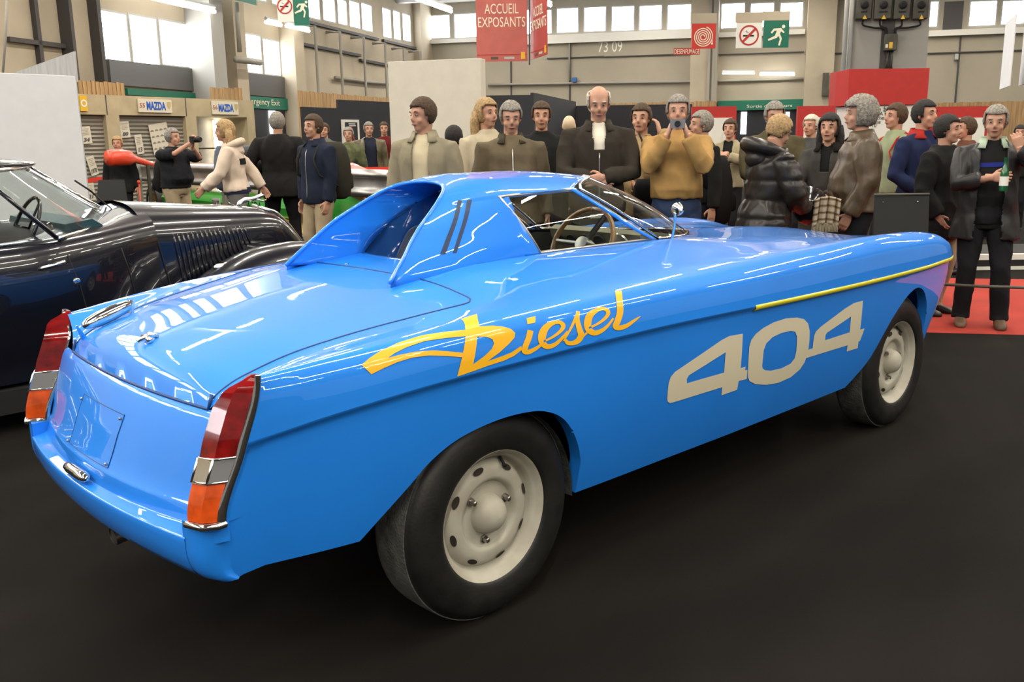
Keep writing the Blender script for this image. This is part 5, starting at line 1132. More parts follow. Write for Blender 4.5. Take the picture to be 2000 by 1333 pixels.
    # --- shoes
    for sd in (1, -1):
        hp, K, A_ = legp[sd]; sh = MB(); z0 = A_.z-.085
        ringloft(sh, [(Vector((A_.x+dx, A_.y+sd*dy, z0+h_/2)), Vector((0, wd, 0)), Vector((0, 0, h_/2))) for dx, dy, wd, h_ in ((-.065, 0, .028, .06), (-.04, 0, .036, .10), (.0, 0, .040, .105), (.06, .004, .044, .075), (.12, .006, .047, .058), (.165, .006, .040, .045), (.185, .004, .022, .03))], 14, 3)
        sh.v = [Mh @ v for v in sh.v]; sh.build('shoe', shoes or MATS['shoe_black'], e, smooth=True)
    # --- top garment
    if shirt is not None:
        q = MB(); torso(q, .004, .80); qm = remesh(q, vox, 3); qm.transform(Mh); qm.materials.clear(); link_mesh('shirt', qm, shirt, e)
    q = MB(); g = .020*puff; torso(q, g, hem, bell=.10 if hem < .8 else .04)
    if hem < .84:
        ringloft(q, [(tl((0, 0, z)), Vector((0, a*w, 0)), Vector((bb*w, 0, 0))) for z, a, bb in ((hem, .215+g, .150+g), ((hem+.98)/2, .20+g, .142+g), (.98, .172+g, .122+g))], 22)
    for sd in (1, -1):
        S_, E_, W_ = armp[sd]
        if sleeves: q.tube([tl((0, sd*.07*w, 1.43)), S_, S_.lerp(E_, .5), E_, E_.lerp(W_, .5), E_.lerp(W_, .96)], [.034+g*.3, (.050+g)*w, (.048+g)*w, .045+g, .042+g, .034+g], 14)
        else: q.tube([tl((0, sd*.07*w, 1.43)), S_, S_.lerp(E_, .5), S_.lerp(E_, .92)], [.034, (.052+g)*w, (.052+g)*w, .052+g], 14)
    qm = remesh(q, vox, 3)
    if seam:   # quilted baffles pressed in every few centimetres
        for v in qm.vertices:
            r_ = math.hypot(v.co.x, v.co.y); f_ = 1-.05*abs(math.cos(PI*v.co.z/seam))**10
            if v.co.z < 1.42: v.co.x *= f_; v.co.y *= f_
    if opening:
        bm = bmesh.new(); bm.from_mesh(qm); dl = []
        for f in bm.faces:
            c = f.calc_center_median(); zz = c.z; wv = opening[0]+(opening[1]-opening[0])*max(0, min(1, (zz-hem)/(1.45-hem)))
            xc = math.sin(la)*(zz-.95)
            if c.x > xc+.05 and abs(c.y) < wv and zz < 1.50 and zz > (opening[2] if len(opening) > 2 else 0): dl.append(f)
        bmesh.ops.delete(bm, geom=dl, context='FACES'); bm.to_mesh(qm); bm.free()
    wrinkle(qm, .015*(1.2 if puff > 1.4 else 1), 8, px)
    qm.transform(Mh); qm.materials.clear(); jo = link_mesh('jacket' if shirt is not None or zip_ is not None else 'coat' if hem < .8 else 'sweater', qm, top, e)
    if opening: solidify(jo, .012, -1)
    if collar is not None:
        c = MB(); G = []
        for k in range(-15, 16):
            a = PI+R(k*10.0); ca, sa = math.cos(a), math.sin(a)
            G.append([tl((-.005+.088*ca*w, .098*sa*w, 1.455)), tl((-.002+.085*ca, .092*sa, 1.515+.01*(-ca))), tl((-.004+.100*ca, .108*sa, 1.470)), tl((-.01+.118*ca+(.03 if ca > .2 else 0), .128*sa, 1.435))])
        c.grid(G); c.v = [Mh @ v for v in c.v]; co = c.build('collar', collar, e, smooth=True); solidify(co, .008, 0)
    if zip_ is not None:
        bt = BVHTree.FromPolygons([v.co for v in qm.vertices], [tuple(p.vertices) for p in qm.polygons]); pts = []
        for z in np.linspace(hem+.04, 1.40, 14):
            h = bt.ray_cast(Vector((1, 0, z*s)), Vector((-1, 0, 0)))
            if h[0] is not None and h[0].x > 0: pts.append(h[0]+Vector((.003, 0, 0)))
        if len(pts) > 2: zz = MB(); zz.tube(pts, .006, 6, flat=.5, up=(0, 1, 0)); zz.build('zip', zip_, e, smooth=True)
    info = dict(e=e, s=s, armp={k: tuple(v*s for v in armp[k]) for k in armp}, H=H, head=Rh, tl=tl, L=lambda v: e.matrix_basis @ Vector(v))
    e['_'] = 1; del e['_']
    info['w'] = lambda v, e=e, P=P, ang=ang: P+Matrix.Rotation(ang, 3, 'Z') @ Vector(v)
    info['M'] = Matrix.Translation(P) @ Matrix.Rotation(ang, 4, 'Z')
    return info
MATS = {'shoe_black': mat('black_shoe_leather', (.012, .011, .010), rough=.45), 'shoe_brown': mat('brown_shoe_leather', (.10, .055, .030), rough=.6, noise=.3)}
H_ = {'grey': mat('grey_hair', (.22, .20, .17), rough=.8, noise=.5, nscale=60, bump=.8, bscale=120), 'brown': mat('brown_hair', (.06, .035, .018), rough=.8, noise=.5, nscale=60, bump=.8, bscale=120), 'black': mat('black_hair', (.012, .010, .009), rough=.75, noise=.4, nscale=60, bump=.8, bscale=120), 'blond': mat('blond_hair', (.34, .22, .10), rough=.7, noise=.4, nscale=60, bump=.8, bscale=120), 'white': mat('white_hair', (.50, .46, .38), rough=.8, noise=.3, nscale=60, bump=.8, bscale=120)}
JEANS = cloth('blue_denim', (.025, .040, .085)); KHAKI = cloth('khaki_cotton', (.32, .25, .16)); BLACKT = cloth('black_trouser_cloth', (.010, .010, .012)); GREYT = cloth('grey_trouser_cloth', (.13, .125, .12)); ZIPM = M['chrome_dull']
def fwd(x, y, z): return (x, y, z)
def backpack(info, m, label, sc=(1, 1, 1), off=(-.24, 0, 1.18), strap=True, tilt=0):
    s = info['s']; e = empty('backpack', (0, 0, 0), 0, label, 'backpack'); T = info['M'] @ Matrix.Scale(s, 4)
    c = Vector(off); pos = T @ Vector((off[0], off[1], off[2]-.27*sc[2])); e.location = pos; IT = Matrix.Translation(-pos)
    b = MB(); ringloft(b, [(c+Vector((tilt*z, 0, z*sc[2])), Vector((0, a*sc[1], 0)), Vector((d*sc[0], 0, 0))) for z, a, d in ((-.27, .10, .05), (-.24, .15, .09), (-.10, .165, .115), (.08, .16, .105), (.20, .13, .08), (.26, .08, .05))], 18, 3.2)
    b.v = [IT @ (T @ v) for v in b.v]; b.build('bag_body', m, e, smooth=True)
    b = MB(); c2 = c+Vector((-.115*sc[0], 0, -.12)); ringloft(b, [(c2+Vector((0, 0, z)), Vector((0, a, 0)), Vector((d, 0, 0))) for z, a, d in ((-.09, .09, .02), (-.07, .115, .04), (.05, .115, .04), (.09, .09, .015))], 14, 3)
    b.v = [IT @ (T @ v) for v in b.v]; b.build('front_pocket', m, e, smooth=True)
    if strap:
        for sd in (1, -1):
            b = MB(); tl = info['tl']; b.tube([c+Vector((.07, sd*.09, .20)), tl((-.03, sd*.10, 1.475)), tl((.08, sd*.125, 1.42)), tl((.155, sd*.13, 1.30)), tl((.12, sd*.175, 1.14)), c+Vector((.05, sd*.13, -.18))], .017, 6, flat=.4, up=(1, 0, 0))
            b.v = [IT @ (T @ v) for v in b.v]; b.build('strap', m, e, smooth=True)
    return e
arm_down = None
def front_arms(zr=.95, fx=.24, y=.05): return {1: ((fx, y, zr), (-.2, .8, -.3)), -1: ((fx, -y, zr), (-.2, -.8, -.3))}
BEIGE = cloth('beige_grey_cotton', (.235, .205, .14)); CREAMP = cloth('cream_polo', (.50, .43, .29)); OLIVE = cloth('olive_brown_waxed', (.105, .080, .047), rough=.7); DKBROWN = cloth('dark_brown_wool', (.030, .024, .018))
NAVY = cloth('navy_fleece', (.012, .016, .032)); BLACKC = cloth('black_cloth', (.010, .010, .010)); TAN = cloth('tan_knit', (.36, .215, .075), bump=.4, bscale=10); WHITE_C = cloth('white_cotton', (.60, .56, .46)); CREAMC = cloth('cream_coat_cloth', (.42, .36, .26))
# men behind the car, left to right
p1 = person(830, 190, 7.0, -18, 'man in an open beige jacket over a cream polo shirt, looking to the left', BEIGE, KHAKI, H_['brown'], hyaw=-35, hpitch=8, opening=(.075, .065), shirt=CREAMP, collar=BEIGE, hem=.72, w=1.04, vox=.012)
p2 = person(998, 197, 7.25, 5, 'grey-haired man in a zipped olive brown jacket behind the car roof', OLIVE, BLACKT, H_['grey'], zip_=ZIPM, collar=cloth('dark_olive_collar', (.045, .036, .022)), w=1.12, belly=.05, hpitch=14, vox=.012, hem=.80)
p2b = person(950, 192, 8.1, 20, 'person in a cream coat half hidden behind the man in the olive brown jacket', CREAMC, GREYT, H_['blond'], hem=.55, hyaw=20, hairstyle='long', female=True)
p3 = person(1168, 166, 7.1, 4, 'tallest man in a dark brown zipped jacket and white tee shirt, hands clasped', DKBROWN, BLACKT, H_['white'], hairstyle='ring', arms={1: ((.235, .020, 1.105), (-.15, .8, -.45)), -1: ((.225, -.035, 1.085), (-.15, -.8, -.45)), 'hd': {1: (.25, -.9, -.2), -1: (.25, .9, -.25)}}, palms={1: (-1, 0, .1), -1: (-1, 0, 0)}, hands=(.7, .8), zip_=ZIPM, shirt=WHITE_C, collar=DKBROWN, w=1.10, hpitch=18, opening=(.0, .05, 1.30), vox=.011, hem=.84, hvox=.0038)
p4 = person(1058, 198, 8.5, 0, 'man in black behind, between the olive jacket and the tallest man', BLACKC, BLACKT, H_['brown'], w=1.06, hpitch=5)
p5 = person(1111, 224, 10.6, 175, 'bald man in black far behind, just left of the tallest man', BLACKC, BLACKT, H_['white'], hairstyle='bald', sk=(.55, .42, .28))
p6 = person(1252, 202, 7.8, -8, 'brown-haired woman in a tan patterned jacket with a necklace, hand raised to her ear', cloth('tan_patterned', (.23, .155, .07), noise=.8, bump=.3), BLACKT, H_['brown'], hairstyle='short', female=True, arms={-1: ((.23, .06, 1.0), (-.2, -.8, -.3)), 1: ((.06, .17, 1.50), (.2, .9, -.3)), 'hd': {1: (-.05, -.25, 1)}}, hyaw=-6, hem=.72, shirt=cloth('tan_blouse', (.34, .24, .12)), opening=(.03, .06))
p7 = person(1322, 185, 7.05, 0, 'grey-haired man in a tan sweater and jeans holding a compact camera up', TAN, JEANS, H_['grey'], arms={1: ((.27, .075, 1.455), (.1, .45, -.9)), -1: ((.27, -.075, 1.455), (.1, -.45, -.9)), 'hd': {1: (.25, -.35, 1), -1: (.25, .35, 1)}}, palms={1: (-.2, -1, 0), -1: (-.2, 1, 0)}, hands=(.9, .9), belly=.05, w=1.06, hem=.99, vox=.011, hvox=.0038)
p8 = person(1372, 216, 8.3, -60, 'person in dark clothes half hidden behind the man in the tan sweater', BLACKC, BLACKT, H_['grey'], hyaw=-10)
p9 = person(1496, 222, 6.75, 118, 'woman in a long black quilted coat with a big hood, turned away to the right', cloth('black_quilted_nylon', (.020, .017, .015), rough=.38, bump=.7, bscale=9, coat=.35), BLACKT, H_['blond'], female=True, hem=.40, puff=2.0, w=1.12, seam=.155, arms={1: ((.30, .16, 1.02), (-.4, .7, -.4)), -1: ((.30, -.10, 1.02), (-.3, -.7, -.4))}, hpitch=28, hyaw=10, lean=7, vox=.012)
p10 = person(1508, 198, 8.3, 12, 'man in an olive brown jacket behind the woman in the black quilted coat', cloth('olive_work_jacket', (.072, .060, .030)), BLACKT, H_['grey'], w=1.14, arms=front_arms(1.02, .22, .04), hpitch=10)
p11 = person(1425, 232, 11.0, -15, 'distant person in a beige jacket between the tan sweater and the quilted coat', cloth('light_beige_jacket', (.28, .24, .15)), BLACKT, H_['brown'], shirt=BLACKC, opening=(.05, .06), arms={-1: ((.28, -.06, 1.3), (0, -.8, -.5)), 1: ((.28, .06, 1.3), (0, .8, -.5))}, hands=(.8, .8))
p12 = person(1583, 224, 10.2, -30, 'pale-haired person in dark grey seen between the quilted coat and the fur collar', cloth('dark_grey_shell', (.055, .055, .055)), BLACKT, H_['white'], arms=front_arms(1.1, .25, .05))
p13 = person(1618, 222, 7.6, -12, 'black-haired woman in a dark grey coat with black fur collar holding a helmet', cloth('dark_grey_tweed', (.045, .042, .038)), JEANS, H_['black'], female=True, hairstyle='long', hem=.70, arms={-1: ((.30, -.10, 1.02), (-.2, -.8, -.4)), 1: ((.30, .06, 1.04), (-.2, .8, -.4))}, palms={1: (0, 0, -1), -1: (0, 0, -1)}, collar=cloth('black_fur', (.008, .007, .006), bump=1, bscale=90), shirt=BLACKC, opening=(.01, .05, 1.25), vox=.012)
p14 = person(1681, 190, 6.95, -78, 'man with bushy hair in a brown leather flying jacket, seen from the side', cloth('brown_leather', (.085, .060, .038), rough=.42, bump=.5, bscale=11, noise=.4, coat=.25), BLACKT, H_['grey'], hairstyle='bushy', w=1.06, puff=1.5, hem=.90, belly=.07, arms={1: ((.10, .21, .88), (-.7, .4, -.1)), -1: ((.12, -.20, .88), (-.7, -.4, -.1))}, collar=cloth('brown_leather', (0, 0, 0)), vox=.011, hands=(.7, .7))
p15 = person(1748, 201, 8.8, -55, 'dark-haired person in a pale green jacket with a red strap, behind the leather jacket', cloth('pale_green_jacket', (.22, .25, .15)), BLACKT, H_['brown'], hyaw=0)
p16 = person(1796, 195, 7.9, 48, 'dark-haired man in a navy fleece with two red collar stripes', cloth('navy_blue_fleece', (.012, .018, .055)), BLACKT, H_['black'], collar=cloth('red_stripe_collar', (.30, .02, .015)), arms={1: ((.16, .12, 1.0), (-.4, .8, -.3)), -1: ((.16, -.14, .98), (-.5, -.7, -.3))}, hyaw=10)
p17 = person(1842, 224, 7.25, 62, 'man in a flared black coat with black hair, turned to the right', BLACKC, KHAKI, H_['black'], hem=.70, puff=1.6, w=1.02, arms={1: ((.20, .14, .98), (-.4, .8, -.3)), -1: ((.10, -.20, .90), (-.5, -.7, -.3))}, hyaw=12)
p18 = person(1938, 205, 6.75, 6, 'man at the right with a green bottle, black sweater with blue stripe, brown shoes', cloth('black_leather_jacket', (.020, .019, .020), rough=.5, coat=.2), BLACKT, H_['grey'], hem=.72, w=1.10, belly=.04, shirt=BLACKC, opening=(.10, .09), collar=cloth('pale_green_collar', (.32, .40, .30)), arms={-1: ((.26, -.01, 1.215), (-.1, -.8, -.5)), 1: ((.17, .17, 1.43), (.1, .8, -.6)), 'hd': {-1: (.35, .92, .05), 1: (.05, -.35, 1)}}, palms={-1: (-1, .3, 0), 1: (-1, 0, 0)}, hands=(1.0, .85), shoes=MATS['shoe_brown'], legs={1: (.04, .16), -1: (0, -.12)}, hyaw=-8, hpitch=8, vox=.011, hvox=.0036)
p19 = person(1886, 228, 9.4, -62, 'person in a reddish brown jacket and faded jeans behind the black coat', cloth('reddish_brown_jacket', (.10, .04, .025)), cloth('faded_jeans', (.14, .13, .16)), H_['brown'], hem=.82)
p20 = person(1857, 284, 13.0, 10, 'small dark-haired child far behind, between the black coat and the man with the bottle', WHITE_C, BLACKT, H_['black'])
p21 = person(1988, 244, 13.5, 0, 'distant dark-haired person at the right edge above the raised hand', BLACKC, BLACKT, H_['black'])
p22b = person(1365, 231, 13.0, 0, 'distant person in a dark jacket in front of the red framed board', cloth('charcoal_jacket', (.03, .035, .05)), BLACKT, H_['grey'])
# left group
p22 = person(232, 266, 14.6, -15, 'short person in a black jacket behind the red nose cone at the guard rail', BLACKC, BLACKT, H_['blond'], hem=.78, vox=.016, hvox=.006)
p23 = person(338, 250, 12.2, 42, 'man in a black sweater and khaki trousers taking a photograph', cloth('black_knit', (.012, .013, .016)), KHAKI, H_['grey'], arms={1: ((.36, .03, 1.50), (.15, .8, -.7)), -1: ((.40, -.05, 1.55), (.2, -.9, -.6)), 'hd': {1: (.4, -.3, .9), -1: (.5, .3, .9)}}, belly=.09, w=1.14, sleeves=False, hands=(.9, .9), vox=.014, hyaw=10, hem=.93, hvox=.006)
p24 = person(458, 233, 10.6, -100, 'young woman walking left in a pale pink hoodie with long blond hair', cloth('pale_pink_fleece', (.58, .47, .38)), GREYT, H_['blond'], female=True, hairstyle='long', arms={1: ((.34, .24, .97), (-.5, .5, -.4)), -1: ((-.28, -.24, .93), (-.6, -.3, .1))}, legs={1: (-.22, .08, .03), -1: (.26, -.08)}, hem=.93, lean=6, puff=1.3, vox=.014, hvox=.006)
p25 = person(545, 218, 11.2, 170, 'tall man all in black seen from behind, near the guard rail', cloth('black_pullover', (.011, .010, .010), bump=.4), BLACKT, H_['grey'], hem=.78, w=1.12, puff=1.5, legs={1: (0, .17), -1: (0, -.15)}, arms={1: ((.20, .20, 1.08), (-.4, .8, -.5)), -1: ((.20, -.20, 1.08), (-.4, -.8, -.5))}, vox=.014, hvox=.006)
p26 = person(618, 223, 9.5, -50, 'man in a navy jacket and khaki trousers with a large dark backpack', NAVY, KHAKI, H_['brown'], hem=.84, zip_=ZIPM, collar=NAVY, w=1.05, arms={1: ((.06, .20, .86), (-.7, .4, -.1)), -1: ((.05, -.22, .86), (-.7, -.4, -.1))}, vox=.013, hvox=.006)
p27 = person(683, 248, 15.4, -12, 'person in a mottled green jacket under the framed poster', cloth('mottled_green_jacket', (.09, .10, .05), noise=.8), BLACKT, H_['grey'], vox=.016, hvox=.006)
p28 = person(722, 238, 16.4, 10, 'man in an open olive leather jacket, right of the framed poster', cloth('olive_leather', (.10, .085, .045), rough=.45, coat=.3), BLACKT, H_['grey'], opening=(.12, .10), shirt=cloth('dark_blue_tee', (.015, .018, .032)), vox=.016, w=1.15, hvox=.006)
p29 = person(752, 238, 17.6, 0, 'person in a dark red shirt partly hidden by the cream block', cloth('dark_red_shirt', (.10, .01, .01)), BLACKT, H_['brown'], vox=.016, hvox=.006)
p30 = person(886, 245, 8.9, 150, 'dark-haired boy in a black jacket seen from behind, right of the beige jacket', BLACKC, BLACKT, H_['black'], collar=cloth('beige_hood', (.34, .30, .20)))
p31 = person(636, 240, 15.6, -10, 'distant person in grey beyond the navy jacket shoulder', cloth('mid_grey_jacket', (.12, .12, .11)), BLACKT, H_['brown'], vox=.016, hvox=.006)
# ---- things carried
backpack(p8, BLACKC, 'large black backpack hanging behind the man in the tan sweater', (1.2, 1, 1.25), (-.16, .0, 1.02))
backpack(p23, BLACKC, 'small black shoulder bag on the back of the photographer', (.9, .8, .9), (-.26, .02, 1.10))
backpack(p24, cloth('blue_grey_pack', (.10, .12, .16)), 'blue grey backpack carried by the woman in the pale pink hoodie', (.8, .8, 1.0), (.18, -.12, 1.20), strap=False)
backpack(p26, cloth('dark_khaki_pack', (.030, .028, .020)), 'big dark khaki backpack on the man in the navy jacket', (1.15, 1.05, 1.15), (-.25, 0, 1.18))
backpack(p15, cloth('red_pack', (.35, .03, .02)), 'red backpack squeezed between the leather jacket and the navy fleece', (.8, .8, .9), (-.22, 0, 1.2))
def held(info, name, mb, m, label, cat, local_pts=True, smooth=True):
    T = info['M'] @ Matrix.Scale(info['s'], 4); mb.v = [T @ v for v in mb.v]; c = sum(mb.v, Vector())/len(mb.v); c.z = min(v.z for v in mb.v); mb.v = [v-c for v in mb.v]
    o = mb.build(name, m, None, smooth=smooth, sharp=40); o.location = c; return tag(o, label, cat), T, c
b = MB(); b.box((.335, 0, 1.545), (.03, .11, .065)); o, T, c = held(p7, 'compact_camera', b, M['chrome_dull'], 'small silver compact camera held up by the man in the tan sweater', 'camera', smooth=False)
b = MB(); b.lathe([(.022, 0), (.022, .018), (.018, .022), (0, .020)], 16, Matrix.Translation((.352, 0, 1.545)) @ Matrix.Rotation(R(90), 4, 'Y')); b.v = [T @ v-c for v in b.v]; b.build('lens', M['black'], o, smooth=True, sharp=40)
b = MB(); b.box((.44, 0, 1.60), (.055, .13, .085)); o, T, c = held(p23, 'camera', b, M['black'], 'black camera held up by the photographer in the black sweater', 'camera', smooth=False)
b = MB(); b.lathe([(.034, 0), (.036, .09), (.03, .10), (0, .095)], 16, Matrix.Translation((.465, 0, 1.60)) @ Matrix.Rotation(R(90), 4, 'Y')); b.v = [T @ v-c for v in b.v]; b.build('lens', M['black'], o, smooth=True, sharp=40)
M['bottle_glass'] = mat('green_bottle_glass', (.01, .09, .03), rough=.1, coat=1)
W_ = p18['armp'][-1][2]/p18['s']; bc = W_+Vector((.055, .075, -.10))
b = MB(); b.lathe([(0, 0), (.030, 0), (.031, .02), (.031, .13), (.024, .165), (.0135, .19), (.0125, .235), (.015, .24), (.015, .252), (0, .252)], 20, Matrix.Translation(bc)); o, T, c = held(p18, 'beer_bottle', b, M['bottle_glass'], 'green glass bottle in the hand of the man at the right', 'bottle')
b = MB(); b.lathe([(.0318, .04), (.0318, .11)], 20, Matrix.Translation(bc)); b.v = [T @ v-c for v in b.v]; b.build('bottle_label', M['white'], o, smooth=True)
# blue chest stripe of the sweater
b = MB(); G = []
for y in np.linspace(-.125, .125, 14): G.append([Vector((.142*math.sqrt(max(.1, 1-(y/.22)**2)), y, 1.29+.03*y+k)) for k in (0, .035)])
b.grid(G); b.v = [Matrix.Scale(p18['s'], 4) @ v for v in b.v]; b.build('chest_stripe', cloth('royal_blue_stripe', (.02, .03, .20)), p18['e'])
# hood of the quilted coat, hood of the hoodie, black chest band
def hood(info, m, sc=1.0, c=(-.10, 0, 1.47)):
    b = MB(); s = info['s']; tl = info['tl']; n = 20; G = []
    for i in range(9):
        th = PI*(i/8)*.9; row = []
        for k in range(13):
            f = PI*.5+PI*k/12; r = 1+.12*math.sin(th)
            row.append(tl((c[0]+.03+.135*sc*math.cos(f)*r*math.sin(th*.5+.6), .150*sc*math.sin(f)*r, c[2]+.07*sc*math.cos(th)-.01)))
        G.append(row)
    b.ball((0, 0, 0), (.001, .001, .001), 6) if False else None
    b = MB(); P = [tl((c[0]+.16*sc*math.cos(a)+.04, .155*sc*math.sin(a), c[2]+.03-.035*math.cos(a))) for a in np.linspace(R(60), R(300), 17)]
    b.tube(P, [.035*sc+.028*sc*math.sin(PI*k/16) for k in range(17)], 12, flat=1.1)
    b2 = MB(); b2.ball(tuple(tl((c[0]-.03, 0, c[2]-.04))), (.10*sc, .13*sc, .085*sc), 16); n0 = len(b.v); b.v += b2.v; b.f += [tuple(i+n0 for i in f) for f in b2.f]
    me = remesh(b, .012, 3); me.transform(Matrix.Scale(s, 4)); me.materials.clear(); link_mesh('hood', me, m, info['e'])
hood(p9, CL['black_quilted_nylon'], .98, (-.10, 0, 1.44)); hood(p24, CL['pale_pink_fleece'], .78, (-.06, 0, 1.43))
b = MB(); G = []
for a in np.linspace(0, 2*PI, 25): G.append([Matrix.Scale(p24['s'], 4) @ (p24['tl']((.006+.162*math.cos(a), .178*math.sin(a), z))) for z in (1.23, 1.30)])
b.grid(G); b.build('chest_band', BLACKC, p24['e'], smooth=True)
b = MB(); G = []
for a in np.linspace(0, 2*PI, 25): G.append([Matrix.Scale(p24['s'], 4) @ (p24['tl']((.0+.160*math.cos(a), .190*math.sin(a), z))) for z in (.90, .96)])
b.grid(G); b.build('waistband', cloth('dark_blue_rib', (.015, .02, .045)), p24['e'], smooth=True)
# helmet and plaid scarf held by the woman with the fur collar
hp = at(1581, 402, 6.85); e = empty('motorcycle_helmet', hp-Vector((0, 0, .15)), 0, 'black motorcycle helmet hanging from the arm of the woman with the fur collar', 'helmet')
b = MB(); b.ball((0, 0, .15), (.135, .125, .145), 24); b.v = [v for v in b.v]; b.build('helmet_shell', mat('gloss_black_shell', (.008, .008, .009), rough=.2, coat=1), e, smooth=True)
b = MB(); dv = Vector((CAM[0]-hp.x, CAM[1]-hp.y, 0)).normalized(); sdv = Vector((-dv.y, dv.x, 0)); b.tube([Vector((0, 0, .20))+dv*.12-sdv*.03, Vector((0, 0, .19))+dv*.128+sdv*.03], .008, 6); b.tube([Vector((0, 0, .17))+dv*.125-sdv*.03, Vector((0, 0, .16))+dv*.13+sdv*.03], .006, 6); b.build('buckle', M['chrome'], e, smooth=True)
def plaid(name):
    m = mat(name, (.36, .29, .20), rough=.95); nt = m.node_tree; bs = nt.nodes['Principled BSDF']; tc = nt.nodes.new('ShaderNodeTexCoord'); sp = nt.nodes.new('ShaderNodeSeparateXYZ'); nt.links.new(tc.outputs['UV'], sp.inputs[0])
    last = None
    for ax, fr in ((0, 3.0), (1, 4.0)):
        mu = nt.nodes.new('ShaderNodeMath'); mu.operation = 'MULTIPLY'; mu.inputs[1].default_value = fr; nt.links.new(sp.outputs[ax], mu.inputs[0])
        fc = nt.nodes.new('ShaderNodeMath'); fc.operation = 'FRACT'; nt.links.new(mu.outputs[0], fc.inputs[0]); cr = nt.nodes.new('ShaderNodeValToRGB'); cr.color_ramp.interpolation = 'CONSTANT'
        el = cr.color_ramp.elements; el[0].color = (1, 1, 1, 1); el[1].position = .45; el[1].color = (.55, .45, .38, 1); q = el.new(.62); q.color = (.14, .09, .06, 1); q = el.new(.70); q.color = (.55, .45, .38, 1); q = el.new(.85); q.color = (1, 1, 1, 1)
        nt.links.new(fc.outputs[0], cr.inputs[0]); mx = nt.nodes.new('ShaderNodeMix'); mx.data_type = 'RGBA'; mx.blend_type = 'MULTIPLY'; mx.inputs['Factor'].default_value = 1
        if last is None: mx.inputs['A'].default_value = (.42, .36, .27, 1)
        else: nt.links.new(last, mx.inputs['A'])
        nt.links.new(cr.outputs[0], mx.inputs['B']); last = mx.outputs['Result']
    nt.links.new(last, bs.inputs['Base Color']); return m
SC = Wall(at(1610, 400, 6.72), RH); a0, z1 = SC.px(1588, 384); a1, z0 = SC.px(1634, 436)
me_v, me_f, uv = [], [], []; n_, m_ = 18, 14
for i in range(m_+1):
    for j in range(n_+1):
        me_v.append(SC.pt(a0+(a1-a0)*j/n_+.012*(i/m_), z0+(z1-z0)*i/m_-.02*(j/n_-.5)**2*4, .018*math.sin(j*1.1)+.01)); uv.append((j/n_, i/m_))
for i in range(m_):
    for j in range(n_): me_f.append((i*(n_+1)+j, i*(n_+1)+j+1, (i+1)*(n_+1)+j+1, (i+1)*(n_+1)+j))
c = sum(me_v, Vector())/len(me_v); c.z = min(v.z for v in me_v); e = empty('plaid_scarf', c, 0, 'beige plaid scarf with fringe hanging over the arm beside the black helmet', 'scarf')
so = mesh('scarf_cloth', [v-c for v in me_v], me_f, plaid('beige_plaid_wool'), e, smooth=True); ul = so.data.uv_layers.new(name='uv')
for lp in so.data.loops: ul.data[lp.index].uv = uv[lp.vertex_index]
solidify(so, .012, 0)
b = MB()
for j in range(0, 26):
    a = a0+(a1-a0)*j/25; b.tube([SC.pt(a, z0+.005, .02), SC.pt(a+.004*(j % 3-1), z0-.06, .022)], .0035, 4)
b.v = [v-c for v in b.v]; tag(b.build('fringe', cloth('beige_fringe', (.30, .26, .18)), e), kind='stuff')
# black handbag on the woman in the patterned jacket
hb_ = at(1268, 372, 7.45); e = empty('shoulder_bag', hb_-Vector((0, 0, .17)), 0, 'black shoulder bag held in front of the woman in the patterned jacket', 'bag'); bw = Wall(hb_, RH)
b = MB(); ringloft(b, [(Vector((0, 0, z)), Vector((RH.x, RH.y, 0))*a, Vector((FH.x, FH.y, 0))*d) for z, a, d in ((0, .11, .03), (.02, .125, .05), (.2, .125, .045), (.26, .10, .02))], 16, 4); b.build('bag_body', BLACKC, e, smooth=True)
b = MB(); b.tube([Vector((RH.x*.03, RH.y*.03, .24)), Vector((RH.x*-.02, RH.y*-.02, .45))-Vector(FH)*.02, Vector((RH.x*-.09, RH.y*-.09, .62))], .012, 6, flat=.4); b.build('bag_strap', BLACKC, e, smooth=True)
# ================================================================== BLACK CLASSIC CAR (left, behind)
M['gloss_black'] = mat('gloss_black_paint', (.004, .005, .010), rough=.25, coat=1, coat_rough=.02)
M['teal'] = mat('dark_teal_leather', (.010, .045, .055), rough=.5)
blk = empty('black_classic_car', (-.2, 3.1, 0), label='black classic open roadster with louvred bonnet standing beyond the blue car', cat='car'); BO = Vector((.2, -3.1, 0))
def bp(name, mb, m, parent=None, **k):
    o = mb.build(name, m, parent or blk, **k)
    if parent is None: o.location = BO
    return o
YC = 3.1
def bsec(x, hw, zt, zb, top=.93, crown=.0):
    """closed section: body side bulging to hw, belt at zt"""
    P = [(0, zt+crown), (.45*hw, zt+crown*.75), (.80*hw, zt+crown*.2), (.93*hw, zt-.03), (.985*hw, zt-.12), (1.0*hw, zt-.28), (.98*hw, zt-.45), (.93*hw, max(zb+.04, zt-.62)), (.85*hw, zb), (0, zb)]
    P = catmull(P, 3); return [(x, YC-a, z) for a, z in P]+[(x, YC+a, z) for a, z in reversed(P[1:-1])]
tub = MB(); G = []
XS = [-2.3, -2.0, -1.6, -1.2, -.7, -.3, -.1, .12, .30, .48]
for x in XS:
    hw = float(np.interp(x, [-2.3, -1.9, -1.2, -.3, .0, .48], [.45, .70, .78, .76, .70, .46])); zt = float(np.interp(x, [-2.3, -1.6, -.5, -.1, .48], [.80, .92, .925, .95, .98])); G.append(bsec(x, hw, zt, .22, crown=float(np.interp(x, [-.2, .1, .48], [0, .05, .10]))))
tub.grid([list(g)+[g[0]] for g in G]); nn = len(G[0]); tub.add(G[0], [tuple(range(nn))]); tub.add(G[-1], [tuple(range(nn))])
bp('car_body', tub, M['gloss_black'], smooth=True, sharp=50)
bn = MB(); G = []
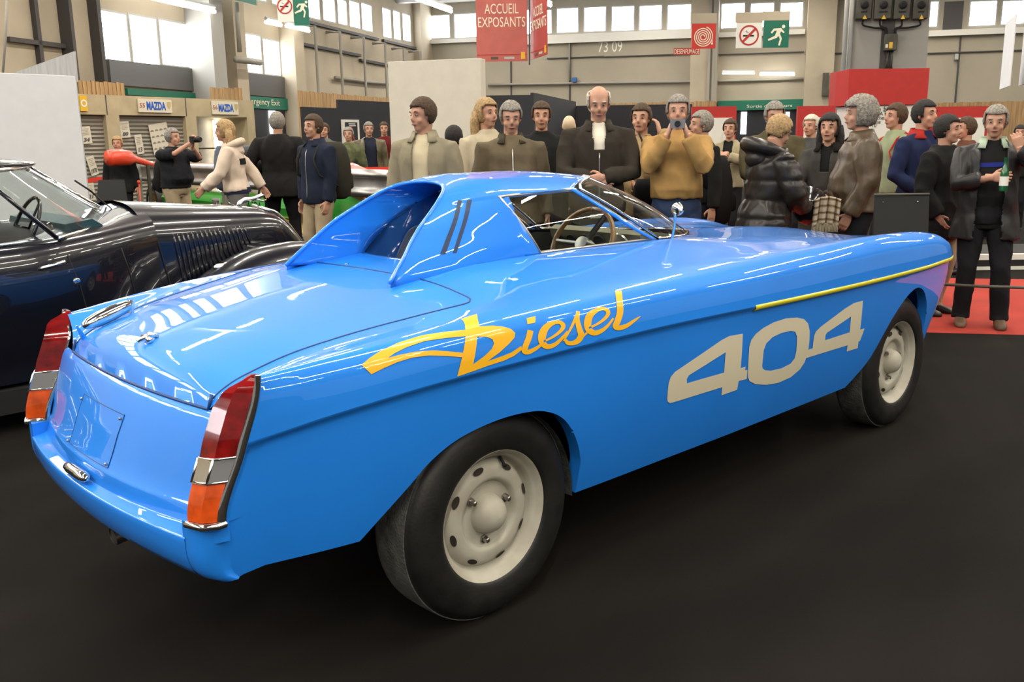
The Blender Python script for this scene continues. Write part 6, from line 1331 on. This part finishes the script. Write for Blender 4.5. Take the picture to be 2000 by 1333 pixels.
for x in np.linspace(.42, 1.62, 17):
    hw = float(np.interp(x, [.42, 1.0, 1.45, 1.62], [.435, .34, .25, .20])); zt = float(np.interp(x, [.42, .8, 1.3, 1.42, 1.52, 1.62], [.975, .955, .925, .90, .82, .70])); cr = float(np.interp(x, [.42, 1.3, 1.62], [.11, .075, .05])); zb = .40
    P = catmull([(0, zt+cr), (.45*hw, zt+cr*.86), (.80*hw, zt+cr*.35), (.97*hw, zt-.06), (1.0*hw, zt-.20), (1.02*hw, max(zb+.05, zt-.38)), (1.02*hw, zb)], 4)
    G.append([(x, YC-a, z) for a, z in reversed(P)]+[(x, YC+a, z) for a, z in P[1:]])
bn.grid(G); bn.add(G[-1], [tuple(range(len(G[-1])))]); o_b = bp('bonnet', bn, M['gloss_black'], smooth=True, sharp=50)
bbv = BVHTree.FromPolygons([Vector(v) for v in bn.v], bn.f)
# louvres
for k in range(17):
    l = MB(); t = k/16; x0 = .60+.50*t; z0 = .895+.005*t; zb = .58+.20*t**1.1; pts = []
    for j in range(7):
        z = z0+(zb-z0)*j/6; xx = x0+.035*(j/6); h = bbv.ray_cast(Vector((xx, YC-1.0, z)), Vector((0, 1, 0))); y = h[0].y if h[0] is not None else YC-.36; pts.append((xx, y+.002, z))
    l.tube(pts, [.004, .010, .011, .011, .011, .010, .004], 6, flat=1.0); l.build('louvre', M['gloss_black'], o_b, smooth=True)
gr = MB(); P = []
for x in np.linspace(1.36, 1.63, 12):
    hw = float(np.interp(x, [.42, 1.0, 1.45, 1.62], [.435, .34, .25, .20])); zt = float(np.interp(x, [.42, .8, 1.3, 1.42, 1.52, 1.63], [.975, .955, .925, .90, .82, .69])); cr = float(np.interp(x, [.42, 1.3, 1.62], [.11, .075, .05])); P.append((x+.004, YC-.22*hw/.25*.6, zt+cr*.93))
gr.tube([(1.34, YC, 1.003)]+P, .012, 8); gr.build('radiator_trim', M['chrome'], o_b, smooth=True)
# front wings and running board
for s in (1, -1):
    wg = MB(); G = []
    for x, y, zc_, hw, hh in ((.05, .60, .30, .17, .06), (.35, .62, .36, .17, .10), (.62, .62, .47, .18, .16), (.90, .61, .56, .19, .20), (1.18, .60, .60, .20, .20), (1.42, .59, .60, .20, .19), (1.66, .59, .55, .19, .20), (1.84, .59, .46, .17, .22), (1.93, .59, .38, .12, .16)):
        row = []
        for k in range(17):
            a = -R(20)+R(220)*k/16; row.append((x, YC-s*(y+hw*math.cos(a)), zc_-.0+hh*math.sin(a)))
        G.append(row)
    G2 = [[tuple(p) for p in catmull([r[j] for r in G], 4)] for j in range(17)]
    wg.grid(G2, flip=(s < 0)); o = bp('front_wing', wg, M['gloss_black'], smooth=True); solidify(o, .006)
    wh = MB(); Mx = Matrix.Translation((1.48, YC-s*.62, .34)) @ Matrix.Rotation(R(90)*s, 4, 'X'); wh.lathe([(.20, 0), (.24, .03), (.32, .03), (.34, 0), (.34, -.12), (.30, -.15), (.2, -.14)], 40, Mx); o = bp('front_wheel', wh, M['rubber'], smooth=True, sharp=50)
    wh = MB(); wh.lathe([(.20, .0), (.18, -.03), (.05, -.02), (.04, .02), (0, .03)], 32, Mx); wh.build('wheel_disc', M['gloss_black'], o, smooth=True, sharp=50)
    rw = MB(); Gq = []
    for x in np.linspace(-2.0, -.75, 13):
        t = (x+1.38)/.63; hh = .44*math.sqrt(max(0, 1-t*t))+.02; Gq.append([(x, YC-s*(.60+.25*math.cos(a)*(1 if a < PI/2 else .6)), .30+hh*math.sin(a)) for a in np.linspace(-.1, PI, 13)])
    rw.grid(Gq, flip=(s < 0)); bp('rear_wing', rw, M['gloss_black'], smooth=True)
sl = MB(); sl.box((-.35, YC, .16), (1.3, 1.50, .12)); bp('running_board', sl, M['black'])
# seams, handle, lock, side lamp
def body_y(x, z):
    t2 = BVHTree.FromPolygons([Vector(v) for v in tub.v], tub.f) if not hasattr(body_y, 't') else body_y.t; body_y.t = t2
    h = t2.ray_cast(Vector((x, YC-2, z)), Vector((0, 1, 0))); return h[0].y if h[0] is not None else 2.35
for nm, pts in (('door_seam', ((-.11, .93), (-.10, .85), (-.06, .70), (-.03, .55), (-.02, .40))), ('cowl_seam', ((.22, .86), (.25, .74), (.28, .60), (.30, .48)))):
    m_ = MB(); m_.tube([(x, body_y(x, z)-.001, z) for x, z in pts], .0045, 6); bp(nm, m_, M['black'], smooth=True)
m_ = MB(); P = []
for z in np.linspace(.98, .56, 12):
    x = .47+.08*(0.98-z)/.42; h = bbv.ray_cast(Vector((x, YC-1.0, z)), Vector((0, 1, 0))); P.append((x, (h[0].y if h[0] is not None else YC-.42)-.001, z))
m_.tube(P, .005, 6); bp('bonnet_seam', m_, M['black'], smooth=True)
m_ = MB(); y = body_y(-.2, .82); m_.tube([(-.255, y-.012, .808), (-.24, y-.022, .812), (-.19, y-.026, .822), (-.14, y-.022, .832), (-.13, y-.010, .834)], [.008, .012, .009, .012, .008], 8, flat=1.2); bp('door_handle', m_, M['chrome'], smooth=True)
m_ = MB(); y = body_y(-.075, .72); m_.lathe([(.020, 0), (.020, .006), (.012, .010), (0, .008)], 16, Matrix.Translation((-.075, y, .72)) @ Matrix.Rotation(R(90), 4, 'X')); bp('door_lock', m_, M['chrome'], smooth=True, sharp=40)
m_ = MB(); m_.ball((.76, 2.47, .70), (.045, .022, .024), 12); m_.tube([(.74, 2.47, .62), (.75, 2.47, .69)], .012, 8); m_.ball((.80, 2.47, .715), (.018, .016, .014), 8); bp('side_lamp', m_, M['chrome'], smooth=True)
# leaping cat mascot at the front of the bonnet
m_ = MB(); c = Vector((1.335, YC, 1.03))
m_.tube([c+Vector(p) for p in ((-.115, 0, -.030), (-.09, 0, -.006), (-.05, 0, .010), (.0, 0, .012), (.045, 0, .022), (.075, 0, .034), (.10, 0, .030))], [.005, .015, .018, .014, .017, .014, .007], 10)
for s in (-1, 1):
    m_.tube([c+Vector(p) for p in ((.03, s*.008, .012), (.07, s*.010, -.002), (.105, s*.010, .004))], [.009, .006, .004], 6); m_.tube([c+Vector(p) for p in ((-.075, s*.008, .0), (-.10, s*.010, -.018), (-.07, s*.010, -.030), (-.09, s*.01, -.034))], [.010, .007, .005, .004], 6)
    m_.tube([c+Vector((.078, s*.006, .044)), c+Vector((.072, s*.010, .056))], [.004, .002], 5)
m_.tube([c+Vector((-.115, 0, -.03)), c+Vector((-.15, 0, -.012)), c+Vector((-.17, 0, .004))], [.005, .004, .003], 5); bp('mascot', m_, M['chrome'], smooth=True)
# windscreen: bowed, raked back, chrome frame; header and folded top
base = catmull([(-.13, 2.43, .945), (.08, 2.60, .968), (.27, 2.85, 1.010), (.345, 3.10, 1.035), (.27, 3.35, 1.010), (.08, 3.60, .968), (-.13, 3.77, .945)], 4)
topc = catmull([(-.43, 2.56, 1.29), (-.24, 2.70, 1.295), (-.10, 2.90, 1.297), (-.04, 3.10, 1.298), (-.10, 3.30, 1.297), (-.24, 3.50, 1.295), (-.43, 3.64, 1.29)], 4)
g = MB(); g.grid([[tuple(base[i]+(topc[i]-base[i])*t) for t in np.linspace(0, 1, 6)] for i in range(len(base))]); og = bp('windscreen', g, M['glass'], smooth=True)
f_ = MB(); f_.tube(base, .010, 8); f_.tube(topc, .012, 8); f_.tube([base[12], topc[12]], .018, 8, flat=.7); f_.build('chrome_frame', M['chrome'], og, smooth=True)
for k_ in (0, -1): f_ = MB(); f_.tube([base[k_], topc[k_]], .012, 8); f_.build('side_pillar', M['gloss_black'], og, smooth=True)
f_ = MB(); f_.tube([base[12]+np.array((.02, -.03, .03)), base[12]+np.array((-.08, -.10, .115)), base[12]+np.array((-.17, -.12, .18))], .006, 6); f_.tube([base[10]+np.array((.03, -.02, .02)), base[10]+np.array((-.04, .02, .10))], .004, 6); f_.build('wiper', M['black'], og, smooth=True)
hd_ = MB(); hd_.ball((-.62, YC, 1.315), (.62, .50, .055), 28); bp('roof_header', hd_, M['gloss_black'], smooth=True)
cq = MB(); cq.ball((-.35, YC, .93), (.50, .56, .06), 24); bp('cockpit_rim', cq, M['black'], smooth=True)
dq = MB(); dq.prism([(-.06, .86), (-.02, 1.0), (.12, 1.02), (.22, .95), (.2, .86)], 2.62, 3.58); od = bp('dashboard', dq, M['teal'])
for y, r in ((2.80, .05), (2.93, .03), (3.05, .03)):
    q = MB(); q.lathe([(0, .01), (r, .01), (r+.006, .014), (r+.010, 0)], 20, Matrix.Translation((-.035, y, .945)) @ Matrix.Rotation(R(-100), 4, 'Y')); q.build('instrument', M['chrome'], od, smooth=True, sharp=40)
q = MB(); Mx = Matrix.Translation((-.17, 2.80, .985)) @ Matrix.Rotation(R(-65), 4, 'Y'); q.tube([Mx @ Vector((.17*math.cos(a), .17*math.sin(a), 0)) for a in np.linspace(0, 2*PI, 33)], .010, 8)
for a in (90, 210, 330): q.tube([Mx @ Vector((0, 0, -.02)), Mx @ Vector((.17*math.cos(R(a)), .17*math.sin(R(a)), 0))], .007, 6)
bp('steering_wheel', q, M['gloss_black'], smooth=True)
for y in (2.82, 3.38):
    q = MB(); ringloft_pts = None; q.ball((-.62, y, .98), (.09, .20, .15), 14); bp('seat_back', q, M['teal'], smooth=True)

# ================================================================== STAND THINGS
# low black info panel and raised black platform behind the black car
_m = MB(); IP = Wall(at(1765, 440, 6.3), RH); a0, z1 = IP.px(1707, 382); a1, _z = IP.px(1815, 382); e = empty('info_panel', IP.pt((a0+a1)/2, 0), 0, 'black slanted information panel standing beyond the nose of the blue car', 'panel')
vs = [IP.pt(a0-.02, .55, .10), IP.pt(a1-.02, .55, .10), IP.pt(a1, z1, 0), IP.pt(a0+.01, z1, 0)]; vs2 = [v-IP.w*.02 for v in vs]
_m.add(vs+vs2, [(0, 1, 2, 3), (7, 6, 5, 4), (0, 4, 5, 1), (1, 5, 6, 2), (2, 6, 7, 3), (3, 7, 4, 0)]); child_at(e, _m.build('panel_board', M['black']))
_m = MB(); _m.tube([IP.pt(a0, z1+.004, .0), IP.pt(a1, z1+.004, .0)], .008, 6); child_at(e, _m.build('panel_edge', M['metal_grey']))
for a in (a0+.06, a1-.08):
    _m = MB(); _m.ball(IP.pt(a, z1-.045, .012), .006, 8); child_at(e, _m.build('rivet', M['chrome_dull'], smooth=True))
_m = MB(); _m.tube([IP.pt((a0+a1)/2, 0, -.02), IP.pt((a0+a1)/2, .7, .02)], .03, 8); _m.lathe([(0, 0), (.18, 0), (.18, .015), (0, .02)], 20, Matrix.Translation(IP.pt((a0+a1)/2, 0, -.02))); child_at(e, _m.build('panel_post', M['black'], smooth=True, sharp=40))
IP2 = Wall(at(228, 365, 11.5), RH); e = empty('info_panel', IP2.pt(*IP2.px(228, 380)), 0, 'black slanted information panel in front of the garages', 'panel'); e.location.z = 0
_m = MB(); a0, z1 = IP2.px(192, 352); a1, z0 = IP2.px(253, 378); vs = [IP2.pt(a0, z1, 0), IP2.pt(a1-.05, z1, 0), IP2.pt(a1+.02, z0-.2, .12), IP2.pt(a0-.02, z0-.2, .12)]; vs2 = [v-IP2.w*.02 for v in vs]
_m.add(vs+vs2, [(3, 2, 1, 0), (4, 5, 6, 7), (0, 1, 5, 4), (1, 2, 6, 5), (2, 3, 7, 6), (3, 0, 4, 7)]); child_at(e, _m.build('panel_board', M['black'])); _m = MB(); _m.tube([IP2.pt((a0+a1)/2, 0, .05), IP2.pt((a0+a1)/2, z0-.1, .05)], .03, 8); child_at(e, _m.build('panel_post', M['black']))
# guard rail
GR = Wall(at(243, 320, 17.0), at(766, 333, 10.2)-at(243, 320, 17.0)); gl = GR.px(766, 340)[0]
M['steel'] = mat('galvanised_steel', (.40, .39, .37), rough=.38, metal=.85, noise=.2, nscale=4)
e = empty('guard_rail', GR.pt(gl/2, 0), 0, 'galvanised steel guard rail running in front of the green and orange racing car', 'guard rail')
def beam(z):
    mb = MB(); prof = [(0, .155), (.03, .15), (.075, .10), (.03, .06), (.02, .0), (.03, -.06), (.075, -.10), (.03, -.15), (0, -.155)]; pr = catmull([(a, b, 0) for a, b in prof], 3)
    mb.grid([[GR.pt(t, z+q[1], q[0]) for q in pr] for t in np.linspace(0, gl, 12)], flip=False); o = child_at(e, mb.build('rail_beam', M['steel'], smooth=True)); solidify(o, .006)
beam(.94)
for x in (283, 650):
    a, _ = GR.px(x, 340); mb = MB(); GR.box(mb, a-.06, a+.06, 0, 1.12 if x == 650 else 1.06, .08, .16); child_at(e, mb.build('rail_post', M['steel']))
for x in (430, 560): a, _ = GR.px(x, 340); mb = MB(); GR.box(mb, a-.05, a+.05, 0, 1.0, -.12, -.02); child_at(e, mb.build('rail_post', M['steel']))
M['tape'] = mat('red_barrier_tape', (.62, .035, .02), rough=.5)
_m = MB(); T1 = Wall(at(168, 354, 15.2), at(246, 341, 15.6)-at(168, 354, 15.2)); q0, q1 = at(168, 354, 15.2), at(246, 342, 15.8); _m.add([q0+Vector((0, 0, .035)), q1+Vector((0, 0, .035)), q1-Vector((0, 0, .035)), q0-Vector((0, 0, .035))], [(0, 1, 2, 3)]); o = thing_mesh('barrier_tape', _m, M['tape'], 'red barrier tape stretched in front of the leftmost roller shutter', 'barrier tape'); solidify(o, .003)
_m = MB(); q0, q1 = at(696, 331, 13.8), at(770, 330, 13.8); _m.add([q0+Vector((0, 0, .03)), q1+Vector((0, 0, .03)), q1-Vector((0, 0, .03)), q0-Vector((0, 0, .03))], [(0, 1, 2, 3)]); o = thing_mesh('barrier_tape', _m, M['tape'], 'red barrier tape above the guard rail beside the cream block', 'barrier tape'); solidify(o, .003)
# black rope barrier at the right
_m = MB(); q0, q1 = at(1790, 553, 6.75), at(2060, 564, 6.2); _m.tube([q0, q0.lerp(q1, .5)-Vector((0, 0, .006)), q1], .011, 8); thing_mesh('barrier_rope', _m, M['metal_grey'], 'thin dark cord stretched low in front of the legs at the right', 'rope', smooth=True)
_m = MB(); q = at(2062, 564, 6.2); q.z = 0; _m.lathe([(0, 0), (.12, 0), (.12, .02), (.02, .03), (.02, .5), (0, .51)], 16, Matrix.Translation(q)); thing_mesh('barrier_post', _m, M['metal_grey'], 'short post of the dark cord just past the right edge', 'post', smooth=True, sharp=40)
# garages
GA = Wall(at(153, 181, 18.0), at(495, 198, 22.0)-at(153, 181, 18.0)); M['garage'] = mat('beige_plywood', (.42, .35, .22), rough=.8, noise=.12, nscale=3); M['shutter'] = mat('grey_roller_shutter', (.24, .22, .18), rough=.5)
aL = GA.px(120, 190)[0]; aR = GA.px(495, 200)[0]; zt_ = GA.px(320, 190)[1]; zo = GA.px(300, 226)[1]
op = [(GA.px(140, 250)[0], GA.px(209, 250)[0]), (GA.px(235, 250)[0], GA.px(364, 250)[0]), (GA.px(385, 250)[0], GA.px(484, 250)[0])]
e = empty('garage_block', GA.pt((aL+aR)/2, 0), 0, 'beige mock pit garages with roller shutters at the left', 'pit garage')
mb = MB(); GA.box(mb, aL, aR, zo, zt_, -1.2, 0)
pr_ = aL
for a0, a1 in op: GA.box(mb, pr_, a0, 0, zo, -1.2, 0); pr_ = a1
GA.box(mb, pr_, aR, 0, zo, -1.2, 0); child_at(e, mb.build('garage_wall', M['garage']))
for k, (a0, a1) in enumerate(op[:2]):
    mb = MB(); n = 26; G = []
    for i in range(n*2+1):
        z = zo*i/(2*n); G.append([GA.pt(a0, z, -.12+(.025 if i % 2 else 0)), GA.pt(a1, z, -.12+(.025 if i % 2 else 0))])
    mb.grid(G); child_at(e, mb.build('roller_shutter', M['shutter']))
mb = MB(); a0, a1 = op[2]; GA.box(mb, a0, a1, 0, zo, -1.15, -1.1); child_at(e, mb.build('garage_back', mat('dim_interior', (.20, .18, .14), noise=.4, nscale=2)))
mb = MB(); GA.box(mb, a1-.10, a1-.05, .6, zo-.05, -1.0, -.9); child_at(e, mb.build('light_strip', M['tube']))
mb = MB(); GA.box(mb, a0+.35, a0+.40, .9, zo-.2, -.9, -.85); GA.box(mb, a0, a1-.2, 1.28, 1.31, -.9, -.85); child_at(e, mb.build('inner_bracket', M['metal_grey']))
for j in (207, 362):
    mb = MB(); a, _ = GA.px(j, 200); GA.box(mb, a-.01, a+.01, zo, zt_, 0, .006); child_at(e, mb.build('panel_joint', M['wall_dark']))
M['blue_text'] = mat('blue_lettering', (.01, .10, .48), rough=.5)
for (x0, x1, yc, no, lb) in ((268, 333, 207, '55', 'white sign reading 55 MAZDA over the middle roller shutter'), (412, 463, 211, '56', 'white sign reading 56 MAZDA over the right garage opening')):
    o = WB(GA, 'name_sign', (x0, yc-13, x1, yc+13), (.01, .04), mat('cream_sign', (.66, .60, .47), rough=.5)); tag(o, lb, 'sign', 'garage name signs')
    w_ = x1-x0; a, z = GA.px(x0+w_*.53, yc); text_mesh('sign_lettering', 'MAZDA', .22, GA.mx(a, z, .043), M['blue_text'], o, width=abs(GA.px(x0+w_*.82, yc)[0]-GA.px(x0+w_*.25, yc)[0]), bold=.008)
    a, z = GA.px(x0+w_*.11, yc-1); text_mesh('sign_number', no, .12, GA.mx(a, z, .043), mat('dull_red_ink', (.35, .06, .05)), o, width=.13)
    a, z = GA.px(x0+w_*.91, yc-1); mm = MB(); poly(mm, GA.mx(a, z, .044), [(-.05, .07), (.05, .07), (.045, -.02), (0, -.08), (-.045, -.02)]); mm.build('crest', mat('pale_gold', (.5, .38, .15)), o)
o = WB(GA, 'name_sign', (154, 187, 168, 217), (.01, .04), mat('yellow_sign', (.70, .42, .02), rough=.5)); tag(o, 'yellow sign partly hidden by the white partition', 'sign'); a, z = GA.px(161, 202); mm = MB(); disc(mm, GA.mx(a, z, .045), .04, .07, 20); mm.build('round_emblem', M['white'], o)
M['paper'] = mat('poster_paper', (.60, .55, .44), rough=.7)
def notice(x0, y0, x1, y1, num, tilt, label, lines=5, grid_=False):
    cx, cy = (x0+x1)/2, (y0+y1)/2; a, z = GA.px(cx, cy); w_ = abs(GA.px(x1, cy)[0]-GA.px(x0, cy)[0]); h_ = abs(GA.px(cx, y0)[1]-GA.px(cx, y1)[1]); Mx = GA.mx(a, z, -.075) @ Matrix.Rotation(R(tilt), 4, 'Z')
    e = empty('paper_notice', Mx.to_translation(), 0, label, 'notice', 'paper notices on the roller shutters'); b = MB(); c_ = .03
    b.prism([(-w_/2+c_, -h_/2), (w_/2-c_, -h_/2), (w_/2, -h_/2+c_), (w_/2, h_/2-c_), (w_/2-c_, h_/2), (-w_/2+c_, h_/2), (-w_/2, h_/2-c_), (-w_/2, -h_/2+c_)], 0, -.006, Mx @ Matrix.Rotation(R(90), 4, 'X') @ Matrix.Scale(1, 4)) if False else b.box((0, 0, 0), (w_, h_, .006), Mx)
    child_at(e, b.build('paper_sheet', M['paper']))
    b = MB()
    if grid_:
        for i in range(4):
            for j in range(4): b.box((-.36*w_+j*w_*.24, h_*.28-i*h_*.2, .005), (w_*.17, h_*.035, .002), Mx); b.box((-.36*w_+j*w_*.24, h_*.31-i*h_*.2, .005), (w_*.10, h_*.02, .002), Mx)
    else:
        for i in range(lines): b.box((0, h_*.36-i*h_*.085, .005), (w_*(.7-.1*(i % 3)), h_*.02, .002), Mx)
    child_at(e, tag(b.build('small_print', mat('grey_print', (.22, .20, .17))), kind='stuff') if grid_ else b.build('small_print', mat('grey_print', (.22, .20, .17))))
    if num: child_at(e, text_mesh('number', num, h_*.30, Mx @ Matrix.Translation((.0, -h_*.27, .006)), mat('dark_grey_ink', (.09, .09, .09)), shear=.25, width=w_*.62 if len(num) < 3 else w_*.8, bold=.004))
notice(162, 247, 183, 281, '34', 4, 'white notice numbered 34 on the leftmost roller shutter'); notice(239, 237, 258, 269, '80', 3, 'white notice numbered 80 on the middle roller shutter')
notice(270, 263, 284, 301, '13', 6, 'narrow white notice numbered 13 on the middle roller shutter'); notice(300, 241, 336, 300, None, 8, 'large tilted white notice with rows of small cars on the shutter', grid_=True)
notice(178, 305, 193, 343, '1970', 14, 'tilted white notice numbered 1970 low on the leftmost shutter'); notice(172, 358, 190, 392, '21', 3, 'white notice lowest on the leftmost shutter, half hidden by the black car')
boards('wood_hoarding', Wall(at(153, 160, 20), at(240, 160, 21)-at(153, 160, 20)), 150, 240, 159, 200, 0, 'pine boards above the left end of the garages', 11)
boards('wood_hoarding', Wall(at(409, 172, 23), at(472, 174, 23.4)-at(409, 172, 23)), 409, 472, 171, 215, 0, 'pine boards above the right end of the garages', 8)
# racing car behind the guard rail
RC = Wall(GR.pt(0, 0, -.42), GR.u); M['race_green'] = mat('race_green', (.02, .38, .03), rough=.35, coat=.8); M['race_orange'] = mat('race_orange', (.75, .06, .02), rough=.35, coat=.8); M['gold'] = mat('gold_wheel', (.45, .33, .14), rough=.35, metal=.7)
q0 = RC.px(395, 380)[0]; q1 = RC.px(640, 380)[0]; e = empty('racing_car', RC.pt((q0+q1)/2, 0), 0, 'low green and orange racing car behind the guard rail', 'car')
def rc(name, m, segs, smooth=True):
    b = MB(); G = []
    for a, zb, zt2, w0, w1 in segs: G.append([RC.pt(a, zb, w0), RC.pt(a, (zb+zt2)/2, w0+.04), RC.pt(a, zt2-.03, w0-.02), RC.pt(a, zt2, w0-.12), RC.pt(a, zt2+.01, (w0+w1)/2), RC.pt(a, zt2, w1+.1), RC.pt(a, zb, w1)])
    b.grid(G); b.add(G[0], [tuple(range(7))]); b.add(G[-1], [tuple(range(7))]); return child_at(e, b.build(name, m, smooth=smooth, sharp=40))
w_l = RC.px(300, 380)[0]; w_r = RC.px(598, 385)[0]
rc('side_pod', M['race_green'], [(w_l+.5, .36, .60, 0, -1.0), ((w_l+w_r)/2, .36, .62, 0, -1.0), (w_r-.5, .36, .64, 0, -1.0)])
rc('engine_cover', M['race_orange'], [(RC.px(262, 310)[0], .86, 1.02, -.2, -.85), (RC.px(330, 310)[0], .82, 1.06, -.2, -.85), (RC.px(420, 310)[0], .86, 1.10, -.2, -.85), (w_r, .80, 1.12, -.2, -.85), (w_r+.6, .70, .98, -.2, -.85)])
rc('cockpit_canopy', M['black'], [(RC.px(385, 300)[0], 1.05, 1.10, -.4, -.8), (RC.px(410, 300)[0], 1.05, 1.36, -.4, -.8), (RC.px(470, 300)[0], 1.05, 1.40, -.4, -.8), (RC.px(520, 300)[0], 1.05, 1.15, -.4, -.8)])
rc('rear_bodywork', M['race_green'], [(w_r+.45, .35, .80, 0, -1.0), (w_r+1.1, .35, .84, 0, -1.0), (w_r+2.6, .42, .60, 0, -1.0)]); rc('rear_flash', M['race_orange'], [(w_r+1.2, .74, .86, .02, -1.0), (w_r+2.4, .55, .64, .02, -1.0)])
rc('lower_sill', M['warn'], [(w_l+.5, .32, .36, .02, -1.0), (w_r-.5, .32, .36, .02, -1.0)], False); rc('underfloor', M['black'], [(w_l+.4, .05, .33, -.02, -1.0), (w_r-.4, .05, .33, -.02, -1.0)], False)
for a in (w_l, w_r):
    b = MB(); c_ = RC.pt(a, .34, .02); Mx = Matrix(((RC.u.x, 0, RC.w.x, c_.x), (RC.u.y, 0, RC.w.y, c_.y), (0, 1, 0, c_.z), (0, 0, 0, 1))); b.lathe([(.22, 0), (.25, .03), (.32, .02), (.34, -.02), (.34, -.28), (.3, -.3)], 36, Mx); o = child_at(e, b.build('race_wheel', M['rubber'], smooth=True, sharp=50))
    b = MB(); b.lathe([(.225, .0), (.21, -.03), (.19, -.10), (.05, -.06), (0, -.05)], 32, Mx); x_ = b.build('gold_rim', M['gold'], o, smooth=True, sharp=50); b = MB(); disc(b, Mx, .215, .228, 32, .01); b.build('rim_ring', M['white'], o)
b = MB(); a, z = RC.px(427, 383); RC.box(b, a-.16, a+.16, .40, .56, .045, .05); child_at(e, b.build('sponsor_patch', M['white'])); child_at(e, text_mesh('patch_lettering', 'RAYS', .12, RC.mx(a, .48, .055), mat('dark_ink', (.03, .03, .03)), width=.27))
a, z = RC.px(497, 383); child_at(e, text_mesh('side_lettering', 'MAZDA', .20, RC.mx(a, .49, .055), M['black'], width=.62, shear=.2))
# second racing car: only the long red nose shows left of the rail
NC = Wall(at(210, 308, 14.0), at(300, 320, 14.8)-at(210, 308, 14.0)); b = MB(); pts = [NC.pt(*NC.px(x, y)) for x, y in ((212, 309), (235, 308), (252, 309), (262, 311), (285, 318), (300, 321))]
b.tube(pts, [.115, .125, .115, .06, .045, .04], 14, flat=.9); o = b.build('red_nose_cone', M['race_orange'], smooth=True); c_ = NC.pt(*NC.px(250, 309)); tag(o, 'bright red rounded nose cone at the left end of the guard rail', 'car part')
b = MB(); q = NC.pt(NC.px(288, 320)[0], 0); b.tube([q, Vector((q.x, q.y, NC.px(288, 321)[1]))], .03, 8); thing_mesh('nose_stand', b, M['metal_grey'], 'thin grey stand under the arm of the red nose cone', 'stand')
b = MB(); q = at(271, 356, 14.5); b.ball(q, .03, 10); b.tube([q, Vector((q.x, q.y, 0))], .012, 6); thing_mesh('marker_post', b, M['race_orange'], 'short post with a red ball top behind the end of the guard rail', 'post', smooth=True)
# background stand furniture at the right
b = MB(); q = at(1362, 325, 11.5); b.box((q.x, q.y, q.z/2+.25), (.5, .5, q.z-.1+.4), rz=YAW); thing_mesh('display_cabinet', b, M['white'], 'pale display cabinet behind the backpack right of the tan sweater', 'cabinet')
b = MB(); q = at(1562, 370, 11.9); b.box((q.x, q.y, .78), (.8, .9, .04), rz=YAW); b.box((q.x, q.y, .38), (.7, .8, .76), rz=YAW); thing_mesh('white_table', b, M['white'], 'white table top glimpsed between the quilted coat and the fur collar', 'table')
b = MB(); q = at(1960, 480, 9.6); Wk = Wall(q, RH); Wk.box(b, -.9, 1.2, 0, .10, -1.4, 0); thing_mesh('stand_platform', b, M['black'], 'low black stand platform with pale edge behind the legs at the right', 'platform')
b = MB(); Wk.box(b, -.9, 1.2, .102, .16, -.06, 0); Wk.box(b, -.9, 1.2, .0, .035, .01, .03); thing_mesh('platform_edge', b, M['white'], 'pale edging strip of the low black platform at the right', 'trim')
